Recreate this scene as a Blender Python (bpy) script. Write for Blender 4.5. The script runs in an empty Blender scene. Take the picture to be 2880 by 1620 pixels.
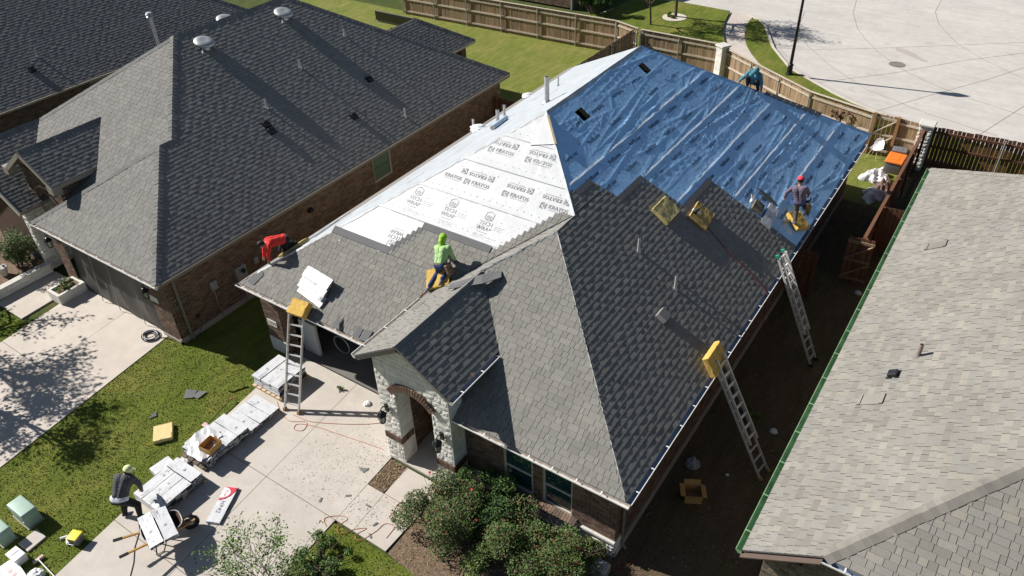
import bpy, bmesh, math, random
import numpy as np
from mathutils import Vector, Matrix, Euler

random.seed(7)
rng = np.random.default_rng(7)
SC = bpy.context.scene
COL = SC.collection

# ------------------------------------------------------------------ camera
CAM_POS = Vector((4.073, -9.640, 16.288))
yaw, pitch, roll = -0.6155, 0.6503, -0.0389
_f = Vector((math.sin(yaw) * math.cos(pitch), math.cos(yaw) * math.cos(pitch), -math.sin(pitch)))
_r = Vector((math.cos(yaw), -math.sin(yaw), 0))
_u = _r.cross(_f)
_r2 = math.cos(roll) * _r + math.sin(roll) * _u
_u2 = -math.sin(roll) * _r + math.cos(roll) * _u
cam_d = bpy.data.cameras.new('camera')
cam_d.sensor_width = 36.0
cam_d.lens = 2177.06 / 2880 * 36
cam_d.clip_end = 2000
cam = bpy.data.objects.new('camera', cam_d)
COL.objects.link(cam)
cam.matrix_world = Matrix(((_r2.x, _u2.x, -_f.x, CAM_POS.x), (_r2.y, _u2.y, -_f.y, CAM_POS.y),
                           (_r2.z, _u2.z, -_f.z, CAM_POS.z), (0, 0, 0, 1)))
SC.camera = cam

# ------------------------------------------------------------------ sky and sun
SUN = Vector((1.0, 0.21, -0.724)).normalized()      # the way the light travels
world = bpy.data.worlds.new('World')
SC.world = world
world.use_nodes = True
wn = world.node_tree.nodes
wl_ = world.node_tree.links
wn.clear()
sky = wn.new('ShaderNodeTexSky')
sky.sky_type = 'NISHITA'
sky.sun_disc = False
sky.sun_elevation = math.asin(-SUN.z)
sky.sun_rotation = math.atan2(-SUN.x, -SUN.y)
sky.air_density = 1.0
sky.dust_density = 0.6
bg = wn.new('ShaderNodeBackground')
bg.inputs['Strength'].default_value = 0.043
wo = wn.new('ShaderNodeOutputWorld')
wl_.new(sky.outputs[0], bg.inputs[0])
wl_.new(bg.outputs[0], wo.inputs[0])
sd = bpy.data.lights.new('sun', 'SUN')
sd.energy = 4.95
sd.angle = math.radians(0.53)
sd.color = (1.0, 0.955, 0.89)
sun = bpy.data.objects.new('sun', sd)
COL.objects.link(sun)
sun.rotation_euler = SUN.to_track_quat('-Z', 'Y').to_euler()
sun.location = (-30, -8, 30)
SC.view_settings.view_transform = 'Standard'
SC.view_settings.look = 'None'
SC.view_settings.gamma = 1.0
SC.view_settings.exposure = 0.55
SC.view_settings.use_curve_mapping = False
SC.cycles.max_bounces = 6
SC.cycles.diffuse_bounces = 3
SC.cycles.use_denoising = True

# ------------------------------------------------------------------ materials
def _nodes(name):
    m = bpy.data.materials.new(name)
    m.use_nodes = True
    nt = m.node_tree
    return m, nt, nt.nodes, nt.links, nt.nodes['Principled BSDF']

def _noise(nt, scale, detail=3, rough=.55, vec=None, stretch=None):
    n = nt.nodes.new('ShaderNodeTexNoise')
    n.inputs['Scale'].default_value = scale
    n.inputs['Detail'].default_value = detail
    n.inputs['Roughness'].default_value = rough
    if vec is None:
        g = nt.nodes.new('ShaderNodeNewGeometry')
        vec = g.outputs['Position']
    if stretch:
        mp = nt.nodes.new('ShaderNodeMapping')
        mp.inputs['Scale'].default_value = stretch
        nt.links.new(vec, mp.inputs['Vector'])
        vec = mp.outputs[0]
    nt.links.new(vec, n.inputs['Vector'])
    return n.outputs['Fac']

def _ramp(nt, fac, stops):
    r = nt.nodes.new('ShaderNodeValToRGB')
    el = r.color_ramp.elements
    while len(el) < len(stops):
        el.new(0.5)
    for e, (p, c) in zip(el, stops):
        e.position = p
        e.color = (*c, 1)
    nt.links.new(fac, r.inputs[0])
    return r.outputs[0]

def _mix(nt, a, b, fac, mode='MIX'):
    m = nt.nodes.new('ShaderNodeMix')
    m.data_type = 'RGBA'
    m.blend_type = mode
    for sock, val in ((m.inputs[0], fac), (m.inputs[6], a), (m.inputs[7], b)):
        if hasattr(val, 'is_output'):
            nt.links.new(val, sock)
        elif isinstance(val, (int, float)):
            sock.default_value = val
        else:
            sock.default_value = (*val, 1)
    return m.outputs[2]

def _bump(nt, h, strength, dist, bsdf, prev=None):
    b = nt.nodes.new('ShaderNodeBump')
    b.inputs['Strength'].default_value = strength
    b.inputs['Distance'].default_value = dist
    nt.links.new(h, b.inputs['Height'])
    if prev is not None:
        nt.links.new(prev, b.inputs['Normal'])
    nt.links.new(b.outputs[0], bsdf.inputs['Normal'])
    return b.outputs[0]

def sc(c, k):
    return tuple(min(1, x * k) for x in c)

MATS = {}
def mat(name, col, rough=.8, var=.14, scale=5, grain=0.0, gscale=90, bump=0.0, bscale=60, bdist=.01,
        metal=0.0, tones=None, spec=.4, rand=0.0, stretch=None):
    """plain procedural surface: colour mottled by noise, grain, bump; tones = ramp over the face attribute 'tone'"""
    if name in MATS:
        return MATS[name]
    m, nt, N, L, B = _nodes(name)
    if tones:
        a = N.new('ShaderNodeAttribute'); a.attribute_name = 'tone'
        base = _ramp(nt, a.outputs['Fac'], [(i / max(1, len(tones) - 1), c) for i, c in enumerate(tones)])
    else:
        base = None
    f1 = _noise(nt, scale, 4, .6, stretch=stretch)
    shade = _ramp(nt, f1, [(.25, (1 - var,) * 3), (.75, (1 + var,) * 3)])
    c = _mix(nt, base if base is not None else col, shade, 1.0, 'MULTIPLY')
    if grain:
        f2 = _noise(nt, gscale, 2, .6)
        c = _mix(nt, c, _ramp(nt, f2, [(.3, (1 - grain,) * 3), (.7, (1 + grain,) * 3)]), 1.0, 'MULTIPLY')
    if rand:
        oi = N.new('ShaderNodeObjectInfo')
        c = _mix(nt, c, _ramp(nt, oi.outputs['Random'], [(0, (1 - rand,) * 3), (1, (1 + rand,) * 3)]), 1.0, 'MULTIPLY')
    L.new(c, B.inputs['Base Color'])
    B.inputs['Roughness'].default_value = rough
    B.inputs['Metallic'].default_value = metal
    B.inputs['Specular IOR Level'].default_value = spec
    if bump:
        _bump(nt, _noise(nt, bscale, 3, .6, stretch=stretch), bump, bdist, B)
    MATS[name] = m
    return m

SHINGLE = mat('charcoal_shingle', (1, 1, 1), .92, .08, 1.3, .28, 120, .35, 150, .004, spec=.25,
              tones=[(.192, .187, .172), (.208, .203, .186), (.222, .216, .197), (.240, .232, .211)])
SHINGLE_OLD = mat('slate_shingle', (1, 1, 1), .92, .08, 1.1, .25, 120, .35, 150, .004, spec=.25,
                  tones=[(.186, .182, .172), (.202, .198, .186), (.216, .211, .197), (.232, .226, .210)])
SHINGLE_TAN = mat('blended_shingle', (1, 1, 1), .92, .12, .8, .20, 90, .3, 150, .004, spec=.25,
                  tones=[(.196, .183, .164), (.218, .206, .184), (.230, .222, .204), (.248, .236, .208), (.268, .250, .214)])
ASPHALT = mat('asphalt_edge', (.035, .034, .033), .95, .2, 6)
STARTER = mat('dark_shingle_back', (.135, .135, .14), .9, .1, 2, .25, 120, .3, 150, .004)
CAPMAT = mat('ridge_cap_shingle', (.17, .168, .16), .92, .12, 2, .28, 120, .3, 150, .004, rand=.12)
CAPTAN = mat('tan_ridge_cap', (.205, .193, .172), .92, .12, 2, .2, 120, .3, 150, .004, rand=.12)
DECKM = mat('roof_deck_board', (.30, .22, .14), .85, .2, 4, .1)
SOFFIT = mat('painted_soffit', (.30, .265, .22), .7, .06, 3)
FASCIA = mat('taupe_fascia', (.20, .175, .15), .65, .08, 3)
GUTTER = mat('white_gutter_metal', (.74, .73, .71), .32, .1, 6, spec=.5)
GUTTERIN = mat('gutter_inside_dirt', (.50, .46, .42), .7, .35, 7, .2)
GREENGUT = mat('algae_green_gutter', (.22, .36, .20), .55, .3, 2.5, .2, 40)
METAL = mat('aluminium', (.62, .62, .63), .35, .1, 8, metal=.85)
GALV = mat('galvanised_metal', (.46, .47, .48), .5, .2, 6, metal=.6)
DARKMETAL = mat('black_metal', (.02, .02, .022), .4, .1, 6, metal=.3)
PIPEM = mat('grey_pipe', (.42, .42, .42), .5, .15, 5)
BRICK = mat('brown_brick', (1, 1, 1), .9, .15, 6, .2, 60, .3, 80, .004,
            tones=[(.085, .050, .034), (.120, .072, .050), (.160, .098, .068), (.205, .135, .094), (.085, .066, .055)])
MORTAR = mat('tan_mortar', (.40, .34, .25), .95, .12, 5, .15, 80)
STONE = mat('white_stone', (.70, .68, .63), .9, .12, 5, .16, 50, .5, 40, .008, rand=.10)
STONEGROUT = mat('stone_grout', (.58, .56, .52), .95, .1, 6)
CASTSTONE = mat('cast_stone', (.58, .56, .52), .85, .08, 6)
SLABM = mat('foundation_concrete', (.33, .29, .25), .9, .12, 3, .1)
WOOD = mat('weathered_cedar', (.27, .185, .115), .85, .35, 2.2, .16, 60, .3, 40, .004, rand=.26, stretch=(6, 6, .7))
WOODRED = mat('stained_cedar', (.165, .075, .042), .75, .3, 2.2, .14, 60, .3, 40, .004, rand=.22, stretch=(6, 6, .7))
WOODLIGHT = mat('sun_bleached_rail', (.50, .43, .345), .85, .18, 3, .1, 60, stretch=(2, 2, 2), rand=.08)
WOODNEW = mat('new_pine', (.36, .22, .10), .8, .2, 3, .1, 60, rand=.1)
LUMBER = mat('lumber', (.55, .42, .28), .8, .15, 4, .1)
FOAM = mat('yellow_foam', (.62, .40, .10), .95, .18, 7, .22, 45, .9, 45, .02)
FOAMPALE = mat('pale_foam', (.72, .56, .27), .95, .07, 5, .08, 60, .3, 60, .01)
BLACKPLAST = mat('black_plastic', (.022, .023, .027), .4, .2, 8)
REDPRINT = mat('red_print', (.62, .05, .08), .4, .06, 8)
PRINTGREY = mat('lap_shadow_grey', (.30, .30, .315), .5, .1, 10)
PRINTPALE = mat('pale_ink', (.36, .36, .37), .5, .1, 10)
PRINTDARK = mat('navy_ink', (.035, .055, .115), .5, .1, 10)
PRINTBLACK = mat('black_ink', (.02, .02, .022), .5, .1, 10)
PRINTWHITE = mat('white_print', (.8, .8, .8), .5, .04, 10)
PRINTBLUE = mat('blue_ink', (.12, .20, .38), .5, .1, 10)
CARD = mat('cardboard', (.50, .29, .10), .85, .1, 5)
CARDIN = mat('cardboard_inner', (.36, .21, .10), .85, .1, 5)
UTILGREEN = mat('utility_green', (.30, .43, .36), .45, .06, 3)
YELLOWP = mat('yellow_plastic', (.80, .66, .06), .4, .05, 5)
GREYP = mat('grey_plastic', (.16, .16, .17), .45, .1, 5)
ORANGEP = mat('orange_plastic', (.80, .20, .03), .4, .05, 5)
WHITEP = mat('white_plastic', (.80, .80, .80), .35, .03, 5)
REDCORD = mat('orange_red_hose', (.50, .17, .09), .5, .05, 8)
SKIN = mat('skin', (.36, .20, .13), .6, .06, 8)
SKIND = mat('tan_skin', (.28, .15, .095), .6, .06, 8)
HAIRM = mat('dark_hair', (.015, .012, .012), .7, .2, 30)
EYEM = mat('eye_dark', (.02, .015, .012), .3, .05, 10)
DENIM = mat('blue_denim', (.022, .05, .13), .9, .25, 9, .15, 70, .25, 25, .01)
BLACKCLOTH = mat('black_cloth', (.018, .018, .020), .9, .2, 9, .1, 70, .25, 25, .01)
GREYCLOTH = mat('grey_sweater', (.075, .080, .090), .92, .18, 7, .2, 90, .95, 9, .06)
GREENCLOTH = mat('green_hoodie', (.36, .56, .24), .9, .18, 7, .08, 60, .95, 9, .06)
LIMECLOTH = mat('lime_hood', (.30, .56, .05), .9, .18, 7, .1, 60, .95, 9, .06)
TEALCLOTH = mat('teal_hoodie', (.075, .23, .30), .9, .18, 7, .08, 60, .95, 9, .06)
TEALGREY = mat('grey_teal_shirt', (.15, .24, .26), .9, .18, 7, .08, 60, .95, 9, .06)
REDCLOTH = mat('red_shirt', (.66, .032, .028), .85, .18, 7, .06, 60, .95, 9, .06)
PURPLECLOTH = mat('mauve_shirt', (.16, .125, .175), .9, .18, 7, .08, 60, .95, 9, .06)
BROWNPANTS = mat('olive_trousers', (.085, .075, .065), .9, .15, 8, .1, 60, .4, 14, .02)
BLUETRIM = mat('blue_undershirt', (.06, .10, .36), .9, .08, 6)
WHITETRIM = mat('white_undershirt', (.72, .74, .80), .9, .05, 6)
SHOEM = mat('work_shoe', (.13, .15, .20), .8, .2, 12)
REDCAP = mat('red_cap', (.70, .05, .08), .8, .08, 8)
YELLOWCAP = mat('pale_yellow_cap', (.72, .76, .38), .8, .06, 8)
LEATHER = mat('leather_pouch', (.20, .125, .08), .75, .2, 12)
RUST = mat('rusty_tray', (.09, .05, .04), .6, .3, 8, .2, 40)
GLASS = mat('window_glass', (.012, .045, .045), .06, .2, 3, spec=.8)
BLINDM = mat('green_grey_blind', (.105, .165, .115), .7, .08, 3)
WINFRAME = mat('window_frame', (.52, .48, .42), .5, .05, 5)
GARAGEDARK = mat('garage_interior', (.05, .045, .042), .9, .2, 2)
SCREENM = mat('charcoal_screen', (.075, .073, .068), .6, .45, .9, .1, 50)
TRUNKM = mat('bark', (.13, .10, .075), .9, .25, 6, .15, 50, .6, 30, .02, stretch=(4, 4, 1))
LEAFA = mat('green_leaf', (.070, .140, .026), .72, .45, 2.2, .2, 25)
LEAFB = mat('light_green_leaf', (.13, .20, .035), .72, .4, 3, .2, 25)
LEAFTIP = mat('reddish_leaf', (.17, .095, .05), .72, .4, 3, .3, 25)
LEAFROSE = mat('bronze_green_leaf', (.100, .135, .045), .72, .55, 2.5, .3, 25)
LEAFDARK = mat('dark_leaf', (.024, .052, .012), .72, .4, 3, .2, 25)
PETAL = mat('red_petal', (.42, .03, .04), .6, .2, 9)
TARP = mat('white_tarp', (.70, .71, .72), .5, .08, 4, .04, 40, .5, 6, .04)
TARPBROWN = mat('brown_tarp', (.14, .085, .07), .6, .15, 5, .1, 40, .5, 6, .04)
MANHOLE = mat('cast_iron', (.22, .19, .175), .7, .2, 8, .2, 60, .6, 40, .01)
LIGHTWALL = mat('render_wall', (.55, .52, .47), .9, .06, 3)
# ------------------------------------------------------------------ special surfaces
def concrete_mat(name, col, stain=.16, streak=0.0):
    m, nt, N, L, B = _nodes(name)
    big = _ramp(nt, _noise(nt, .35, 5, .6), [(.3, (1 - stain,) * 3), (.72, (1.06,) * 3)])
    mid = _ramp(nt, _noise(nt, 2.3, 5, .65), [(.28, (.90, .89, .88)), (.7, (1.04, 1.03, 1.02))])
    fine = _ramp(nt, _noise(nt, 60, 2, .6), [(.3, (.95,) * 3), (.7, (1.05,) * 3)])
    c = _mix(nt, col, big, 1, 'MULTIPLY')
    c = _mix(nt, c, mid, 1, 'MULTIPLY')
    spot = _ramp(nt, _noise(nt, .8, 6, .72), [(.60, (1, 1, 1)), (.74, (.80, .785, .77))])
    c = _mix(nt, c, spot, 1, 'MULTIPLY')
    c = _mix(nt, c, fine, 1, 'MULTIPLY')
    if streak:
        s = _ramp(nt, _noise(nt, 1.0, 4, .6, stretch=(.35, 2.2, 1)), [(.35, (1 - streak,) * 3), (.65, (1.03,) * 3)])
        c = _mix(nt, c, s, 1, 'MULTIPLY')
    L.new(c, B.inputs['Base Color'])
    B.inputs['Roughness'].default_value = .9
    B.inputs['Specular IOR Level'].default_value = .25
    _bump(nt, _noise(nt, 110, 2, .6), .2, .004, B)
    return m

CONCRETE = concrete_mat('driveway_concrete', (.545, .505, .455), .12)
CONCRETE2 = concrete_mat('pale_driveway_concrete', (.60, .545, .485), .10)
ROADM = concrete_mat('road_concrete', (.545, .525, .495), .10, .06)
WALKM = concrete_mat('sidewalk_concrete', (.56, .50, .45), .12)
def wrapper_mat():
    m, nt, N, L, B = _nodes('white_wrapper')
    c = _mix(nt, (.64, .65, .67), _ramp(nt, _noise(nt, 3, 5, .6), [(.3, (.90, .90, .91)), (.7, (1.04,) * 3)]), 1, 'MULTIPLY')
    ink = _ramp(nt, _noise(nt, 14, 3, .75, stretch=(1, 4, 2)), [(.60, (1, 1, 1)), (.66, (.62, .63, .66))])
    blk = _ramp(nt, _noise(nt, 2.2, 2, .5), [(.50, (0, 0, 0)), (.56, (1, 1, 1))])
    c = _mix(nt, c, _mix(nt, (1, 1, 1), ink, blk), 1, 'MULTIPLY')
    L.new(c, B.inputs['Base Color']); B.inputs['Roughness'].default_value = .38
    _bump(nt, _noise(nt, 9, 4, .6), .4, .02, B)
    return m
WHITEPLAST = wrapper_mat()
JOINTM = mat('joint_filler', (.17, .15, .125), .95, .3, 6)

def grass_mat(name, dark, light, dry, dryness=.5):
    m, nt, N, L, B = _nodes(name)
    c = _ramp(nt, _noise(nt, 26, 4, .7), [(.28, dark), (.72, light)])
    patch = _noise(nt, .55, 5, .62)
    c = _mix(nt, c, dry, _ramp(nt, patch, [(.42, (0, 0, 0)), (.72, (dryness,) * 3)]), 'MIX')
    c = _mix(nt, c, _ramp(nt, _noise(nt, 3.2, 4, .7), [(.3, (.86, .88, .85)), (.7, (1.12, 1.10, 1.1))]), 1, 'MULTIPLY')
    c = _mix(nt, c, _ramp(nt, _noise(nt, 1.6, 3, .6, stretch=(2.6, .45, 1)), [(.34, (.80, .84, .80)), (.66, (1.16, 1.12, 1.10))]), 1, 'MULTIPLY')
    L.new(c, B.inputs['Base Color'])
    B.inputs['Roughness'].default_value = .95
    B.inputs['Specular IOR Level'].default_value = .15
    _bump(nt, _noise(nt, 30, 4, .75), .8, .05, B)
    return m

LAWN = grass_mat('lawn_turf', (.076, .116, .013), (.164, .206, .032), (.262, .225, .066), .6)
LAWNBACK = grass_mat('back_lawn_turf', (.130, .165, .030), (.218, .245, .056), (.290, .250, .090), .6)
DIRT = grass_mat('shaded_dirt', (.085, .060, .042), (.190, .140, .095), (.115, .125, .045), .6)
MULCH = mat('mulch', (.185, .13, .085), .95, .4, 8, .45, 45, .9, 40, .03)
GROUNDM = grass_mat('ground_turf', (.035, .060, .014), (.090, .120, .030), (.16, .14, .06))
BLADE = mat('grass_blade', (1, 1, 1), .8, .2, 3, spec=.2,
            tones=[(.070, .116, .012), (.130, .182, .023), (.195, .215, .042), (.280, .240, .090)])
MULCHCHIP = mat('mulch_chip', (1, 1, 1), .9, .2, 5, tones=[(.06, .038, .022), (.13, .08, .05), (.30, .21, .12), (.45, .35, .22)])

def wrap_mat(name, col, rough, weave, wr, spec=.5, tint=.05):
    m, nt, N, L, B = _nodes(name)
    c = _mix(nt, col, _ramp(nt, _noise(nt, 2.0, 5, .6), [(.3, (1 - tint * 2,) * 3), (.7, (1 + tint,) * 3)]), 1, 'MULTIPLY')
    L.new(c, B.inputs['Base Color'])
    B.inputs['Roughness'].default_value = rough
    B.inputs['Specular IOR Level'].default_value = spec
    g = N.new('ShaderNodeNewGeometry')
    wv = N.new('ShaderNodeTexWave'); wv.inputs['Scale'].default_value = weave
    wv.inputs['Distortion'].default_value = 4; wv.inputs['Detail'].default_value = 3
    wv.bands_direction = 'DIAGONAL'
    L.new(g.outputs['Position'], wv.inputs['Vector'])
    p = _bump(nt, wv.outputs['Fac'], .02, .01, B)
    _bump(nt, _noise(nt, 5, 5, .6, stretch=(1.0, 2.2, 1.0)), wr, .03, B, p)
    return m

FELTBLUE = wrap_mat('blue_underlayment', (.375, .660, 1.0), .28, 9, .45, .75, .08)
FELTEDGE = wrap_mat('pale_blue_lap', (.78, .86, .94), .40, 9, .2, .5)
WRAPWHITE = wrap_mat('white_underlayment', (.60, .615, .63), .48, 6, .28, .4, .05)
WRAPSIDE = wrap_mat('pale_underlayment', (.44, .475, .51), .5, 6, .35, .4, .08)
MEMBRANE = mat('grey_eave_membrane', (.205, .190, .178), .85, .1, 2, .08, 60)

# ------------------------------------------------------------------ mesh helpers
class MB:
    def __init__(s):
        s.v = []; s.f = []; s.m = []; s.t = []
    def add(s, vs, fs, mi=0, tone=.5):
        b = len(s.v)
        s.v.extend([tuple(p) for p in vs])
        for q in fs:
            s.f.append(tuple(b + i for i in q)); s.m.append(mi); s.t.append(tone)
    def quad(s, a, b, c, d, mi=0, tone=.5):
        s.add([a, b, c, d], [(0, 1, 2, 3)], mi, tone)
    def box(s, x0, x1, y0, y1, z0, z1, mi=0, tone=.5, M=None):
        vs = [(x0, y0, z0), (x1, y0, z0), (x1, y1, z0), (x0, y1, z0), (x0, y0, z1), (x1, y0, z1), (x1, y1, z1), (x0, y1, z1)]
        if M is not None:
            vs = [M @ Vector(p) for p in vs]
        s.add(vs, [(3, 2, 1, 0), (4, 5, 6, 7), (0, 1, 5, 4), (1, 2, 6, 5), (2, 3, 7, 6), (3, 0, 4, 7)], mi, tone)
    def beam(s, p0, p1, wx, wz, mi=0, up=(0, 0, 1), tone=.5):
        p0 = Vector(p0); p1 = Vector(p1); d = (p1 - p0); L = d.length; d.normalize()
        u = Vector(up); x = d.cross(u)
        if x.length < 1e-4:
            x = d.cross(Vector((1, 0, 0)))
        x.normalize(); z = x.cross(d)
        M = Matrix(((x.x, d.x, z.x, p0.x), (x.y, d.y, z.y, p0.y), (x.z, d.z, z.z, p0.z), (0, 0, 0, 1)))
        s.box(-wx / 2, wx / 2, 0, L, -wz / 2, wz / 2, mi, tone, M)
    def cyl(s, p0, p1, r0, r1=None, n=10, mi=0, caps=True, tone=.5):
        r1 = r0 if r1 is None else r1
        p0 = Vector(p0); p1 = Vector(p1); d = (p1 - p0).normalized()
        x = d.orthogonal().normalized(); y = d.cross(x)
        vs = []
        for p, r in ((p0, r0), (p1, r1)):
            for i in range(n):
                a = 2 * math.pi * i / n
                vs.append(p + (x * math.cos(a) + y * math.sin(a)) * r)
        fs = [(i, (i + 1) % n, n + (i + 1) % n, n + i) for i in range(n)]
        if caps:
            fs += [tuple(reversed(range(n))), tuple(range(n, 2 * n))]
        s.add(vs, fs, mi, tone)
    def tube(s, pts, r, n=6, mi=0, tone=.5, r_end=None):
        pts = [Vector(p) for p in pts]
        k = len(pts)
        prev = None; vs = []
        for i, p in enumerate(pts):
            d = (pts[min(i + 1, k - 1)] - pts[max(i - 1, 0)])
            d = d.normalized() if d.length > 1e-9 else Vector((0, 0, 1))
            x = d.orthogonal() if prev is None else prev - d * prev.dot(d)
            if x.length < 1e-6: x = d.orthogonal()
            x.normalize(); prev = x; y = d.cross(x)
            rr = r if r_end is None else r + (r_end - r) * i / (k - 1)
            for j in range(n):
                a = 2 * math.pi * j / n
                vs.append(p + (x * math.cos(a) + y * math.sin(a)) * rr)
        fs = []
        for i in range(k - 1):
            for j in range(n):
                fs.append((i * n + j, i * n + (j + 1) % n, (i + 1) * n + (j + 1) % n, (i + 1) * n + j))
        fs += [tuple(reversed(range(n))), tuple(range((k - 1) * n, k * n))]
        s.add(vs, fs, mi, tone)
    def lathe(s, prof, c=(0, 0, 0), n=16, mi=0, M=None):
        vs = []
        for r, z in prof:
            for i in range(n):
                a = 2 * math.pi * i / n
                p = Vector((c[0] + r * math.cos(a), c[1] + r * math.sin(a), c[2] + z))
                vs.append(M @ p if M is not None else p)
        fs = []
        for k in range(len(prof) - 1):
            for i in range(n):
                fs.append((k * n + i, k * n + (i + 1) % n, (k + 1) * n + (i + 1) % n, (k + 1) * n + i))
        fs += [tuple(reversed(range(n))), tuple(range((len(prof) - 1) * n, len(prof) * n))]
        s.add(vs, fs, mi)
    def slab(s, pts, th, mi=0, n=None, tone=.5):
        """polygon given as 3D points (counter-clockwise seen from outside), thickened inwards"""
        P = [Vector(p) for p in pts]
        if n is None:
            n = (P[1] - P[0]).cross(P[2] - P[0]).normalized()
        k = len(P)
        vs = P + [p - n * th for p in P]
        fs = [tuple(range(k)), tuple(reversed(range(k, 2 * k)))]
        fs += [(i, i + k, (i + 1) % k + k, (i + 1) % k) for i in range(k)]
        s.add(vs, fs, mi, tone)
    def build(s, name, mats, parent=None, smooth=None, bevel=0, seg=2):
        me = bpy.data.meshes.new(name)
        me.from_pydata(s.v, [], s.f)
        if not isinstance(mats, (list, tuple)):
            mats = [mats]
        for m in mats:
            me.materials.append(m)
        if len(mats) > 1:
            me.polygons.foreach_set('material_index', s.m)
        at = me.attributes.new('tone', 'FLOAT', 'FACE')
        at.data.foreach_set('value', s.t)
        if bevel:
            b = bmesh.new(); b.from_mesh(me)
            bmesh.ops.remove_doubles(b, verts=b.verts, dist=1e-5)
            bmesh.ops.bevel(b, geom=[e for e in b.edges if e.is_manifold and e.calc_face_angle(0) > .6], offset=bevel, segments=seg, affect='EDGES', profile=.6)
            b.to_mesh(me); b.free()
        if smooth is not None:
            me.polygons.foreach_set('use_smooth', [True] * len(me.polygons))
            me.set_sharp_from_angle(angle=math.radians(smooth))
        me.update()
        return link(name, me, parent)

def link(name, data, parent=None):
    o = bpy.data.objects.new(name, data)
    COL.objects.link(o)
    if parent is not None:
        o.parent = parent
        if parent.get('_w'):
            o.matrix_parent_inverse = parent.matrix_basis.inverted()
    return o

def tag(o, label=None, cat=None, group=None, kind=None):
    if label: o['label'] = label
    if cat: o['category'] = cat
    if group: o['group'] = group
    if kind: o['kind'] = kind
    return o

def thing(name, label, cat, loc=(0, 0, 0), rot=(0, 0, 0), group=None, worldspace=False):
    """Empty at the thing's base; worldspace=True: its parts are given in world coordinates"""
    o = bpy.data.objects.new(name, None)
    o.empty_display_size = .2
    COL.objects.link(o)
    o.location = loc
    o.rotation_euler = rot if not isinstance(rot, (int, float)) else (0, 0, rot)
    if worldspace:
        o['_w'] = 1
    return tag(o, label, cat, group)

def copy_tree(o, parent=None):
    c = o.copy(); COL.objects.link(c)
    if parent is not None:
        c.parent = parent
    for ch in list(o.children):
        copy_tree(ch, c)
    return c

def slope_rot(nx, ny, spin=0.0):
    """Euler that lays local z on the roof normal of a slope facing (nx, ny) and spins about it"""
    n = Vector((nx * .546, ny * .546, .838)).normalized()
    return (n.to_track_quat('Z', 'Y').to_matrix() @ Matrix.Rotation(spin, 3, 'Z')).to_euler()

_txt = {}
def text_mesh(s, size, bold=0.0, space=1.0):
    key = (s, size, bold, space)
    if key in _txt: return _txt[key]
    c = bpy.data.curves.new('lettering', 'FONT')
    c.body = s; c.size = size; c.offset = bold; c.space_character = space
    c.align_x = 'CENTER'; c.align_y = 'CENTER'; c.resolution_u = 2
    o = bpy.data.objects.new('lettering', c); COL.objects.link(o)
    dg = bpy.context.evaluated_depsgraph_get()
    me = bpy.data.meshes.new_from_object(o.evaluated_get(dg))
    bpy.data.objects.remove(o); bpy.data.curves.remove(c)
    V = [v.co.copy() for v in me.vertices]; F = [tuple(p.vertices) for p in me.polygons]
    bpy.data.meshes.remove(me)
    _txt[key] = (V, F)
    return V, F
# ------------------------------------------------------------------ the setting
def flat(name, pts, z, m, kind='structure', th=.0):
    b = MB()
    if th:
        b.slab([(x, y, z) for x, y in pts], th)
    else:
        b.add([(x, y, z) for x, y in pts], [tuple(range(len(pts)))])
    return tag(b.build(name, m), kind=kind)

flat('ground', [(-400, -300), (400, -300), (400, 500), (-400, 500)], -.03, GROUNDM)
DL = lambda y: -12.1 - .125 * (y + .46)          # lawn edge of the driveway
DJ = lambda y: -9.43 - .092 * (y + .34)
DR = lambda y: -6.69 - .05 * (y + 2.5)
LR = lambda y: -16.45 - .126 * (y + .13)         # edges of the neighbour's driveway
LJ = lambda y: -18.8 - .106 * (y + .16)
flat('lawn', [(LR(-14), -14), (DL(-14), -14), (DL(.9), 1.1), (-12.6, 1.3), (-12.95, 20.6), (-15.72, 20.6), (-15.72, -.16), (LR(-.2), -.2)], 0, LAWN)
flat('side_lawn', [(-30, -14), (-20.9, -14), (-20.95, -2.42), (-30, -2.42)], 0, LAWN)
flat('front_lawn', [(DR(-14), -14), (6, -14), (6, -2.9), (-4.9, -2.55), (DR(-2.56), -2.56)], 0, LAWN)
flat('back_lawn', [(-40, 18.2), (-15.75, 18.2), (-14.2, 20.7), (-14.2, 29.35), (-40, 29.35)], .004, LAWNBACK)
flat('rear_yard', [(-14.1, 19.6), (1.45, 19.6), (1.45, 24.2), (-2.5, 24.6), (-9, 28.4), (-14.1, 28.6)], .004, LAWNBACK)
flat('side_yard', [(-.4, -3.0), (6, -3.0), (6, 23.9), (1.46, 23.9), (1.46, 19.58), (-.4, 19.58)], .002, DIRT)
flat('planting_bed', [(-4.95, -2.5), (-.35, -3.0), (-.35, .34), (-4.62, .34), (-5.0, -.2)], .012, MULCH)
flat('mulch_bed', [(-30, -2.3), (-23.48, -2.3), (-23.48, .6), (-30, .6)], .03, MULCH)
flat('mulch_strip', [(-6.74, -1.2), (-6.21, -1.2), (-6.27, -.23), (-6.8, -.23)], .012, MULCH)

def slabs(name, quads, z, m, gap=.012):
    root = tag(thing(name, None, None), kind='structure')
    flatbase = MB()
    for q in quads:
        c = Vector((sum(p[0] for p in q) / len(q), sum(p[1] for p in q) / len(q), 0))
        pts = []
        for p in q:
            d = (Vector((p[0], p[1], 0)) - c); d.normalize()
            pts.append((p[0] - d.x * gap, p[1] - d.y * gap, z))
        b = MB(); b.slab(pts, .1); b.build('slab', m, root)
        flatbase.add([(p[0], p[1], z - .012) for p in q], [tuple(range(len(q)))])
    flatbase.build('joint_filler', JOINTM, root)
    return root

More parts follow.
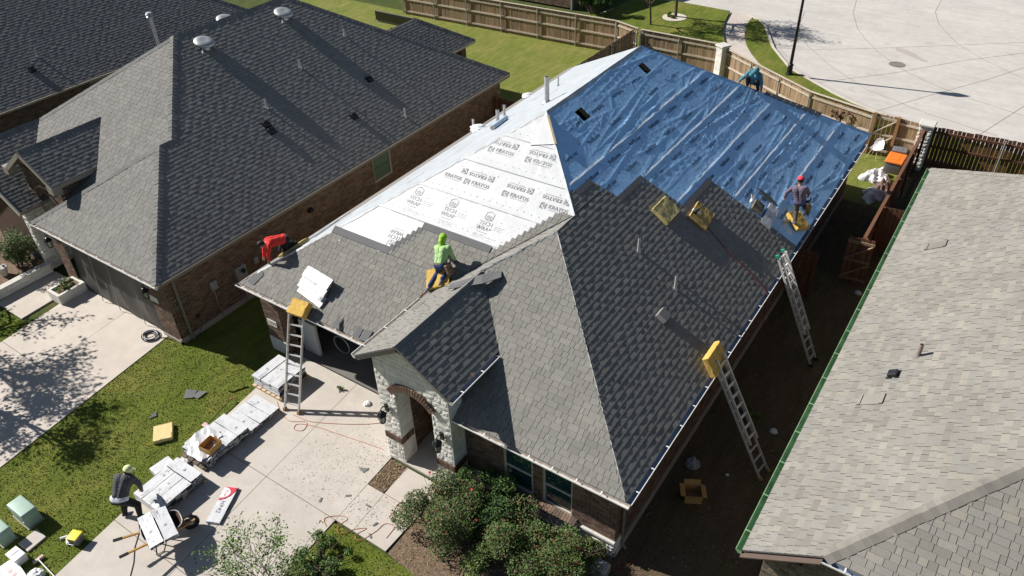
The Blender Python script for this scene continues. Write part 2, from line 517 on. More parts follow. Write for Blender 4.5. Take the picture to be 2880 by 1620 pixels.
ys = [1.42, -2.49, -5.54, -8.6, -11.7]
qs = []
for a, b_ in zip(ys[:-1], ys[1:]):
    la = DL(a) if a < 1 else -12.28
    ra = -6.92 if a > 1 else DR(a)
    qs.append([(la, a), (DL(b_), b_), (DJ(b_), b_), (DJ(a), a)])
    qs.append([(DJ(a), a), (DJ(b_), b_), (DR(b_), b_), (ra, a)])
slabs('driveway', qs, .022, CONCRETE)
slabs('front_path', [[(-6.76, -1.21), (-6.69, -2.49), (-6.1, -2.49), (-6.19, -1.21)],
                     [(-6.19, -1.21), (-6.1, -2.49), (-5.02, -2.49), (-5.0, -1.2)],
                     [(-6.26, -.23), (-6.19, -1.21), (-5.0, -1.2), (-5.05, -.23)]], .024, CONCRETE)
slabs('neighbour_driveway', [[(LJ(-.15), -.15), (LJ(-3.37), -3.37), (LR(-3.37), -3.37), (LR(-.15), -.15)],
      [(LJ(-3.37), -3.37), (LJ(-6.8), -6.8), (LR(-6.8), -6.8), (LR(-3.37), -3.37)],
      [(LJ(-6.8), -6.8), (LJ(-10.2), -10.2), (LR(-10.2), -10.2), (LR(-6.8), -6.8)],
      [(-21.34, -.15), (-20.95, -3.37), (LJ(-3.37), -3.37), (LJ(-.15), -.15)],
      [(-20.95, -3.37), (-20.6, -6.8), (LJ(-6.8), -6.8), (LJ(-3.37), -3.37)],
      [(-20.6, -6.8), (-20.2, -10.2), (LJ(-10.2), -10.2), (LJ(-6.8), -6.8)],
      [(-23.2, -.15), (-23.2, -2.38), (-21.55, -2.38), (-21.7, -.15)]], .022, CONCRETE2)

# street: road, verge, sidewalk, kerb
KERB = [(-11.3, 38.9), (-10.5, 38.55), (-9.75, 37.6), (-8.96, 36.0), (-8.09, 34.26), (-7.27, 33.09), (-6.26, 31.68), (-4.99, 30.74),
        (-3.37, 29.54), (-2.24, 28.90), (-.8, 28.3), (1.2, 27.7), (6, 26.9), (30, 25.5)]
flat('road', KERB + [(40, 25.3), (60, 90), (-45, 90), (-45, 41.5), (-19.0, 41.5), (-18.9, 38.6)], .0, ROADM)
road = MB()
def groove(pts, w=.022, z=.0045):
    for a, b_ in zip(pts[:-1], pts[1:]):
        a = Vector((*a, z)); b_ = Vector((*b_, z)); n = Vector((-(b_ - a).y, (b_ - a).x, 0)).normalized() * w / 2
        road.quad(a - n, b_ - n, b_ + n, a + n)
for pts in ([(-6.44, 45.29), (-5.92, 42.55), (-4.93, 39.77), (-4.07, 38.19), (-3.04, 36.61), (-1.99, 35.39), (-.94, 34.27), (.6, 33.2), (2.4, 32.3), (6, 31)],
            [(-1.79, 47.77), (-1.66, 45.14), (-1.06, 42.95), (.45, 39.97), (1.93, 38.24), (4.11, 36.32), (8, 33.6)],
            [(-4.77, 30.5), (-1.53, 33.94), (1.09, 37.34), (3.78, 40.18), (9, 46)], [(-1.19, 28.64), (.53, 31.68), (2.67, 35.3), (4.03, 37.91), (8, 45)],
            [(3.27, 28.2), (4.62, 32.68), (6.5, 38)], [(-8.3, 34.4), (-5.98, 35.3), (-2.37, 37.68), (3.58, 41.94), (9, 46.5)],
            [(-8.6, 41.5), (-8.0, 38.2), (-6.6, 35.6), (-4.6, 33.2), (-2.2, 31.0), (.8, 29.6), (4, 28.6)]):
    groove(pts)
tag(road.build('road_joints', JOINTM), kind='structure')
def ribbon(name, pts, off, w, z0, z1, m, n_sub=1):
    b = MB()
    P = [Vector((*p, 0)) for p in pts]
    nrm = []
    for i in range(len(P)):
        d = (P[min(i + 1, len(P) - 1)] - P[max(i - 1, 0)]).normalized()
        nrm.append(Vector((-d.y, d.x, 0)))
    for i in range(len(P) - 1):
        a0 = P[i] + nrm[i] * off; a1 = P[i] + nrm[i] * (off - w); b0 = P[i + 1] + nrm[i + 1] * off; b1 = P[i + 1] + nrm[i + 1] * (off - w)
        up = Vector((0, 0, z1)); dn = Vector((0, 0, z0))
        b.quad(a1 + up, b1 + up, b0 + up, a0 + up)
        b.quad(a0 + dn, a0 + up, b0 + up, b0 + dn)
        b.quad(a1 + up, a1 + dn, b1 + dn, b1 + up)
    return tag(b.build(name, m), kind='structure')
ribbon('kerb', KERB, .0, .16, -.02, .115, CONCRETE2)
ribbon('gutter_pan', KERB, .44, .44, -.02, .0045, concrete_mat('gutter_concrete', (.49, .47, .44), .12))
flat('verge', [(-10.95, 38.2), (-10.81, 37.08), (-10.17, 35.08), (-9.51, 33.71), (-8.85, 32.66), (-8.0, 31.7), (-5.8, 29.3), (-4.2, 27.4), (-1, 25.5), (2, 24.4),
               (30, 24.2), (30, 25.4), (6, 26.76), (1.2, 27.55), (-.8, 28.15), (-2.3, 28.76), (-3.45, 29.42), (-5.08, 30.6), (-6.37, 31.58), (-7.4, 33.02), (-8.22, 34.2), (-9.1, 35.95), (-9.9, 37.55), (-10.55, 38.4)], .102, LAWN, th=.11)
flat('sidewalk', [(-12.48, 38.9), (-12.10, 36.93), (-11.59, 35.32), (-11.13, 34.29), (-10.2, 32.4), (-8.6, 29.2), (-6.0, 27.2), (-4.3, 27.2), (-5.9, 29.25), (-8.1, 31.65),
                  (-8.85, 32.66), (-9.51, 33.71), (-10.17, 35.08), (-10.81, 37.08), (-11.0, 38.85)], .098, WALKM, th=.11)
flat('corner_lawn', [(-18.9, 38.6), (-19.3, 34.6), (-22.5, 31), (-22.5, 29.6), (-14, 29.3), (-9.2, 28.9), (-8.9, 29.4), (-10.2, 32.4), (-11.13, 34.29), (-11.59, 35.32), (-12.1, 36.93), (-12.5, 38.8), (-16, 39.0)], .095, LAWN, th=.11)
b = MB(); b.cyl((-1.7, 35.17, 0), (-1.7, 35.17, .012), .42, n=28); b.lathe([(.36, .012), (.36, .02), (.30, .02), (.30, .013)], (-1.7, 35.17, 0), 24)
tag(b.build('manhole_cover', MANHOLE), 'round cast iron manhole cover in the concrete street', 'manhole')
flat('patch_stain', [(-2.35, 37.7), (-2.0, 37.75), (-1.4, 37.4), (-.9, 36.9), (-.35, 36.35), (-.6, 36.25), (-1.2, 36.7), (-1.7, 36.95), (-2.2, 37.25)], .0035, concrete_mat('stained_concrete', (.46, .42, .385), .2))

# grass blades standing on the near lawns
def grass_blades(name, regions, per, hgt=(.02, .05)):
    tri = []; tone = []
    for (x0, x1, y0, y1, ok) in regions:
        n = int((x1 - x0) * (y1 - y0) * per)
        xs = rng.uniform(x0, x1, n); yy = rng.uniform(y0, y1, n)
        for x, y in zip(xs, yy):
            if not ok(x, y): continue
            a = rng.uniform(0, 6.28); h = rng.uniform(*hgt); w = rng.uniform(.010, .022); l = rng.uniform(.0, .05)
            dx, dy = math.cos(a), math.sin(a)
            tri += [(x - dy * w, y + dx * w, .002), (x + dy * w, y - dx * w, .002), (x + dx * l, y + dy * l, h)]
            pt = .5 + .5 * math.sin(x * 1.7 + 2 * math.sin(y * .9)) * math.sin(y * 1.3 + 1)
            tone.append(min(1, max(0, rng.normal(.36 + .25 * pt, .2))))
    me = bpy.data.meshes.new(name)
    n = len(tri) // 3
    me.vertices.add(len(tri)); me.vertices.foreach_set('co', np.array(tri, dtype=np.float32).ravel())
    me.loops.add(n * 3); me.loops.foreach_set('vertex_index', np.arange(n * 3, dtype=np.int32))
    me.polygons.add(n); me.polygons.foreach_set('loop_start', np.arange(0, n * 3, 3, dtype=np.int32))
    me.update(calc_edges=True)
    at = me.attributes.new('tone', 'FLOAT', 'FACE'); at.data.foreach_set('value', tone)
    me.materials.append(BLADE)
    o = link(name, me)
    return tag(o, 'short green lawn grass with dry straw patches', 'grass', kind='stuff')
grass_blades('grass', [(-16.6, -11.2, -8, .9, lambda x, y: x < DL(y) - .02 and x > LR(y) + .02 and not (x < -15.7 and y > -.2)),
                       (-24, -20.9, -4.5, -2.42, lambda x, y: x < -20.98),
                       (-6.6, -4.6, -4.6, -2.5, lambda x, y: y < -2.57)], 420, (.015, .038))
# ------------------------------------------------------------------ house builders
T = .652
CS = 1 / math.sqrt(1 + T * T)      # cos of the roof pitch
EXPO = .147
HE = 2.7                            # eave height

def plane_frame(kind, x0, y0, h=0.0, z=HE):
    """right / left / front slope: returns point(u, s) with u along the eave, s the PLAN distance from the eave, and the normal"""
    n = {'r': Vector((T, 0, 1)), 'l': Vector((-T, 0, 1)), 'f': Vector((0, -T, 1)), 'b': Vector((0, T, 1))}[kind].normalized()
    def P(u, s, up=0.0):
        if kind == 'r': p = Vector((x0 - s, u, z + T * s))
        elif kind == 'l': p = Vector((x0 + s, u, z + T * s))
        elif kind == 'f': p = Vector((u, y0 + s, z + T * s))
        else: p = Vector((u, y0 - s, z + T * s))
        return p + n * (up + h)
    return P, n

def under(parent, o, root=None):
    o.parent = parent
    if parent.get('_w'):
        o.matrix_parent_inverse = parent.matrix_basis.inverted()
    return o

def roof_slab(b, pts, th):
    n = (Vector(pts[1]) - Vector(pts[0])).cross(Vector(pts[2]) - Vector(pts[0]))
    b.slab(pts if n.z > 0 else pts[::-1], th)

class Tabs:
    """collects the shingles of one house; the 300 that show largest become objects, the rest one mesh"""
    def __init__(s): s.items = []
    def lay(s, kind, x0, y0, smax, umin, umax, h=.004, z=HE, tmax=None, wmin=.14, wmax=.31, base=None, holes=(), seed=0, smin=0.0, stair=False):
        P, n = plane_frame(kind, x0, y0, h, z)
        R = random.Random(seed)
        e = EXPO * CS
        k = int(math.ceil(smin / e - 1e-6))
        while k * e < smax - 1e-6:
            s0 = k * e; s1 = min((k + 1) * e + .012, smax)
            a0, a1, b0, b1 = umin(s0), umin(s1), umax(s0), umax(s1)
            if stair in ('min', 'both'): a0 = a1 = umin(s0 + e / 2)
            if stair in ('max', 'both'): b0 = b1 = umax(s0 + e / 2)
            lo, hi = min(a0, a1), max(b0, b1)
            u = lo - R.uniform(0, .3)
            par = 0
            while u < hi:
                w = R.uniform(wmin, wmax) if R.random() > .25 else R.uniform(.08, .15)
                c0, c1 = max(u, a0), min(u + w, b0)
                d0, d1 = max(u, a1), min(u + w, b1)
                u += w
                if c1 - c0 < .004 and d1 - d0 < .004: continue
                if c1 < c0: c0 = c1 = (c0 + c1) / 2
                if d1 < d0: d0 = d1 = (d0 + d1) / 2
                if any(hx0 < (c0 + c1) / 2 < hx1 and hy0 < s0 + e / 2 < hy1 for hx0, hx1, hy0, hy1 in holes): continue
                par ^= 1
                th = R.uniform(.0112, .0128) if par else R.uniform(.0074, .0086)
                tp = .0025 if par else .0005
                g = .001 if kind == 'r' else .005
                v = [P(c0 + g, s0, th), P(max(c0 + g, c1 - g), s0, th), P(d1 - g, s1, tp), P(min(d0 + g, d1 - g), s1, tp), P(c0 + g, s0, -.002), P(max(c0 + g, c1 - g), s0, -.002)]
                tone = min(1, max(0, R.gauss(.5, .26)))
                s.items.append((v, tone))
            k += 1
    def build(s, parent, m, keep=300, part_parent=None):
        C = np.array([np.mean([tuple(p) for p in it[0][:4]], axis=0) for it in s.items])
        A = []
        for (v, t), c in zip(s.items, C):
            nn = (v[1] - v[0]).cross(v[3] - v[0]); area = nn.length
            d = CAM_POS - Vector(c); dl = d.length
            q = Vector(c) - CAM_POS
            zz = q.dot(_f); px = q.dot(_r2) / zz; py = q.dot(_u2) / zz
            if abs(px) > .655 or abs(py) > .365 or zz < 0: A.append(0.); continue
            A.append(max(0., nn.normalized().dot(d / dl)) * area / dl ** 2 if area > 1e-9 else 0.)
        order = np.argsort(-np.array(A))
        single = set(order[:keep].tolist())
        F = [(0, 1, 2, 3), (4, 5, 1, 0), (4, 0, 3), (1, 5, 2)]
        rest = MB()
        for i, (v, t) in enumerate(s.items):
            if i in single:
                c = Vector(C[i])
                b = MB(); b.add([p - c for p in v], F, 0, t)
                me = bpy.data.meshes.new('shingle')
                me.from_pydata(b.v, [], b.f); me.materials.append(m); me.materials.append(ASPHALT); me.polygons.foreach_set('material_index', [0, 1, 1, 1])
                at = me.attributes.new('tone', 'FLOAT', 'FACE'); at.data.foreach_set('value', b.t)
                o = bpy.data.objects.new('shingle', me); COL.objects.link(o)
                under(part_parent or parent, o)
                o.location = c
            else:
                n0 = len(rest.v); rest.v.extend([tuple(p) for p in v])
                for q, mi in zip(F, (0, 1, 1, 1)):
                    rest.f.append(tuple(n0 + k for k in q)); rest.m.append(mi); rest.t.append(t)
        o = rest.build('shingle_courses', [m, ASPHALT], None)
        under(part_parent or parent, o)
        o['kind'] = 'stuff'
        return o

def wall_rects(L, z0, z1, holes):
    us = sorted({0, L, *[h[0] for h in holes], *[h[1] for h in holes]})
    out = []
    for a, b_ in zip(us[:-1], us[1:]):
        zs = [z0]
        cut = sorted([(h[2], h[3]) for h in holes if h[0] < (a + b_) / 2 < h[1]])
        z = z0
        for c0, c1 in cut:
            if c0 > z: out.append((a, b_, z, c0))
            z = max(z, c1)
        if z < z1: out.append((a, b_, z, z1))
    return out

def brick_wall(mortar, bricks, P0, U, N, L, z0, z1, holes=(), seed=1, pitch_u=.213, pitch_z=.0765, top=None):
    """mortar sheet + running-bond bricks standing 7 mm proud; P0 at u = 0, z = 0"""
    P0, U, N = Vector(P0), Vector(U), Vector(N)
    R = random.Random(seed)
    for a, b_, c0, c1 in wall_rects(L, z0, z1, holes):
        q = [P0 + U * a + Vector((0, 0, c0)), P0 + U * b_ + Vector((0, 0, c0)), P0 + U * b_ + Vector((0, 0, c1)), P0 + U * a + Vector((0, 0, c1))]
        mortar.add(q, [(0, 1, 2, 3) if U.cross(Vector((0, 0, 1))).dot(N) > 0 else (3, 2, 1, 0)])
    k = 0; z = z0 + .005
    flipf = U.cross(Vector((0, 0, 1))).dot(N) < 0
    F = [(0, 1, 2, 3), (4, 5, 1, 0), (5, 6, 2, 1), (6, 7, 3, 2), (7, 4, 0, 3)]
    if flipf: F = [tuple(reversed(f)) for f in F]
    while z + .06 < z1:
        u = -(k % 2) * pitch_u / 2 + .003
        zb, zt = z, min(z + pitch_z - .011, z1 - .002)
        while u < L:
            segs = [(max(u, .002), min(u + pitch_u - .011, L - .002))]
            for h in holes:
                if h[2] < zt and h[3] > zb:
                    ns = []
                    for a, b_ in segs:
                        if b_ <= h[0] or a >= h[1]: ns.append((a, b_)); continue
                        if a < h[0]: ns.append((a, h[0]))
                        if b_ > h[1]: ns.append((h[1], b_))
                    segs = ns
            for a, b_ in segs:
                if b_ - a < .02: continue
                o = N * (.007 + R.uniform(-.0015, .002)); i = N * -.002
                Z0 = Vector((0, 0, zb)); Z1 = Vector((0, 0, zt))
                pa, pb = P0 + U * a, P0 + U * b_
                bricks.add([pa + Z0 + o, pb + Z0 + o, pb + Z1 + o, pa + Z1 + o, pa + Z0 + i, pb + Z0 + i, pb + Z1 + i, pa + Z1 + i], F, 0, R.random())
            u += pitch_u
        z += pitch_z; k += 1

def gutter(parent, p0, p1, out, m=None, inner=None, straps=.6, name='gutter', w=.12):
    """K-style trough along p0-p1 (world), out = horizontal unit vector away from the house; top rim at p.z"""
    m = m or GUTTER; inner = inner or GUTTERIN
    p0, p1, out = Vector(p0), Vector(p1), Vector(out)
    prof_o = [(0.0, 0.0), (0.0, -.10), (w * .62, -.10), (w * .74, -.06), (w, -.03), (w, .004), (w - .015, .004)]
    prof_i = [(w - .015, .004), (w - .016, -.028), (w * .70, -.055), (w * .58, -.085), (.008, -.085), (.008, 0.0)]
    b = MB()
    def strip(pr, mi):
        for (a, za), (c, zc) in zip(pr[:-1], pr[1:]):
            q = [p0 + out * a + Vector((0, 0, za)), p1 + out * a + Vector((0, 0, za)), p1 + out * c + Vector((0, 0, zc)), p0 + out * c + Vector((0, 0, zc))]
            b.add(q, [(0, 1, 2, 3)], mi)
    strip(prof_o, 0); strip(prof_i, 1)
    for p in (p0, p1):
        k = len(prof_o)
        b.add([p + out * a + Vector((0, 0, z)) for a, z in prof_o], [tuple(range(k))], 0)
    g = b.build(name, [m, inner], parent)
    if straps:
        L = (p1 - p0).length; d = (p1 - p0) / L
        n = int(L / straps)
        for i in range(n):
            c = p0 + d * (straps * (i + .5))
            s = MB(); s.beam(c + Vector((0, 0, .008)), c + out * (w + .004) + Vector((0, 0, .008)), .03, .004)
            o = s.build('gutter_strap', m, None)
            under(g, o)
    return g

def hip_caps(parent, part, a, b_, w=.15, m=None, step=.145, name='ridge_cap', seed=3):
    a, b_ = Vector(a), Vector(b_); d = b_ - a; L = d.length; d.normalize()
    side = d.cross(Vector((0, 0, 1))).normalized(); up = side.cross(d)
    M = Matrix(((side.x, d.x, up.x, 0), (side.y, d.y, up.y, 0), (side.z, d.z, up.z, 0), (0, 0, 0, 1)))
    droop = .055 if abs(d.z) > .1 else .095
    me = bpy.data.meshes.new(name)
    th = .016
    vs = [(-w, 0, -droop), (0, 0, th), (w, 0, -droop), (w, step * 1.5, -droop - .012), (0, step * 1.5, .002), (-w, step * 1.5, -droop - .012),
          (-w, 0, -droop - .02), (0, 0, -.02), (w, 0, -droop - .02)]
    me.from_pydata(vs, [], [(0, 1, 4, 5), (1, 2, 3, 4), (6, 7, 1, 0), (7, 8, 2, 1)])
    me.materials.append(m or CAPMAT)
    n = int(L / step)
    R = random.Random(seed)
    for i in range(n):
        o = bpy.data.objects.new(name, me); COL.objects.link(o)
        under(part, o)
        p = a + d * (i * step) + up * R.uniform(.004, .012) + side * R.uniform(-.006, .006)
        o.matrix_basis = Matrix.Translation(p) @ M @ Matrix.Rotation(R.uniform(-.02, .02), 4, 'Z')


def window(root, P0, U, N, u0, u1, z0, z1, blind=True, sash=True):
    """frame, pane, sash bar set 6 cm back in its opening"""
    P0, U, N = Vector(P0), Vector(U), Vector(N)
    fr = MB(); t = .05
    def bar(a, b_, c0, c1, d0=-.09, d1=-.03):
        pts = []
        for zz in (c0, c1):
            for uu, dd in ((a, d0), (b_, d0), (b_, d1), (a, d1)):
                pts.append(P0 + U * uu + N * dd + Vector((0, 0, zz)))
        fr.add(pts, [(0, 1, 2, 3), (7, 6, 5, 4), (0, 4, 5, 1), (1, 5, 6, 2), (2, 6, 7, 3), (3, 7, 4, 0)])
    bar(u0, u0 + t, z0, z1); bar(u1 - t, u1, z0, z1); bar(u0 + t, u1 - t, z0, z0 + t); bar(u0 + t, u1 - t, z1 - t, z1)
    if sash: bar(u0 + t, u1 - t, (z0 + z1) / 2 - .02, (z0 + z1) / 2 + .02)
    w = fr.build('window', WINFRAME, root)
    b = MB()
    zm = (z0 + z1) / 2
    for c0, c1, dd in ((z0 + t, zm - .02, -.075), (zm + .02, z1 - t, -.06)):
        b.add([P0 + U * uu + N * dd + Vector((0, 0, zz)) for uu, zz in ((u0 + t, c0), (u1 - t, c0), (u1 - t, c1), (u0 + t, c1))], [(0, 1, 2, 3)])
    under(w, b.build('pane', GLASS if not blind else BLINDM, None), root)
    r = MB()     # reveals
    for a in (u0, u1):
        r.add([P0 + U * a + N * d + Vector((0, 0, z)) for d, z in ((0, z0), (-.1, z0), (-.1, z1), (0, z1))], [(0, 1, 2, 3)])
    for z in (z0, z1):
        r.add([P0 + U * a + N * d + Vector((0, 0, z)) for a, d in ((u0, 0), (u1, 0), (u1, -.1), (u0, -.1))], [(0, 1, 2, 3)])
    r.add([P0 + U * a + N * -.11 + Vector((0, 0, z)) for a, z in ((u0, z0), (u1, z0), (u1, z1), (u0, z1))], [(0, 1, 2, 3)], 1)
    under(w, r.build('reveal', [MORTAR, BLACKPLAST], None), root)
    return w

def stone_course(parent, root, P0, U, N, L, z0, z1, seed=5, depth=.03, hole=None, hs=(.12, .21), ws=(.18, .46)):
    """rock-faced blocks laid in courses, each its own mesh; hole(u, z) True where nothing is laid"""
    P0, U, N = Vector(P0), Vector(U), Vector(N)
    R = random.Random(seed)
    z = z0
    flip = U.cross(Vector((0, 0, 1))).dot(N) < 0
    while z < z1 - .03:
        h = R.uniform(*hs)
        if z + h > z1 - .08: h = z1 - z
        u = -R.uniform(0, .15)
        while u < L - .005:
            w = R.uniform(*ws)
            a, b_ = max(u, 0), min(u + w, L)
            if L - b_ < .08: b_ = L
            u = b_ if b_ >= L else u + w
            if b_ - a < .03: continue
            pieces = [(a, b_)]
            if hole:
                pieces = []
                st = a; n = 12
                inside = None
                for i in range(n + 1):
                    uu = a + (b_ - a) * i / n
                    ins = hole(uu, z + h / 2)
                    if inside is None: inside = ins; st = uu
                    if ins != inside:
                        if not inside: pieces.append((st, uu))
                        st = uu; inside = ins
                if not inside: pieces.append((st, b_))
            for pa, pb in pieces:
                if pb - pa < .04: continue
                nx, nz = 5, 4
                vs = []; g = .004
                for j in range(nz):
                    for i in range(nx):
                        fu, fz = i / (nx - 1), j / (nz - 1)
                        edge = i in (0, nx - 1) or j in (0, nz - 1)
                        dd = depth * (.55 if edge else 1.0) + R.uniform(-.004, .005) * (1 if not edge else .6)
                        vs.append(P0 + U * (pa + g + (pb - pa - 2 * g) * fu + (0 if edge else R.uniform(-.015, .015))) + Vector((0, 0, z + g + (h - 2 * g) * fz + (0 if edge else R.uniform(-.012, .012)))) + N * dd)
                fs = []
                for j in range(nz - 1):
                    for i in range(nx - 1):
                        q = (j * nx + i, j * nx + i + 1, (j + 1) * nx + i + 1, (j + 1) * nx + i)
                        fs += [q[:3], (q[0], q[2], q[3])]
                ring = list(range(nx)) + [j * nx + nx - 1 for j in range(1, nz)] + [(nz - 1) * nx + i for i in range(nx - 2, -1, -1)] + [j * nx for j in range(nz - 2, 0, -1)]
                b0 = len(vs)
                for i in ring: vs.append(vs[i] - N * (N.dot(vs[i] - P0) + .004))
                k = len(ring)
                for i in range(k): fs.append((ring[(i + 1) % k], ring[i], b0 + i, b0 + (i + 1) % k))
                if flip: fs = [tuple(reversed(f)) for f in fs]
                c = sum(vs, Vector()) / len(vs)
                b = MB(); b.add([p - c for p in vs], fs)
                o = b.build('stone', STONE, None)
                under(parent, o, root); o.location = c
        z += h
# ------------------------------------------------------------------ the house being re-roofed
W, w_, Ln, yg = 13.341, 8.80, 20.106, .885
PEAK = HE + T * W / 2
house = thing('brick_house', 'brick house being re-roofed, half new charcoal shingles and half blue and white underlayment', 'house', (-6.7, 10, 0), worldspace=True)

PR, nR = plane_frame('r', 0, 0)
PF, nF = plane_frame('f', 0, yg)
PL, nL = plane_frame('l', -W, 0)
PBk, nB = plane_frame('b', 0, Ln)
PWF, _ = plane_frame('f', 0, 0)
RX = -w_ + 3.03
RZ = HE + T * 3.03
PHW = 1.45
PPR, _ = plane_frame('r', RX + PHW, 0, z=RZ - T * PHW)
PWL, _ = plane_frame('l', -7.22, 0, z=HE + T * 1.58)
HOLES = [(8.42, 8.80, 5.93, 6.28), (12.45, 12.79, 5.94, 6.28)]     # u0, u1, s0, s1 on the right slope

deck = MB()
D = .03
def face(P, pts, mi=0):
    roof_slab(deck, [P(u, s) for u, s in pts], D)
ymin = lambda s: s if s <= 4.4 else yg + s
face(PR, [(0, 0), (Ln, 0), (Ln - 4.4, 4.4), (4.4, 4.4)])
face(PR, [(yg + 4.4, 4.4), (Ln - 4.4, 4.4), (Ln - 5.93, 5.93), (yg + 5.93, 5.93)])
face(PR, [(yg + 5.93, 5.93), (8.42, 5.93), (8.42, 6.28), (yg + 6.28, 6.28)])
face(PR, [(8.80, 5.93), (12.45, 5.93), (12.45, 6.28), (8.80, 6.28)])
face(PR, [(12.79, 5.93), (Ln - 5.93, 5.93), (Ln - 6.28, 6.28), (12.79, 6.28)])
face(PR, [(yg + 6.28, 6.28), (Ln - 6.28, 6.28), (Ln - W / 2, W / 2), (yg + W / 2, W / 2)])
face(PF, [(-W, 0), (-6.96, 0), (-6.96, 1.84), (-w_ + 4.4, 4.4), (-W / 2, W / 2)])
face(PL, [(Ln, 0), (yg, 0), (yg + W / 2, W / 2), (Ln - W / 2, W / 2)])
face(PBk, [(0, 0), (-W, 0), (-W / 2, W / 2)])
face(PWF, [(-4.62, 0), (0, 0), (-4.4, 4.4), (-5.77, 3.03), (-4.62, 1.88)])
roof_slab(deck, [PWL(-.42, 0), PWL(-.42, 1.45), PWL(3.03, 1.45), PWL(4.4, 2.82), PWL(yg + 4.4, 2.82), PWL(yg + 1.58, 0)], D)
roof_slab(deck, [PPR(-.42, 0), PPR(1.58, 0), PPR(3.03, PHW), PPR(-.42, PHW)], D)
roof = deck.build('roof', STARTER, house)
for (u0, u1, s0, s1) in HOLES:      # cut edges of the decking round the vent holes
    b = MB()
    for (a, c) in (((u0, s0), (u1, s0)), ((u1, s0), (u1, s1)), ((u1, s1), (u0, s1)), ((u0, s1), (u0, s0))):
        b.quad(PR(*a, .002), PR(*c, .002), PR(*c, -.14), PR(*a, -.14))
    b.build('vent_cutout', DECKM, house)

# shingles
tabs = Tabs()
def rstair(s):
    if s < 2.75: return 11.25 - .22 * s
    if s < 3.95: return 8.80 - .30 * (s - 2.75)
    if s < 4.70: return 7.08 - .42 * (s - 3.95)
    return 5.95
tabs.lay('r', 0, 0, 4.4, lambda s: s, rstair, h=.010, stair='max', seed=11)
tabs.lay('r', 0, 0, 4.87, lambda s: yg + s, rstair, h=.010, smin=4.4, stair='max', seed=12)
tabs.lay('f', 0, 0, 4.4, lambda s: -4.62 if s < 1.58 else (-2.74 - s if s < 3.03 else s - w_), lambda s: -s, h=.004, seed=13)
val = lambda s: -6.97 if s < 1.82 else -w_ + s - .03
e = EXPO * CS; S1, S2 = 17 * e, 24 * e
tabs.lay('f', 0, yg, S1, lambda s: -W + s + .03, val, h=.006, seed=14)
tabs.lay('f', 0, yg, S2, lambda s: -9.14 + (s - 2.06) * .86, val, h=.018, smin=S1 - .001, stair='min', seed=15)
tabs.lay('f', 0, yg, 4.38, lambda s: -6.06 + (s - 3.05) * .93, val, h=.018, smin=S2 - .001, stair='min', seed=16)
tabs.lay('l', -7.22, 0, 2.82, lambda s: -.42 if s < 1.45 else s + 1.58, lambda s: s + 1.58 + yg, h=.004, z=HE + T * 1.58, seed=17)
tabs.lay('r', RX + PHW, 0, PHW, lambda s: -.42, lambda s: 1.58 + s, h=.004, z=RZ - T * PHW, seed=18)
tabs.build(house, SHINGLE, 300, roof)
# uncovered heads of the last courses (darker nailing strip)
def strip(P, u0, u1, s0, s1, up=.012):
    b = MB(); roof_slab(b, [P(u0, s0, up), P(u1, s0, up), P(u1, s1, up - .003), P(u0, s1, up - .003)], .004)
    b.build('course_head', STARTER, house)
k0 = S1
strip(PF, -11.2, -9.10, k0 - .01, k0 + .17, .03)
for i in range(8):
    s = k0 + i * e
    if s > 2.9: break
    x0 = -9.14 + (s + e / 2 - 2.06) * .86
    strip(PF, x0 - .14, x0 + .03, s - .01, s + e, .034)
strip(PF, -8.45, -6.15, S2 - .01, S2 + .15, .034)
for s0, u0, u1 in ((2.75, 8.75, 10.62), (3.95, 7.0, 8.42), (4.7, 5.95, 6.72)):
    s = math.ceil(s0 / e - .5) * e
    strip(PR, u0, u1, s - .012, s + .13, .026)

# underlayment sheets with real creases
def creases(n, ulo, uhi, vlo, vhi, amp, seed, along=.25, lw=(.25, 1.1), sg=.45):
    R = np.random.default_rng(seed)
    c = np.stack([R.uniform(ulo, uhi, n), R.uniform(vlo, vhi, n), R.normal(along, sg, n), R.uniform(*lw, n), R.uniform(.010, .026, n), R.uniform(.3, 1, n) * amp], 1)
    def h(u, v):
        u = np.asarray(u, float); v = np.asarray(v, float); out = np.zeros(u.shape)
        for cu, cv, a, l, wd, am in c:
            du, dv = u - cu, v - cv
            p = du * math.cos(a) + dv * math.sin(a); q = -du * math.sin(a) + dv * math.cos(a)
            out += am * np.exp(-(q / wd) ** 2) * np.clip(1 - (p / l) ** 2, 0, 1)
        return out
    return h

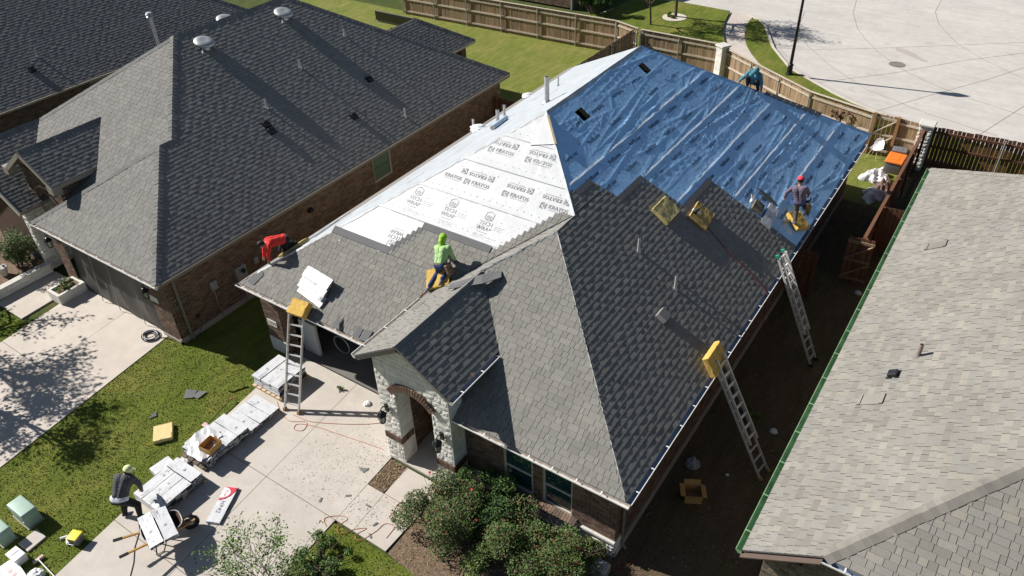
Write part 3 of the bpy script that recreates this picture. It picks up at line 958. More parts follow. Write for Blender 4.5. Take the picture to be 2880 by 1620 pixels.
def sheet(name, P, s0, s1, ulo, uhi, base, m, hfun, du=.05, ds=.03, holes=(), th=None, lift=.0):
    """underlayment strip; the lower edge floats a little (lift) so that the lap reads"""
    ns = max(2, int((s1 - s0) / ds)); nu = max(2, int((max(uhi(s0), uhi(s1)) - min(ulo(s0), ulo(s1))) / du))
    S = np.linspace(s0, s1, ns + 1)
    U = np.array([[ulo(s) + (uhi(s) - ulo(s)) * i / nu for i in range(nu + 1)] for s in S])
    SS = np.repeat(S[:, None], nu + 1, 1)
    Hh = hfun(U, SS / CS) + base + lift * np.exp(-(SS - s0) / .06)
    b = MB()
    vs = [P(U[j, i], S[j], Hh[j, i]) for j in range(ns + 1) for i in range(nu + 1)]
    fs = []
    for j in range(ns):
        for i in range(nu):
            uc = (U[j, i] + U[j + 1, i + 1]) / 2; sc_ = (S[j] + S[j + 1]) / 2
            if any(h0 < uc < h1 and g0 < sc_ < g1 for h0, h1, g0, g1 in holes): continue
            q = (j * (nu + 1) + i, j * (nu + 1) + i + 1, (j + 1) * (nu + 1) + i + 1, (j + 1) * (nu + 1) + i)
            fs.append(q)
    b.add(vs, fs)
    nn = (vs[1] - vs[0]).cross(vs[nu + 1] - vs[0])
    if nn.z < 0: b.f = [tuple(reversed(f)) for f in b.f]
    # lower lap edge turned down to the deck
    k = len(vs)
    for i in range(nu):
        a, c = vs[i], vs[i + 1]
        b.quad(a, c, P(U[0, i + 1], S[0], .001), P(U[0, i], S[0], .001))
    o = b.build(name, m, house, smooth=40)
    return o

hb = creases(300, 5.5, 19.5, 0, 8.2, .012, 21, along=.03, lw=(.5, 2.6), sg=.13)
hb2 = creases(150, 5.5, 19.5, 0, 8.2, .011, 22, along=.55, lw=(.12, .5), sg=.35)
hblue = lambda u, v: hb(u, v) + hb2(u, v) + .002
rear = lambda s: Ln - s - .02
front_r = lambda s: (s if s < 4.4 else yg + s) + .03
seams = [0.0, 1.07, 2.09, 3.07, 4.07, 5.06, 6.665]
cover = [10.9, 10.3, 8.2, 6.6, 5.3, 0]
blue_sheets = []
for i in range(6):
    lo = (lambda s, i=i: max(front_r(s), rstair(s) - .2 if s < 4.8 else 0))
    o = sheet('underlayment_sheet', PR, max(seams[i] - (.10 if i else -.002), .0), seams[i + 1] + .0, lo, rear, .003 + .0035 * (i % 2), FELTBLUE, hblue,
              holes=HOLES, lift=.010 if i else .0)
    blue_sheets.append(o)
    if i:      # pale lap edge
        b = MB(); s0 = seams[i] - .10; R = random.Random(i)
        u = max(front_r(s0), max(rstair(s0 - .03), rstair(s0 + .1)) if s0 < 4.85 else 0) + .10; n = int((rear(s0) - u) / .25)
        pts = [(u + k * .25, s0 - .006 + R.uniform(-.006, .006), .017 + R.uniform(0, .006), .022 + R.uniform(0, .016)) for k in range(n)]
        for p, q in zip(pts[:-1], pts[1:]):
            b.quad(PR(p[0], p[1], .006), PR(q[0], q[1], .006), PR(q[0], q[1] + q[3] * .5, q[2]), PR(p[0], p[1] + p[3] * .5, p[2]))
            b.quad(PR(p[0], p[1] + p[3] * .5, p[2]), PR(q[0], q[1] + q[3] * .5, q[2]), PR(q[0], q[1] + q[3] + .03, .014), PR(p[0], p[1] + p[3] + .03, .014))
        b.build('lap_edge', FELTEDGE, o)
# sheet folded over the ridge and the rear hip
b = MB(); R = random.Random(5)
def fold(path, w0, w1, n1, n2, m, name, jit=.02, up=.02):
    b = MB()
    prev = None
    for p in path:
        p = Vector(p)
        a = p + n1 * (w0 + R.uniform(-jit, jit)); c = p + n2 * (w1 + R.uniform(-jit, jit)); t = p + Vector((0, 0, up + R.uniform(-.004, .006)))
        a.z += .012; c.z += .012
        if prev:
            b.quad(prev[0], a, t, prev[1]); b.quad(prev[1], t, c, prev[2])
        prev = (a, t, c)
    return b.build(name, m, house, smooth=60)
HIPSTRIP = mat('grey_hip_strip', (.36, .37, .38), .5, .25, 9, .1, 40)
def lerp(a, b_, n):
    return [Vector(a) + (Vector(b_) - Vector(a)) * i / n for i in range(n + 1)]
Ap = Vector((0, 0, HE)); Bp = Vector((-4.4, 4.4, HE + T * 4.4)); Dp = Vector((-4.4, yg + 4.4, HE + T * 4.4))
Cp = Vector((-W / 2, yg + W / 2, PEAK)); Ep = Vector((-W / 2, Ln - W / 2, PEAK)); Fp = Vector((0, Ln, HE)); Gp = Vector((-W, yg, HE))
dnR = Vector((CS, 0, -T * CS)); dnL = Vector((-CS, 0, -T * CS)); dnF = Vector((0, -CS, -T * CS)); dnB = Vector((0, CS, -T * CS))
fold(lerp(Cp, Ep, 40), .12, .25, dnR, dnL, WRAPSIDE, 'ridge_wrap')
fold(lerp(Ep, Fp, 60), .10, .2, dnR, dnB, FELTBLUE, 'hip_wrap')
fold(lerp(Dp, Cp, 30), .05, .12, dnR, dnF, WRAPSIDE, 'hip_wrap', .03, .03)
fold(lerp(Ap + Vector((-.1, .1, .06)), Bp, 60), .014, .020, dnR, dnF, HIPSTRIP, 'hip_flashing', .010, .022)
fold(lerp(Bp, Vector((RX - .05, 3.0, RZ)), 24), .030, .028, dnF, dnL, WRAPWHITE, 'hip_flashing', .012, .03)
fold(lerp(Bp, Dp, 12), .10, .14, dnR, dnL, CAPMAT, 'ridge_shingle', .004, .022)
fold(lerp(Vector((RX, -.42, RZ + .01)), Vector((RX, 2.95, RZ + .01)), 24), .11, .13, dnR, dnL, CAPMAT, 'ridge_shingle', .004, .022)
fold(lerp(Gp + Vector((.45, .45, .30)), Cp, 60), .10, .16, dnF, dnL, WRAPWHITE, 'hip_wrap', .02, .02)

# white sheets on the front slope
hw = creases(110, -12, -4.6, 2, 8.2, .011, 31, along=.1, lw=(.3, 1.0))
hw2 = creases(90, -12, -4.6, 2, 8.2, .010, 32, along=1.3, lw=(.2, .6))
hwh = lambda u, v: hw(u, v) + hw2(u, v) + .001
WROWS = [1.85, 3.18, 4.03, 4.99, 5.85, 6.665]
xl_f = lambda s: -W + s + .02
xr_f = lambda s: (-w_ + s if s < 4.4 else -s) - .03
white_sheets = []
for i in range(5):
    s0 = WROWS[i] - (.06 if i else 0)
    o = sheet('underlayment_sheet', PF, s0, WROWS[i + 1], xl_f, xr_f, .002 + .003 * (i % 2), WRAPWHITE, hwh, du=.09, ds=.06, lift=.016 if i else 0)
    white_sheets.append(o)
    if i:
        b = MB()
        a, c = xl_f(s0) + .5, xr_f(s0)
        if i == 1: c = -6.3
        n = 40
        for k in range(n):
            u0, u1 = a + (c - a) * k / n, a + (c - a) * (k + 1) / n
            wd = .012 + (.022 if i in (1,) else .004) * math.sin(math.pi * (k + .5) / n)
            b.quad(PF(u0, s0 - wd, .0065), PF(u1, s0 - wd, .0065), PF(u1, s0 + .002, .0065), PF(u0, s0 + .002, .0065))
        b.build('painted_lap_shadow', PRINTGREY, o)  # flat grey strip that paints the shadow line along the lap
# a loose flap near the peak
b = MB(); b.slab([PF(-6.62, 5.72, .03), PF(-5.88, 5.92, .035), PF(-6.35, 6.40, .02), PF(-6.62, 6.62, .012)], .004)
b.build('loose_flap', WRAPWHITE, house, smooth=60)
b = MB(); b.beam(Cp + Vector((.12, -.12, -.03)), Cp + Vector((.78, -.78, -.46)), .06, .03); b.build('batten', LUMBER, house)
# left slope
hl = creases(180, 1, 19, 0, 8, .014, 33, along=.0, lw=(.3, 1.2))
sheet('underlayment_sheet', PL, .95, 6.66, lambda s: yg + s + .03, lambda s: Ln - s - .03, .003, WRAPSIDE, lambda u, v: hl(u, v), du=.07, ds=.06)
sheet('eave_membrane', PL, 0, 1.0, lambda s: yg + s + .03, lambda s: Ln - s - .03, .001, MEMBRANE, lambda u, v: 0 * np.asarray(u), du=1, ds=.3)

# ---- print on the sheets
def print_on(parent, P, hf, strokes, uc, sc_, ang, m, name='print', flipu=1, up=.012):
    """strokes: (verts, faces) lists in a flat 2D frame, laid on the slope at (uc, plan s) turned by ang"""
    ca, sa = math.cos(ang), math.sin(ang)
    b = MB()
    for V, F, dx, dy in strokes:
        pts = []
        for v in V:
            x, y = v[0] + dx, v[1] + dy
            X, Yv = x * ca - y * sa, x * sa + y * ca
            u = uc + flipu * X; vv = sc_ / CS + Yv
            pts.append((u, vv))
        uu = np.array([p[0] for p in pts]); v2 = np.array([p[1] for p in pts])
        hh = hf(uu, v2)
        b.add([P(u, v * CS, up + h_) for (u, v), h_ in zip(pts, hh)], F if flipu > 0 else [tuple(reversed(f)) for f in F])
    return b.build(name, m, parent)

def rect2(x0, x1, y0, y1):
    return ([Vector((x0, y0, 0)), Vector((x1, y0, 0)), Vector((x1, y1, 0)), Vector((x0, y1, 0))], [(0, 1, 2, 3)], 0, 0)
def tri2(*p):
    return ([Vector((x, y, 0)) for x, y in p], [tuple(range(len(p)))], 0, 0)
KT = text_mesh('KRATOS', .150, .003, 1.05)
KB = text_mesh('BUILDING PRODUCTS', .050, .0, 1.05)
logo = [rect2(-.42, -.40, -.09, .09), tri2((-.385, .09), (-.30, .09), (-.385, .02)), tri2((-.24, .09), (-.24, .0), (-.33, 0)),
        tri2((-.24, -.09), (-.24, -.01), (-.33, -.01)), tri2((-.385, -.09), (-.30, -.09), (-.385, -.02)), tri2((-.36, -.0), (-.30, .045), (-.30, -.045))]
kratos = [(KT[0], KT[1], .12, .02), (KB[0], KB[1], .12, -.070)] + logo
for si, sy, up_xs, dn_s, dn_xs in ((3, 5.365, (-7.36, -6.12), 5.59, (-7.34, -6.12)), (2, 4.405, (-8.50, -7.56, -6.26, -5.04), 4.64, (-8.45, -7.54, -6.25, -5.10))):
    for x in up_xs:
        st = kratos[:2] if x < xl_f(sy) + .55 else kratos
        if x + .40 > xr_f(sy): st = kratos[2:] + [kratos[0]]
        if x + .45 < xr_f(sy) + .2: print_on(white_sheets[si], PF, hwh, st, x, sy, 0, PRINTGREY, 'printed_logo')
    for x in dn_xs:
        st = kratos[2:] if x < xl_f(dn_s) + .33 else kratos
        if x + .38 < xr_f(dn_s): print_on(white_sheets[si], PF, hwh, st, x, dn_s, math.pi, PRINTGREY, 'printed_logo')
TW1 = text_mesh('TECH', .17, .002, 1.0); TW2 = text_mesh('WRAP', .17, .002, 1.0)
def hexa(r0, r1):
    V = []; F = []
    for i in range(6):
        a = math.pi / 3 * i + math.pi / 6
        V += [Vector((r0 * math.cos(a), r0 * math.sin(a), 0)), Vector((r1 * math.cos(a), r1 * math.sin(a), 0))]
    for i in range(6):
        j = (i + 1) % 6; F.append((2 * i, 2 * i + 1, 2 * j + 1, 2 * j))
    return V, F, 0, .24
tech = [hexa(.135, .155), ([Vector((x, y, 0)) for x, y in ((-.13, .13), (0, .23), (.13, .13), (.07, .10), (0, .16), (-.07, .10))], [(0, 1, 4, 5), (1, 2, 3, 4)], 0, 0),
        tri2((-.13, .21), (-.02, .27), (-.02, .2)), tri2((.13, .21), (.02, .27), (.02, .2)),
        (TW1[0], TW1[1], 0, .0), (TW2[0], TW2[1], 0, -.15), rect2(-.17, .17, -.27, -.25)]
for k, (x, y, a, si) in enumerate(((-10.38, 3.43, math.pi, 0), (-9.13, 3.41, math.pi, 0), (-9.15, 4.48, 0, 1), (-7.91, 4.48, 0, 1), (-6.67, 4.45, 0, 1), (-5.6, 4.6, 0, 1))):
    s = y - yg
    if not (xl_f(s) + .4 < x < xr_f(s) - .35) or k == 5: continue
    par = white_sheets[si]
    print_on(par, PF, hwh, tech, x, s, a, PRINTPALE, 'printed_logo')
    lines = []
    R = random.Random(k)
    for j in range(7):
        yy = -.34 - j * .036; x0 = -.25 + R.uniform(0, .05)
        for q in range(R.randint(3, 5)):
            l = R.uniform(.05, .16); lines.append(rect2(x0, x0 + l, yy, yy + .010)); x0 += l + .03
    for j in range(3):
        x0 = .28
        for q in range(3):
            l = R.uniform(.04, .12); lines.append(rect2(x0, x0 + l, .0 - j * .05, .012 - j * .05)); x0 += l + .03
    if a == 0 and s > 3.35: print_on(par, PF, hwh, lines, x, s, a, PRINTPALE, 'printed_text')['kind'] = 'stuff'
FB = text_mesh('FeltBuster', .165, .003, .98)
UL = text_mesh('UL', .07, .0, 1.0)
R = random.Random(4)
hfl = lambda u, v: hblue(u, v)
for i in range(6):
    for row, frac in enumerate((.30, .72)):
        s = seams[i] + (min(seams[i + 1], seams[i] + 1.02) - seams[i]) * frac
        if i == 5: s = 5.06 + (.40 if row == 0 else .92)
        rot = 0 if not (i == 5 and row == 1) else math.pi
        u = max(front_r(s), cover[i]) + .45 + row * .62 + R.uniform(0, .2)
        while u < rear(s) - .45:
            if not any(h0 - .3 < u < h1 + .3 and g0 - .1 < s < g1 + .1 for h0, h1, g0, g1 in HOLES) and not (u < rstair(s) + .25):
                print_on(blue_sheets[i], PR, hfl, [(FB[0], FB[1], 0, 0)], u, s, rot, PRINTDARK, 'printed_logo', up=.0075)
                if u + .62 < rear(s) - .2:
                    print_on(blue_sheets[i], PR, hfl, [(UL[0], UL[1], 0, 0)], u + .62, s + .1, rot, PRINTDARK, 'printed_mark', up=.0075)
            u += 1.27 + R.choice((0, 0, 0, .05, 1.27))

# cap nails holding the sheets
def cap_nails(P, rows, hf, m, name):
    b = MB(); R = random.Random(12)
    for s, u0, u1, step in rows:
        u = u0
        while u < u1:
            if not (P is PR and (u < rstair(s) + .1 and s < 4.9 or any(h0 < u < h1 and g0 < s < g1 for h0, h1, g0, g1 in HOLES))):
                ss = s + R.uniform(-.015, .015); h_ = float(hf(np.array([u]), np.array([ss / CS]))[0]) + .013
                b.add([P(u + .014 * math.cos(a), ss + .014 * math.sin(a) * CS, h_) for a in [math.pi * k / 3 for k in range(6)]], [tuple(range(6))])
            u += step * R.uniform(.85, 1.15)
    o = b.build(name, m, house); o['kind'] = 'stuff'
cap_nails(PF, [(s, xl_f(s) + .3, xr_f(s) - .1, .22) for s in (3.27, 4.12, 5.08, 5.94)] + [(s, xl_f(s) + .3, xr_f(s) - .1, .6) for s in (3.7, 4.75, 5.5)], hwh, PRINTGREY, 'cap_nails')
cap_nails(PR, [(s, front_r(s) + .2, rear(s) - .1, .35) for s in (1.06, 2.08, 3.06, 4.06, 5.05)] + [(s, front_r(s) + .2, rear(s) - .1, .8) for s in (.5, 1.55, 2.55, 3.55, 4.55, 5.6, 6.3)], hblue, PRINTDARK, 'cap_nails')
for k, (u, s) in enumerate(((3.0, 1.6), (5.2, 1.7), (7.4, 1.5), (9.6, 1.8), (11.8, 1.6), (6.2, 2.7), (8.6, 2.8), (11.0, 2.7), (13.2, 2.8), (9.2, 4.0), (12.0, 4.1))):
    if yg + s + .6 < u < Ln - s - .6:
        print_on(house, PL, hl, kratos, u, s, math.pi / 2 * 0 + math.pi, PRINTPALE, 'printed_logo', flipu=-1)
# ------------------------------------------------------------------ walls, gutters and porch of the same house
mort = MB(); brk = MB()
brick_wall(mort, brk, (-.35, .35, 0), (0, 1, 0), (1, 0, 0), 19.4, .25, 2.6, [(0, .42, .25, .60)], 41)
WIN = [(1.16, 2.0, .70, 2.10), (2.28, 3.10, .70, 2.10)]
brick_wall(mort, brk, (-4.6, .35, 0), (1, 0, 0), (0, -1, 0), 4.25, .62, 2.6, WIN, 42)
brick_wall(mort, brk, (-13.0, 1.22, 0), (1, 0, 0), (0, -1, 0), .70, .56, 2.62, [], 43)
brick_wall(mort, brk, (-12.3, 1.22, 0), (1, 0, 0), (0, -1, 0), 5.4, 2.30, 2.62, [], 44)
brick_wall(mort, brk, (-12.3, 1.22, 0), (0, 1, 0), (1, 0, 0), .45, .05, 2.10, [], 45)
brick_wall(mort, brk, (-13.0, 1.22, 0), (0, 1, 0), (-1, 0, 0), 3, .05, 2.62, [], 46)
brick_wall(mort, brk, (-6.45, .36, 0), (0, 1, 0), (1, 0, 0), 2.6, .1, 3.4, [], 47)
mort.quad((-13.0, 4.2, 0), (-13.0, 19.75, 0), (-13.0, 19.75, 2.6), (-13.0, 4.2, 2.6))
mort.quad((-.35, 19.75, 0), (-13.0, 19.75, 0), (-13.0, 19.75, 2.6), (-.35, 19.75, 2.6))
wall = mort.build('wall', MORTAR, house)
o = brk.build('bricks', BRICK, house); o['kind'] = 'stuff'
b = MB()
b.box(-.37, -.31, .3, 19.8, 0, .25); b.box(-4.62, -.31, .30, .352, 0, .05)
b.build('foundation', SLABM, house)
# soldier course over the garage opening
def brick_piece(parent, c, size, M=None, tone=None):
    m_ = BRICK
    b = MB(); b.box(-size[0] / 2, size[0] / 2, -size[1] / 2, size[1] / 2, -size[2] / 2, size[2] / 2, 0, random.random() if tone is None else tone)
    o = b.build('brick', m_, None); under(parent, o)
    o.matrix_basis = Matrix.Translation(c) @ (M if M is not None else Matrix.Identity(4))
    return o
for i in range(70):
    brick_piece(wall, (-12.27 + i * .0765, 1.235, 2.195), (.065, .06, .20))
b = MB(); b.box(-12.3, -6.92, 1.222, 1.5, 2.06, 2.31); b.build('garage_lintel', MORTAR, house)
# brick sill under the windows, bricks on edge sloping outwards
for i in range(29):
    brick_piece(wall, (-3.52 + i * .0765, .27, .665), (.066, .20, .09), Matrix.Rotation(.28, 4, 'X'), random.uniform(.6, 1))
for (u0, u1, z0, z1) in WIN:
    window(house, (-4.6, .35, 0), (1, 0, 0), (0, -1, 0), u0, u1, z0, z1, blind=False)
b = MB()
for z0, z1, x0, x1 in ((.56, .62, -4.6, -.33),):
    b.box(x0, x1, .27, .36, z0, z1)
b.box(-4.58, -3.55, .22, .36, .40, .50)
b.build('stone_ledge', CASTSTONE, house)
def stone_panel(q, P0, U, N, L, z0, z1, seed, dep):
    g = MB(); g.quad(*q); o = g.build('stone_base', STONEGROUT, house); stone_course(o, house, P0, U, N, L, z0, z1, seed, dep)
stone_panel([(-4.6, .345, 0), (-.345, .345, 0), (-.345, .345, .57), (-4.6, .345, .57)], (-3.6, .345, 0), (1, 0, 0), (0, -1, 0), 3.28, .02, .56, 51, .05)
stone_panel([(-.345, .345, 0), (-.345, .78, 0), (-.345, .78, .6), (-.345, .345, .6)], (-.345, .33, 0), (0, 1, 0), (1, 0, 0), .44, .02, .60, 52, .04)
stone_panel([(-13.0, 1.215, 0), (-12.3, 1.215, 0), (-12.3, 1.215, .56), (-13.0, 1.215, .56)], (-13.02, 1.215, 0), (1, 0, 0), (0, -1, 0), .74, .02, .56, 53, .03)

# porch: piers, arch, gable
XL, XR, XA, XB, YP = -6.9, -4.6, -6.33, -5.17, -.15
AZ, AR = 2.26, .74
def arch_z(x): return AZ + math.sqrt(max(0, AR * AR - (x + 5.75) ** 2))
def rake_z(x): return RZ - T * abs(x - RX) - .10
pm = MB()
n = 46
for i in range(n):
    a, c = XL + (XR - XL) * i / n, XL + (XR - XL) * (i + 1) / n
    m_ = (a + c) / 2
    op = XA < m_ < XB
    z0a = arch_z(max(XA, min(XB, a))) if op else 0; z0c = arch_z(max(XA, min(XB, c))) if op else 0
    for y, rev in ((YP, False), (.34, True)):
        q = [(a, y, z0a), (c, y, z0c), (c, y, rake_z(c)), (a, y, rake_z(a))]
        pm.add(q, [(3, 2, 1, 0) if rev else (0, 1, 2, 3)])
    if op: pm.quad((a, YP, z0a), (a, .34, z0a), (c, .34, z0c), (c, YP, z0c))
for x in (XL, XR):
    pm.quad((x, YP, 0), (x, .36, 0), (x, .36, rake_z(x)), (x, YP, rake_z(x)))
for x in (XA, XB):
    pm.quad((x, YP, 0), (x, .34, 0), (x, .34, arch_z(x)), (x, YP, arch_z(x)))
porch = pm.build('porch', STONEGROUT, house)
def phole(u, z):
    x = XL + u
    if z > rake_z(x) - .06: return True
    if XA < x < XB and z < arch_z(x) + .10: return True
    r = math.hypot(x + 5.75, z - AZ)
    return XA - .16 < x < XB + .16 and z > 2.62 and r < AR + .19
stone_course(porch, house, (XL, YP, 0), (1, 0, 0), (0, -1, 0), XR - XL, .02, .83, 61, .020, phole)
stone_course(porch, house, (XL, YP, 0), (1, 0, 0), (0, -1, 0), XR - XL, 1.05, 4.5, 62, .020, phole)
stone_course(porch, house, (XR, YP - .02, 0), (0, 1, 0), (1, 0, 0), .52, .02, .83, 63, .02)
stone_course(porch, house, (XR, YP - .02, 0), (0, 1, 0), (1, 0, 0), .52, 1.05, 3.72, 64, .02)
stone_course(porch, house, (XA, YP, 0), (0, 1, 0), (1, 0, 0), .48, .02, .83, 65, .008, hs=(.26, .34))
stone_course(porch, house, (XA, YP, 0), (0, 1, 0), (1, 0, 0), .48, 1.05, 2.72, 66, .008, hs=(.28, .36))
for x0, x1 in ((XL, XA), (XB, XR)):       # brown brick band
    k = int((x1 - x0) / .0765)
    for i in range(k):
        brick_piece(porch, (x0 + (i + .5) * (x1 - x0) / k, YP - .012, .94), ((x1 - x0) / k - .010, .045, .20))
for xx in (XA, XR):
    for i in range(6):
        brick_piece(porch, (xx + .010, YP + .02 + i * .078, .94), (.03, .067, .20))
na = 21
half = math.asin(.58 / AR) + .06
for i in range(na):
    a = -half + 2 * half * (i + .5) / na
    c = Vector((-5.75 + (AR + .095) * math.sin(a), YP - .02, AZ + (AR + .095) * math.cos(a)))
    brick_piece(porch, c, (2 * half * AR / na - .008, .12, .21), Matrix.Rotation(a, 4, 'Y'), random.uniform(.35, 1))
for side in (-1, 1):                       # bricks on end below the rake
    for i in range(17):
        x = RX + side * (.06 + i * .0765)
        if x < XL + .02 or x > XR - .02: continue
        brick_piece(porch, (x, YP - .006, rake_z(x) - .10), (.064, .03, .20), None, random.uniform(0, .5))
b = MB()
b.box(XL + .02, XR - .02, -.18, 2.9, .02, .10)
b.build('porch_floor', CONCRETE, house)
b = MB(); b.quad((XL + .4, 2.9, 0), (XR, 2.9, 0), (XR, 2.9, 3.4), (XL + .4, 2.9, 3.4)); b.quad((XR - .02, .36, 0), (XR - .02, 2.9, 0), (XR - .02, 2.9, 3.4), (XR - .02, .36, 3.4))
b.box(XL + .1, XR, .345, 2.9, 3.38, 3.42)
b.build('entry_wall', BRICK, house)
b = MB(); b.box(-6.15, -5.2, 2.83, 2.89, .1, 2.4); b.build('front_door', DARKMETAL, house)
# rake boards of the porch gable
b = MB()
for side in (-1, 1):
    p0 = Vector((RX, -.36, RZ - .09)); p1 = Vector((RX + side * PHW, -.36, RZ - T * PHW - .09))
    b.beam(p0, p1, .05, .16)
b.build('rake_board', FASCIA, house)
b = MB()
for side in (-1, 1):
    b.quad((RX, -.40, RZ - .035), (RX, -.15, RZ - .035), (RX + side * PHW, -.15, RZ - .035 - T * PHW), (RX + side * PHW, -.40, RZ - .035 - T * PHW))
b.build('porch_soffit', SOFFIT, house)

# eaves: fascia, soffit, gutters
def eave(root, p0, p1, out, wall_d=.35, sof=True):
    p0, p1, out = Vector(p0), Vector(p1), Vector(out)
    b = MB(); b.beam(p0 + Vector((0, 0, -.10)) - out * .015, p1 + Vector((0, 0, -.10)) - out * .015, .02, .16)
    b.build('fascia', FASCIA, root)
    if sof:
        b = MB(); dz = Vector((0, 0, -.165))
        b.quad(p0 + dz, p1 + dz, p1 + dz - out * (wall_d + .02), p0 + dz - out * (wall_d + .02)); b.build('soffit', SOFFIT, root)
eave(house, (-W, yg, HE), (-7.2, yg, HE), (0, -1, 0)); eave(house, (-4.62, 0, HE), (0, 0, HE), (0, -1, 0))
eave(house, (0, 0, HE), (0, Ln, HE), (1, 0, 0)); eave(house, (-W, yg, HE), (-W, Ln, HE), (-1, 0, 0))
gutter(house, (-W - .02, yg - .002, HE - .015), (-7.28, yg - .002, HE - .015), (0, -1, 0), straps=.62)
gutter(house, (-4.60, -.002, HE - .015), (.10, -.002, HE - .015), (0, -1, 0), straps=.62)
SKYGUT = mat('sky_tinted_gutter', (.22, .27, .36), .35, .1, 4)  # gutter inside coloured blue, painting in the sky it reflects
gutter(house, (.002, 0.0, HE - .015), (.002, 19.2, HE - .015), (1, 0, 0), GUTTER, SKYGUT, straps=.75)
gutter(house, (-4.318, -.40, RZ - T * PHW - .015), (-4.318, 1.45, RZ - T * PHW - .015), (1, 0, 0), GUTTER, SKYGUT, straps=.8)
gutter(house, (-7.222, -.40, RZ - T * PHW - .015), (-7.222, 2.2, RZ - T * PHW - .015), (-1, 0, 0), straps=.8)
b = MB(); b.tube([(-.27, .62, 2.55), (-.30, .64, 2.3), (-.30, .64, .25), (-.18, .64, .12)], .04, 8); b.build('downspout', FASCIA, house)

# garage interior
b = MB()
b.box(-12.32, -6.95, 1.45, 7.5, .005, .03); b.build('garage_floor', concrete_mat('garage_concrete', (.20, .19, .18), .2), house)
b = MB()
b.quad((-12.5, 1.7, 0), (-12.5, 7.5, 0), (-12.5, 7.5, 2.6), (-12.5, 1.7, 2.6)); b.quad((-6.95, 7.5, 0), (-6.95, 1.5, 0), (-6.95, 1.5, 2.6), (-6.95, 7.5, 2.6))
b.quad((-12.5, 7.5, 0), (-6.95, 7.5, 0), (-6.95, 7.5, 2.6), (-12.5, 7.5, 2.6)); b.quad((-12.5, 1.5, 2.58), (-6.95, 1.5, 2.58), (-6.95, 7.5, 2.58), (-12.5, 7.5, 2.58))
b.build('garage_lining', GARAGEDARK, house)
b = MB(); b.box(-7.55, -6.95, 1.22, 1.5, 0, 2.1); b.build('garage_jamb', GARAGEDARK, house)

# number plate
b = MB(); b.box(-12.90, -12.50, 1.185, 1.21, 1.08, 1.30)
pl = b.build('number_plate', CASTSTONE, house)
V, F = text_mesh('1220', .15, .002, 1.05)
b = MB(); b.add([(-12.69 + v.x, 1.1845, 1.20 + v.y) for v in V], F); b.build('house_number', PRINTBLACK, pl)

def wall_lantern(label, loc, k=1.0):
    t = thing('wall_lantern', label, 'lantern', loc, 0, 'porch and garage lanterns')
    b = MB(); b.box(-.055, .055, -.03, .0, -.10, .12); b.tube([(0, -.02, .05), (0, -.12, .14), (0, -.20, .12), (0, -.20, .04)], .014, 6); b.build('bracket', DARKMETAL, t)
    b = MB(); b.lathe([(.015, .06), (.05, .045), (.125, -.055), (.125, -.07), (.01, -.07)], (0, -.20, 0), 6); b.build('hood', DARKMETAL, t)
    b = MB()
    for i in range(6):
        a = math.pi / 3 * i
        b.beam((.10 * math.cos(a), -.20 + .10 * math.sin(a), -.07), (.065 * math.cos(a), -.20 + .065 * math.sin(a), -.29), .012, .012)
    b.lathe([(.07, -.29), (.075, -.30), (.03, -.33), (.005, -.35)], (0, -.20, 0), 6); b.build('cage', DARKMETAL, t)
    b = MB(); b.lathe([(.088, -.075), (.056, -.285)], (0, -.20, 0), 6); b.build('glass', mat('lantern_glass', (.35, .38, .34), .15, .1, 8), t)
    t.scale = (k, k, k)
    return t
wall_lantern('black wall lantern left of the white stone porch arch', (-6.64, YP - .04, 2.05), 1.1)
wall_lantern('black wall lantern right of the white stone porch arch', (-4.86, YP - .04, 2.05), 1.1)
# ------------------------------------------------------------------ the neighbouring houses
# --- house with the slate grey roof (left)
XE, YW, WW, wW, LL, YM = -15.36, -.53, 12.99, 6.82, 18.32, -.06
lh = thing('brick_house', 'brown brick house with dark slate shingle roof and screened garage', 'house', (-21.8, 9, 0), worldspace=True)
P2, _ = plane_frame('r', XE, 0); F2, _ = plane_frame('f', 0, YW); M2, _ = plane_frame('f', 0, YM); L2, _ = plane_frame('l', XE - WW, 0); B2, _ = plane_frame('b', 0, LL)
hw_ = wW / 2; XC = XE - WW / 2
deck = MB()
def face2(P, pts): roof_slab(deck, [P(u, s) for u, s in pts], .03)
face2(P2, [(YW, 0), (LL, 0), (LL - WW / 2, WW / 2), (YM + WW / 2, WW / 2), (YM + hw_, hw_), (YW + hw_, hw_)])
face2(F2, [(XE - wW, 0), (XE, 0), (XE - hw_, hw_)])
face2(M2, [(XE - WW + .6, .6), (XE - wW + .6, .6), (XE - hw_, hw_), (XC, WW / 2)])
face2(L2, [(LL, 0), (YM, 0), (YM + WW / 2, WW / 2), (LL - WW / 2, WW / 2)])
face2(B2, [(XE, 0), (XE - WW, 0), (XC, WW / 2)])
WL2, _ = plane_frame('l', XE - wW, 0)
face2(WL2, [(YM + hw_, hw_), (YW + hw_, hw_), (YW, 0), (YM, 0)])
# porch gable in front of the main slope
GX, GZ, GHW, GY = -22.70, 4.87, 1.42, .19
G2, _ = plane_frame('r', GX + GHW, 0, z=GZ - T * GHW); G3, _ = plane_frame('l', GX - GHW, 0, z=GZ - T * GHW)
gy = lambda z: YM + (z - HE) / T
face2(G2, [(GY, 0), (gy(GZ - T * GHW), 0), (gy(GZ), GHW), (GY, GHW)])
face2(G3, [(gy(GZ - T * GHW), 0), (GY, 0), (GY, GHW), (gy(GZ), GHW)])
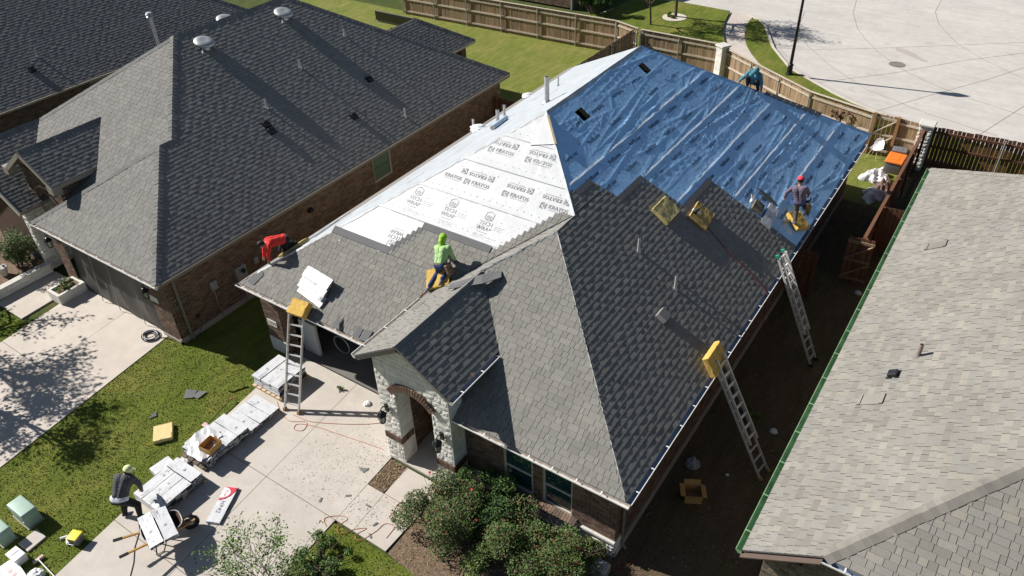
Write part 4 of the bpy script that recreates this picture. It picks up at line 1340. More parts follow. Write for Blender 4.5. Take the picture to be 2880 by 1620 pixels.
# left wing, slope facing the garage
LWX, LWY = -23.18, -.41
Q2, _ = plane_frame('r', LWX, 0)
face2(Q2, [(LWY, 0), (YM + .5, 0), (YM + 2.6, 2.6), (LWY, 2.6)])
Q3, _ = plane_frame('l', LWX - 5.2, 0)
face2(Q3, [(YM, 0), (LWY, 0), (LWY, 2.6), (YM + 2.6, 2.6)])
roof2 = deck.build('roof', STARTER, lh)
t2 = Tabs()
t2.lay('r', XE, 0, WW / 2, lambda s: (YW if s < hw_ else YM) + s, lambda s: LL - s, seed=71)
t2.lay('f', 0, YW, hw_, lambda s: XE - wW + s, lambda s: XE - s, seed=72)
t2.lay('f', 0, YM, WW / 2, lambda s: XE - WW + s, lambda s: XE - wW + s if s < hw_ else XE - s, seed=73, smin=.6)
t2.lay('r', GX + GHW, 0, GHW, lambda s: GY, lambda s: gy(GZ - T * (GHW - s)), z=GZ - T * GHW, seed=74)
t2.lay('r', LWX, 0, 2.6, lambda s: LWY, lambda s: max(YM + s, YM + .5), seed=75)
t2.build(lh, SHINGLE_OLD, 300, roof2)
z = lambda s: HE + T * s
hip_caps(lh, roof2, (XE, YW, HE + .01), (XE - hw_, YW + hw_, z(hw_) + .01))
hip_caps(lh, roof2, (XE - hw_, YW + hw_, z(hw_) + .01), (XE - hw_, YM + hw_, z(hw_) + .01))
hip_caps(lh, roof2, (XE - hw_, YM + hw_, z(hw_) + .01), (XC, YM + WW / 2, z(WW / 2) + .01))
hip_caps(lh, roof2, (XC, YM + WW / 2, z(WW / 2) + .01), (XC, LL - WW / 2, z(WW / 2) + .01))
hip_caps(lh, roof2, (XE, LL, HE + .01), (XC, LL - WW / 2, z(WW / 2) + .01))
hip_caps(lh, roof2, (XE - wW, YW, HE + .01), (XE - hw_, YW + hw_, z(hw_) + .01))
hip_caps(lh, roof2, (XE - WW + 2.6, YM + 2.6, z(2.6) + .01), (XC, YM + WW / 2, z(WW / 2) + .01))
hip_caps(lh, roof2, (GX, GY, GZ + .01), (GX, gy(GZ), GZ + .01))
hip_caps(lh, roof2, (LWX - 2.6, LWY, z(2.6) + .01), (LWX - 2.6, YM + 2.6, z(2.6) + .01))
mort = MB(); brk = MB()
WR = [(9.52, 10.57, 1.28, 2.36)]
brick_wall(mort, brk, (-15.7, -.22, 0), (0, 1, 0), (1, 0, 0), 18.2, .2, 2.6, WR, 81)
brick_wall(mort, brk, (-16.62, -.22, 0), (1, 0, 0), (0, -1, 0), .92, .1, 2.58, [], 82)
brick_wall(mort, brk, (-22.0, -.22, 0), (1, 0, 0), (0, -1, 0), .66, .1, 2.58, [], 83)
brick_wall(mort, brk, (-21.34, -.22, 0), (1, 0, 0), (0, -1, 0), 4.72, 2.3, 2.58, [], 84)
# porch gable wall with its arch, and the wall behind it
gm = MB()
def ga(x): return 2.55 + math.sqrt(max(0, .62 ** 2 - (x - GX) ** 2))
for i in range(28):
    a, c = GX - 1.1 + 2.2 * i / 28, GX - 1.1 + 2.2 * (i + 1) / 28
    m_ = (a + c) / 2; op = abs(m_ - GX) < .62
    gm.quad((a, .45, ga(a) if op else 0), (c, .45, ga(c) if op else 0), (c, .45, GZ - T * abs(c - GX) - .08), (a, .45, GZ - T * abs(a - GX) - .08))
gm.quad((GX + 1.1, .45, 0), (GX + 1.1, 3, 0), (GX + 1.1, 3, 4.1), (GX + 1.1, .45, 4.1))
gw = gm.build('porch', MORTAR, lh)
R = random.Random(9)
for i in range(28):
    a = -1.5 + 3.0 * (i + .5) / 28
    brick_piece(gw, Vector((GX + .72 * math.sin(a), .44, 2.55 + .72 * math.cos(a))), (.060, .05, .19), Matrix.Rotation(a, 4, 'Y'), R.uniform(0, .6))
for k in range(16):
    for j in range(10):
        x = GX - 1.05 + j * .22 + (k % 2) * .11; zz = 2.9 + k * .0765
        if zz > GZ - T * abs(x - GX) - .2 or math.hypot(x - GX, zz - 2.55) < .86 or abs(x - GX) > 1.05: continue
        brk.box(x - .1, x + .1, .44, .452, zz, zz + .065, 0, R.random())
for k in range(20):
    for j in range(10):
        yb = .48 + j * .22 + (k % 2) * .11; zz = 2.55 + k * .0765
        brk.box(GX + 1.098, GX + 1.108, yb, yb + .2, zz, zz + .065, 0, R.random())
b = MB()
b.box(GX - 1.1, GX + 1.05, 2.2, 2.3, 0, 3.4, 0, .2); b.build('entry_wall', BRICK, lh)
for side in (-1, 1):
    b = MB(); b.beam((GX, GY - .02, GZ - .09), (GX + side * GHW, GY - .02, GZ - T * GHW - .09), .05, .15)
    b.box(GX + side * (GHW - .02) - .28, GX + side * (GHW - .02) + .05, GY - .05, GY + .28, GZ - T * GHW - .30, GZ - T * GHW - .02)
    b.build('rake_board', SOFFIT, lh)
b = MB(); b.beam((GX + GHW, GY, GZ - T * GHW - .08), (GX + GHW, gy(GZ - T * GHW), GZ - T * GHW - .08), .03, .15); b.build('fascia', SOFFIT, lh)
wall2 = mort.build('wall', MORTAR, lh)
for i in range(62):
    brick_piece(wall2, (-21.30 + i * .0765, -.215, 2.20), (.065, .05, .20))
o = brk.build('bricks', BRICK, lh); o['kind'] = 'stuff'
b = MB(); b.box(-15.74, -15.66, -.26, 18.0, 0, .2); b.box(-16.62, -15.66, -.26, -.19, 0, .1); b.build('foundation', SLABM, lh)
window(lh, (-15.7, -.22, 0), (0, 1, 0), (1, 0, 0), *WR[0], blind=True, sash=False)
# stone corner of the left wing with the low garden wall
b = MB(); b.box(-23.75, -23.45, -.15, 2.4, 0, 2.55); lw = b.build('stone_base', STONEGROUT, lh)
stone_course(lw, lh, (-23.75, -.155, 0), (1, 0, 0), (0, -1, 0), .3, .02, 2.5, 91, .035)
stone_course(lw, lh, (-23.445, -.16, 0), (0, 1, 0), (1, 0, 0), 1.6, .02, 2.5, 92, .03)
b = MB(); b.box(-27, -23.75, .0, .1, 0, 2.55, 0, .1); b.build('front_wall', BRICK, lh)
# garage opening closed by a drooping dark screen
b = MB()
nx, nz = 30, 14
vs = []
for j in range(nz + 1):
    for i in range(nx + 1):
        u = i / nx; v = j / nz
        sag = .10 * math.sin(v * math.pi) * (.4 + .6 * abs(math.sin(u * math.pi * 3))) * (1 - v) + .03 * math.sin(u * 21 + v * 6) * (1 - v)
        vs.append((-21.34 + 4.72 * u, -.06 - sag - .10 * (1 - v) ** 3, .03 + 2.15 * v))
fs = [(j * (nx + 1) + i, j * (nx + 1) + i + 1, (j + 1) * (nx + 1) + i + 1, (j + 1) * (nx + 1) + i) for j in range(nz) for i in range(nx)]
b.add(vs, fs); b.build('garage_screen', SCREENM, lh, smooth=60)
for x in (-20.0, -19.0, -17.6):
    b = MB(); b.tube([(x, -.09, 2.15), (x + .02, -.2, 1.2), (x + .05, -.30, .06)], .012, 5); b.build('screen_seam', PRINTGREY, lh)
eave(lh, (XE - wW, YW, HE), (XE, YW, HE), (0, -1, 0), .3); eave(lh, (XE, YW, HE), (XE, LL, HE), (1, 0, 0))
gutter(lh, (XE - wW - .02, YW - .002, HE - .02), (XE + .05, YW - .002, HE - .02), (0, -1, 0), straps=.7, w=.10)
b = MB(); b.beam((XE + .012, YW, HE - .045), (XE + .012, LL, HE - .045), .02, .05); b.build('drip_edge', WINFRAME, lh)
b = MB(); b.beam((LWX + .05, LWY - .02, HE - .08), (LWX - 2.6, LWY - .02, HE + T * 2.62 - .08), .05, .17); b.build('rake_board', WINFRAME, lh)
b = MB(); b.beam((LWX + .02, LWY, HE - .07), (LWX + .02, YM + .5, HE - .07), .03, .13); b.build('fascia', SOFFIT, lh)
b = MB(); b.tube([(-15.63, .12, 2.55), (-15.63, .12, .12), (-15.5, .12, .06)], .045, 6); b.build('downspout', FASCIA, lh)
b = MB(); b.box(-16.62, -16.22, -.255, -.225, 1.45, 1.68); b.build('number_plate', CASTSTONE, lh)
# meters and boxes on the side wall
def wallbox(y0, y1, z0, z1, d, m, name):
    b = MB(); b.box(-15.692, -15.692 + d, y0, y1, z0, z1); return b.build(name, m, lh, bevel=.01, seg=1)
mb_ = wallbox(2.25, 2.66, 1.02, 1.50, .16, GALV, 'meter_box')
b = MB(); b.cyl((-15.54, 2.50, 1.33), (-15.47, 2.50, 1.33), .085, n=14); b.build('meter', GLASS, mb_)
wallbox(1.26, 1.50, 1.22, 1.54, .12, GALV, 'cable_box'); wallbox(3.08, 3.25, 1.18, 1.42, .08, GALV, 'cable_box')
wallbox(5.78, 5.96, 1.80, 1.95, .12, DARKMETAL, 'dryer_vent'); wallbox(.5, .6, .62, .72, .07, BLACKPLAST, 'cable_box')
b = MB(); b.tube([(-15.64, 1.36, 1.22), (-15.64, 1.34, .6), (-15.62, 1.45, .15)], .014, 5); b.tube([(-15.62, 2.45, 1.02), (-15.62, 2.45, .05)], .03, 6)
b.build('conduit', GALV, lh)
b = MB(); b.tube([(-15.66, .54, .66), (-15.6, .6, .4), (-15.55, .4, .2), (-15.4, .15, .04)], .012, 5); b.build('cable', BLACKPLAST, lh)
# rear patio roof with brick posts
b = MB(); PP, _ = plane_frame('r', -19.35, 0)
roof_slab(b, [PP(15.0, 0), PP(21.1, 0), PP(19.05, 2.05), PP(15.0, 2.05)], .03)
PB2, _ = plane_frame('b', 0, 21.1); roof_slab(b, [PB2(-19.35, 0), PB2(-26, 0), PB2(-24, 2.05), PB2(-21.4, 2.05)], .03)
pr2 = b.build('patio_roof', STARTER, lh)
t3 = Tabs(); t3.lay('r', -19.35, 0, 2.05, lambda s: 15.0, lambda s: 21.1 - s, seed=77); t3.build(lh, SHINGLE_OLD, 0, pr2)
hip_caps(lh, pr2, (-19.35, 21.1, HE + .01), (-21.4, 19.05, HE + T * 2.05 + .01))
b = MB(); b.beam((-19.33, 15, HE - .08), (-19.33, 21.1, HE - .08), .03, .13); b.beam((-19.35, 21.12, HE - .08), (-26, 21.12, HE - .08), .03, .13); b.build('fascia', WINFRAME, lh)
b = MB(); b.box(-20.1, -19.7, 20.35, 20.75, 0, 2.55, 0, .3); b.box(-24.6, -24.2, 20.35, 20.75, 0, 2.55, 0, .3); b.build('patio_post', BRICK, lh)
wall_lantern('black lantern on the brick pier right of the screened garage', (-16.35, -.24, 2.12), 1.1)
wall_lantern('black lantern on the brick pier left of the screened garage', (-21.75, -.24, 2.12), 1.1)

# --- dark roofed house at the far left
h3 = thing('brick_house', 'far brick house, its dark roof slope beyond the slate roofed house', 'house', (-38, 6, 0), worldspace=True)
X3 = -32.2
P3, _ = plane_frame('r', X3, 0)
b = MB(); roof_slab(b, [P3(-14, 0), P3(18.6, 0), P3(12.2, 6.4), P3(-14, 6.4)], .03)
B3, _ = plane_frame('b', 0, 18.6); roof_slab(b, [B3(X3, 0), B3(X3 - 12.8, 0), B3(X3 - 6.4, 6.4)], .03)
L3, _ = plane_frame('l', X3 - 12.8, 0); roof_slab(b, [L3(18.6, 0), L3(-14, 0), L3(-14, 6.4), L3(12.2, 6.4)], .03)
roof3 = b.build('roof', STARTER, h3)
t3 = Tabs(); t3.lay('r', X3, 0, 6.4, lambda s: -3.0, lambda s: 18.6 - s, seed=78); t3.build(h3, SHINGLE_OLD, 0, roof3)
hip_caps(h3, roof3, (X3, 18.6, HE + .01), (X3 - 6.4, 12.2, HE + T * 6.4))
mort = MB(); brk = MB()
brick_wall(mort, brk, (X3 - .35, -2.0, 0), (0, 1, 0), (1, 0, 0), 20, .2, 2.6, [(10.1, 11.2, 1.3, 2.4)], 85)
mort.build('wall', MORTAR, h3); o = brk.build('bricks', BRICK, h3); o['kind'] = 'stuff'
window(h3, (X3 - .35, -2.0, 0), (0, 1, 0), (1, 0, 0), 10.1, 11.2, 1.3, 2.4, True, False)
gutter(h3, (X3 + .002, -14, HE - .02), (X3 + .002, 18.6, HE - .02), (1, 0, 0), mat('cream_gutter', (.55, .50, .40), .5, .1, 3), straps=0, w=.11)

# --- house with the blended tan roof (right)
rh = thing('brick_house', 'brick house with pale blended tan shingles and algae green gutter', 'house', (9, 9, 0), worldspace=True)
XR2, YF, LR2 = 2.46, .21, 18.42
S2, _ = plane_frame('l', XR2, 0)
WR2 = 15.0
deck = MB()
RK = 1.40
roof_slab(deck, [S2(LR2, 0), S2(YF, 0), S2(YF, RK), S2(YF + 6.1, RK + 6.1), S2(LR2 - RK - 6.1, RK + 6.1)], .03)
FR, _ = plane_frame('f', 0, YF, z=HE + T * RK)
roof_slab(deck, [FR(XR2 + RK, 0), FR(XR2 + WR2 - RK, 0), FR(XR2 + RK + 6.1, 6.1)], .03)
BR, _ = plane_frame('b', 0, LR2); roof_slab(deck, [BR(XR2 + WR2, 0), BR(XR2, 0), BR(XR2 + WR2 / 2, WR2 / 2)], .03)
RR, _ = plane_frame('r', XR2 + WR2, 0); roof_slab(deck, [RR(YF, 0), RR(LR2, 0), RR(LR2 - WR2 / 2, WR2 / 2), RR(YF + WR2 / 2, WR2 / 2)], .03)
roofr = deck.build('roof', STARTER, rh)
t4 = Tabs()
t4.lay('l', XR2, 0, RK + 6.1, lambda s: YF if s < RK else YF + s - RK, lambda s: LR2 - s, seed=79, wmin=.14, wmax=.34)
t4.lay('f', 0, YF, 6.1, lambda s: XR2 + RK + s, lambda s: XR2 + 9, z=HE + T * RK, seed=80, wmin=.14, wmax=.34)
t4.build(rh, SHINGLE_TAN, 300, roofr)
hip_caps(rh, roofr, (XR2 + RK, YF, HE + T * RK + .01), (XR2 + RK + 6.1, YF + 6.1, HE + T * (RK + 6.1) + .01), .15, CAPTAN)
hip_caps(rh, roofr, (XR2, LR2, HE + .01), (XR2 + 6, LR2 - 6, HE + T * 6 + .01), .15, CAPTAN)
mort = MB(); brk = MB()
BRT = mat('tan_brick', (1, 1, 1), .9, .15, 6, .2, 60, tones=[(.10, .075, .06), (.17, .12, .09), (.22, .17, .12), (.12, .11, .11), (.28, .22, .15)])
brick_wall(mort, brk, (2.85, .55, 0), (1, 0, 0), (0, -1, 0), 9, .1, 2.62, [], 86); brick_wall(mort, brk, (3.55, .55, 0), (1, 0, 0), (0, -1, 0), 8, 2.62, 3.35, [], 88)
brick_wall(mort, brk, (2.85, .55, 0), (0, 1, 0), (-1, 0, 0), 17.5, .1, 2.6, [], 87)
mort.build('wall', MORTAR, rh); o = brk.build('bricks', BRT, rh); o['kind'] = 'stuff'
gutter(rh, (XR2 - .002, YF - .02, HE - .015), (XR2 - .002, LR2, HE - .015), (-1, 0, 0), GREENGUT, GREENGUT, straps=1.05, w=.13)
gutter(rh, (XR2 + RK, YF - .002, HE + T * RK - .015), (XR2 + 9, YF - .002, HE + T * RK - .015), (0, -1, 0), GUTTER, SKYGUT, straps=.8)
b = MB(); b.beam((XR2, YF - .012, HE - .10), (XR2 + RK, YF - .012, HE + T * RK - .10), .03, .2, 0, (0, -1, 0)); b.build('rake_board', mat('dark_rake', (.10, .07, .055), .7, .1, 4), rh)
b = MB(); b.quad((XR2, YF, HE - .17), (XR2 + RK, YF, HE + T * RK - .17), (XR2 + RK, .56, HE + T * RK - .17), (XR2, .56, HE - .17)); b.build('soffit', SOFFIT, rh)
def saddle(x, y):
    b = MB(); P, _ = plane_frame('l', XR2, 0); s = x - XR2
    b.slab([P(y + .18, s - .16, .05), P(y - .18, s - .16, .05), P(y - .18, s - .10, .05), P(y + .18, s - .10, .05)], .045)
    b.slab([P(y + .18, s + .26, .05), P(y - .18, s + .26, .05), P(y - .18, s + .32, .05), P(y + .18, s + .32, .05)], .045)
    b.slab([P(y + .18, s - .1, .03), P(y - .18, s - .1, .03), P(y - .18, s + .26, .03), P(y + .18, s + .26, .03)], .02)
    b.build('slant_vent', CAPTAN, rh)
saddle(3.50, 12.2); saddle(3.50, 4.95)
# ------------------------------------------------------------------ roof vents and pipes
def rz(x0, x): return HE + T * abs(x - x0)
def vent_pipe(label, x, y, z, h, r=.04, group='roof vent pipes', m=None, cap=False, boot=True):
    t = thing('vent_pipe', label, 'vent pipe', (x, y, z), 0, group)
    b = MB(); b.cyl((0, 0, -.05), (0, 0, h), r, n=12); b.cyl((0, 0, h - .004), (0, 0, h + .003), r * .8, n=12, mi=1)
    b.build('pipe', [m or PIPEM, BLACKPLAST], t)
    if boot:
        b = MB(); b.lathe([(r * 2.1, -.06), (r * 1.9, .0), (r * 1.5, .04), (r * 1.1, .09), (r, .09)], (0, 0, 0), 14); b.build('boot', GALV, t)
    if cap:
        b = MB(); b.lathe([(r * 1.1, h - .1), (r * 1.9, h - .05), (r * 2.1, h), (r * 1.2, h + .05), (r * 2.3, h + .10), (r * 1.6, h + .18), (.01, h + .2)], (0, 0, 0), 14); b.build('cap', GALV, t)
    return t
vent_pipe('slim grey vent pipe high on the new charcoal slope', -2.86, 6.01, rz(0, -2.86), .42, .035)
vent_pipe('slim grey vent pipe low on the new charcoal slope, uphill of the box vent', -1.71, 5.95, rz(0, -1.71), .42, .035)
vent_pipe('tall thick grey flue at the ridge of the house under work', -8.07, 9.83, rz(-W, -8.07), .85, .078, m=PIPEM, cap=False)
vent_pipe('thin pipe with crumpled boot on white slope behind the tall flue', -9.95, 13.63, rz(-W, -9.95), .35, .03)
vent_pipe('thick grey vent pipe right beside the blue roll on the white slope', -10.69, 10.77, rz(-W, -10.69), .5, .06)
vent_pipe('slimmer pipe standing just behind the thick one at the blue roll', -10.52, 10.95, rz(-W, -10.52), .55, .045)
vent_pipe('thin white pipe at the grey eave membrane', -12.9, 12.2, rz(-W, -12.9), .5, .04, m=WHITEP)
b = MB(); z0 = rz(0, -1.55)
t = thing('box_vent', 'square grey louvred box vent on the charcoal slope', 'roof vent', (-1.55, 4.83, z0), slope_rot(1, 0, -math.pi / 2), worldspace=False)
b.box(-.16, .14, -.16, .16, .0, .16); b.build('hood', mat('taupe_vent', (.26, .25, .24), .6, .1, 4), t, bevel=.015, seg=1)
b = MB()
for i in range(4): b.box(.142, .15, -.13, .13, .025 + i * .032, .04 + i * .032)
b.build('louvre', DARKMETAL, t)
b = MB(); b.box(-.22, .20, -.20, .20, .012, .022); b.build('flange', CAPMAT, t)
for x, y, h, lab in ((-19.18, 9.65, .34, 'short vent pipe high on the slate slope, below the far turbine'), (-18.41, 7.11, .36, 'short vent pipe in the middle of the slate slope'),
                     (-15.95, 11.73, .36, 'short vent pipe near the eave of the slate slope'), (-19.6, 12.6, .3, 'short vent pipe near the far end of the slate slope')):
    vent_pipe(lab, x, y, rz(XE, x), h, .035)
for x, y, lab in ((-17.92, 6.57, 'small black roof vent uphill of its twin on the slate slope'), (-17.65, 6.53, 'small black roof vent downhill of its twin on the slate slope'),
                  (-17.73, 11.79, 'small black roof vent far along the slate slope'), (-16.81, 9.79, 'small black roof vent above the side window')):
    t = thing('roof_vent', lab, 'roof vent', (x, y, rz(XE, x)), slope_rot(1, 0), 'small black roof vents')
    b = MB(); b.box(-.13, .12, -.11, .11, 0, .10); b.build('hood', DARKMETAL, t, bevel=.02, seg=1)
    b = MB(); b.box(-.16, .15, -.14, .14, .010, .020); b.build('flange', DARKMETAL, t)
vent_pipe('short vent pipe on the far left roof', -33.9, 6.89, rz(X3, -33.9), .4, .035)
t = thing('roof_vent', 'small black roof vent on the far left roof', 'roof vent', (-33.43, 6.21, rz(X3, -33.43)), slope_rot(1, 0), 'small black roof vents')
b = MB(); b.box(-.16, .14, -.14, .14, 0, .12); b.build('hood', DARKMETAL, t, bevel=.02, seg=1)
vent_pipe('tall galvanised flue with cap behind the slate roof hip', -28.3, 9.6, 3.2, 2.55, .075, m=GALV, cap=True, boot=False)
def turbine(x, y, z, label, k=1.0):
    tl = Matrix.Rotation(.30, 4, 'Y')
    t = thing('turbine_vent', label, 'roof turbine', (x, y, z), 0, 'round galvanised roof turbines')
    b = MB(); b.lathe([(.20, -.22), (.18, .02), (.20, .05)], (0, 0, 0), 18); b.build('stem', GALV, t)
    b = MB(); b.lathe([(.20, .04), (.35, .055), (.39, .10), (.385, .14), (.33, .185), (.20, .215), (.12, .205), (.01, .20)], (0, 0, 0), 32, M=tl)
    d = b.build('dome', GALV, t, smooth=50)
    b = MB()
    for a in (.6, 2.2, 4.0, 5.4):
        c, s_ = math.cos(a), math.sin(a); b.beam(tl @ Vector((.30 * c, .30 * s_, .06)), tl @ Vector((.46 * c, .46 * s_, -.10)), .06, .008)
    b.build('bracket', GALV, t)
    t.scale = (k, k, k)
turbine(-21.17, 7.13, rz(XE, -21.17) + .06, 'round domed roof turbine nearest the hip of the slate roof', .95)
turbine(-21.14, 10.97, rz(XE, -21.14) + .06, 'round domed roof turbine farther along the slate ridge', .95)
turbine(-22.75, 9.4, rz(XE - WW, -22.75) + .10, 'domed roof turbine half hidden behind the slate ridge', .95)
t = thing('vent_pipe', 'short brown vent pipe on the tan blended roof', 'vent pipe', (4.13, 6.56, HE + T * 1.67), 0)
b = MB(); b.cyl((0, 0, -.05), (0, 0, .36), .05, n=14); b.cyl((0, 0, .36), (0, 0, .364), .038, n=14, mi=1); b.build('pipe', [mat('brown_pipe', (.25, .20, .17), .6, .1, 5), BLACKPLAST], t)
b = MB(); b.lathe([(.12, -.05), (.11, .0), (.055, .05)], (0, 0, 0), 14); b.build('boot', CAPTAN, t)
t = thing('roof_vent', 'small black hooded vent on the tan blended roof', 'roof vent', (3.81, 5.88, HE + T * 1.35), slope_rot(-1, 0))
b = MB(); b.box(-.10, .12, -.11, .11, 0, .10); b.build('hood', BLACKPLAST, t, bevel=.03, seg=2)
b = MB(); b.box(-.16, .16, -.15, .15, .008, .014); b.build('flange', BLACKPLAST, t)
t = thing('underlayment_roll', 'roll of blue underlayment lying on the white slope', 'roll', PL(9.75, 3.5, .09), (0, 0, 0))
b = MB(); d = (PL(10.3, 3.42, .10) - PL(9.15, 3.66, .10)); b.cyl(-d / 2, d / 2, .085, n=16); b.build('roll', mat('pale_blue_roll', (.38, .50, .66), .5, .1, 4), t, smooth=40)
b = MB(); b.cyl(-d / 2 - d.normalized() * .004, -d / 2 + d * .002, .05, n=14); b.build('core', CARD, t)
def crumple(name, label, cat, c, r, m, group=None, seed=0, flat_=.5, sub=3):
    R = np.random.default_rng(seed)
    bm = bmesh.new(); bmesh.ops.create_icosphere(bm, subdivisions=sub, radius=r)
    K = R.normal(size=(9, 3)); ph = R.uniform(0, 6.28, 9)
    for v in bm.verts:
        n = v.co.normalized(); k = 1 + sum(.12 * abs(math.sin(3.1 * float(np.dot(K[i], n)) + ph[i])) for i in range(9)) - .55
        v.co = Vector((n.x * r * k, n.y * r * k, max(-.02, n.z * r * k * flat_)))
    me = bpy.data.meshes.new(name); bm.to_mesh(me); bm.free(); me.materials.append(m)
    o = link(name, me); o.location = c
    return tag(o, label, cat, group)
crumple('plastic_wrap', 'crumpled clear plastic on the grey eave behind the blue roll', 'plastic wrap', PL(11.7, 1.05, .03), .28, TARP, seed=1)
crumple('plastic_wrap', 'crumpled plastic scrap at the far end of the white slope', 'plastic wrap', PL(15.4, .9, .03), .22, TARP, seed=2)
b = MB(); b.slab([PL(12.6, .35, .012), PL(13.5, .35, .012), PL(13.5, .72, .012), PL(12.6, .72, .012)][::-1], .006)
tag(b.build('shingle_strip', STARTER), 'loose dark shingle strip lying on the grey eave membrane', 'shingle')

# ------------------------------------------------------------------ fences
PICK = []
for i in range(4):
    R = random.Random(i); b = MB(); h = 1.80 + R.uniform(-.012, .012)
    b.box(-.067, .067, -.008, .008, 0, h)
    me = bpy.data.meshes.new('picket'); me.from_pydata(b.v, [], b.f); PICK.append(me)
def picket_meshes(m):
    out = []
    for me in PICK:
        c = me.copy(); c.materials.append(m); out.append(c)
    return out
PK = picket_meshes(WOOD); PKR = picket_meshes(WOODRED)
def fence(label, p0, p1, side=1, pick=PK, railm=None, postm=None, cap=True, gap=.142, post_step=2.44, metal=True, group='cedar privacy fences', rails=(.22, .98, 1.62), base=0.0, h=1.0):
    p0 = Vector((*p0, base)); p1 = Vector((*p1, base)); d = p1 - p0; L = d.length; a = math.atan2(d.y, d.x)
    railm = railm or WOODLIGHT
    t = thing('wood_fence', label, 'fence', p0, a, group)
    n = int(L / gap); R = random.Random(int(L * 100))
    for i in range(n):
        o = bpy.data.objects.new('picket', R.choice(pick)); COL.objects.link(o); o.parent = t
        o.location = ((i + .5) * L / n, R.uniform(-.003, .003), .03); o.rotation_euler = (R.uniform(-.006, .006), R.uniform(-.006, .006), 0); o.scale.z = h
    for z in rails:
        b = MB(); b.box(0, L, side * .012 if side > 0 else -.052, .052 if side > 0 else -.012, z * h - .045, z * h + .045); b.build('rail', railm, t)
    if cap:
        b = MB(); b.box(0, L, -.02 if side > 0 else -.085, .085 if side > 0 else .02, 1.845 * h, 1.875 * h); b.build('cap_rail', railm, t)
    k = max(1, round(L / post_step))
    for i in range(k + 1):
        b = MB(); x = i * L / k
        if metal: b.cyl((x, side * .085, 0), (x, side * .085, 1.80 * h), .03, n=10)
        else: b.box(x - .045, x + .045, side * .10 - .045, side * .10 + .045, 0, 1.86 * h)
        b.build('post', GALV if metal else (postm or railm), t)
    return t
fence('long weathered cedar fence along the rear of the left back yard', (-31.0, 28.9), (-15.6, 29.3), -1)
fence('short weathered cedar fence length meeting the yard corner', (-15.6, 29.3), (-14.0, 28.75), -1)
fence('grey cedar fence running between the two back yards', (-14.2, 28.6), (-14.3, 20.6), 1, railm=WOOD, cap=False)
fence('weathered cedar fence between the yard corner and the white stone pillar', (-13.8, 28.7), (-9.3, 28.65), -1)
fence('tan cedar fence running down from the white stone pillar', (-8.75, 28.2), (-3.54, 24.98), -1)
fence('tan cedar fence beside the wooden gate with a dry bush on it', (-3.54, 24.98), (-.62, 24.15), -1)
fence('short cedar fence between the wooden gate and the rough stone pillar', (.42, 24.1), (1.28, 24.02), -1, cap=False)
fence('dark stained fence with light between its boards, beyond the stone pillar', (1.75, 23.98), (7.0, 24.35), -1, PKR, WOODRED, cap=False, gap=.149)
fence('dark stained fence dividing the side yards', (1.45, 23.4), (1.45, 14.15), 1, PKR, WOODRED, WOODRED, cap=True, metal=False)
fence('stained cross fence with bleached cap by the tan roof', (1.5, 16.55), (2.9, 16.68), 1, PKR, WOODRED, WOODRED, cap=False)
t = fence('dark fence panel leading from the slate roofed house', (-15.7, 17.45), (-14.3, 17.4), -1, PKR, WOODRED, WOODRED, cap=False, metal=False)
fence('stained fence panel standing against the right side of the house under work', (-.33, 12.5), (.45, 12.6), -1, PKR, WOODRED, WOODRED, cap=False, metal=False)
def gate(label, p0, a, wdt, framem, pick, side=-1, h=1.0, hinge='l'):
    t = thing('wooden_gate', label, 'gate', (*p0, 0), a)
    n = int(wdt / .142); R = random.Random(3)
    for i in range(n):
        o = bpy.data.objects.new('picket', R.choice(pick)); COL.objects.link(o); o.parent = t; o.location = ((i + .5) * wdt / n, 0, .05); o.scale.z = h
    y = side * .045
    for z in (.25, .98, 1.70):
        b = MB(); b.box(0, wdt, y - .02, y + .02, z - .045, z + .045); b.build('rail', framem, t)
    b = MB(); b.beam((.04, y * 1.6, 1.02), (wdt - .04, y * 1.6, 1.66), .03, .09, 0, (0, 1, 0)); b.build('brace', framem, t)
    b = MB(); b.beam((.04, y * 1.6, .30), (wdt - .04, y * 1.6, .92), .03, .09, 0, (0, 1, 0)); b.build('brace', framem, t)
    return t
g = gate('new pine gate with diagonal braces behind the white chair', (-.50, 24.12), -.02, .84, WOODLIGHT, PK)
for x in (-.06, .90):
    b = MB(); b.box(x - .06, x + .06, -.14, .0, 0, 1.9); b.build('post', WOODNEW, g)
gate('dark weathered gate with zigzag braces standing open in the side yard', (1.02, 14.08), .06, .84, WOOD, PKR)

def pillar(label, x, y, a, sz, h, m, rough, seed):
    t = thing('stone_pillar', label, 'pillar', (x, y, 0), a, 'fence pillars')
    hs = sz / 2
    b = MB(); b.box(-hs, hs, -hs, hs, 0, h); core = b.build('shaft', STONEGROUT, t)
    for (p, u, n_) in (((-hs, -hs, 0), (1, 0, 0), (0, -1, 0)), ((hs, -hs, 0), (0, 1, 0), (1, 0, 0)), ((hs, hs, 0), (-1, 0, 0), (0, 1, 0)), ((-hs, hs, 0), (0, -1, 0), (-1, 0, 0))):
        stone_course(core, t, p, u, n_, sz, .02, h, seed, .03 if rough else .012, hs=(.12, .2) if rough else (.3, .4), ws=(.14, .3) if rough else (.3, .5))
        seed += 1
    b = MB(); b.box(-hs - .07, hs + .07, -hs - .07, hs + .07, h + .002, h + .10); b.build('capstone', CASTSTONE, t, bevel=.02, seg=1)
pillar('smooth white stone pillar at the bend of the cedar fence', -8.98, 28.2, -.5, .45, 1.92, STONE, False, 101)
pillar('rough rubble stone pillar where the dark fence begins', 1.52, 23.75, 0, .46, 1.95, STONE, True, 111)

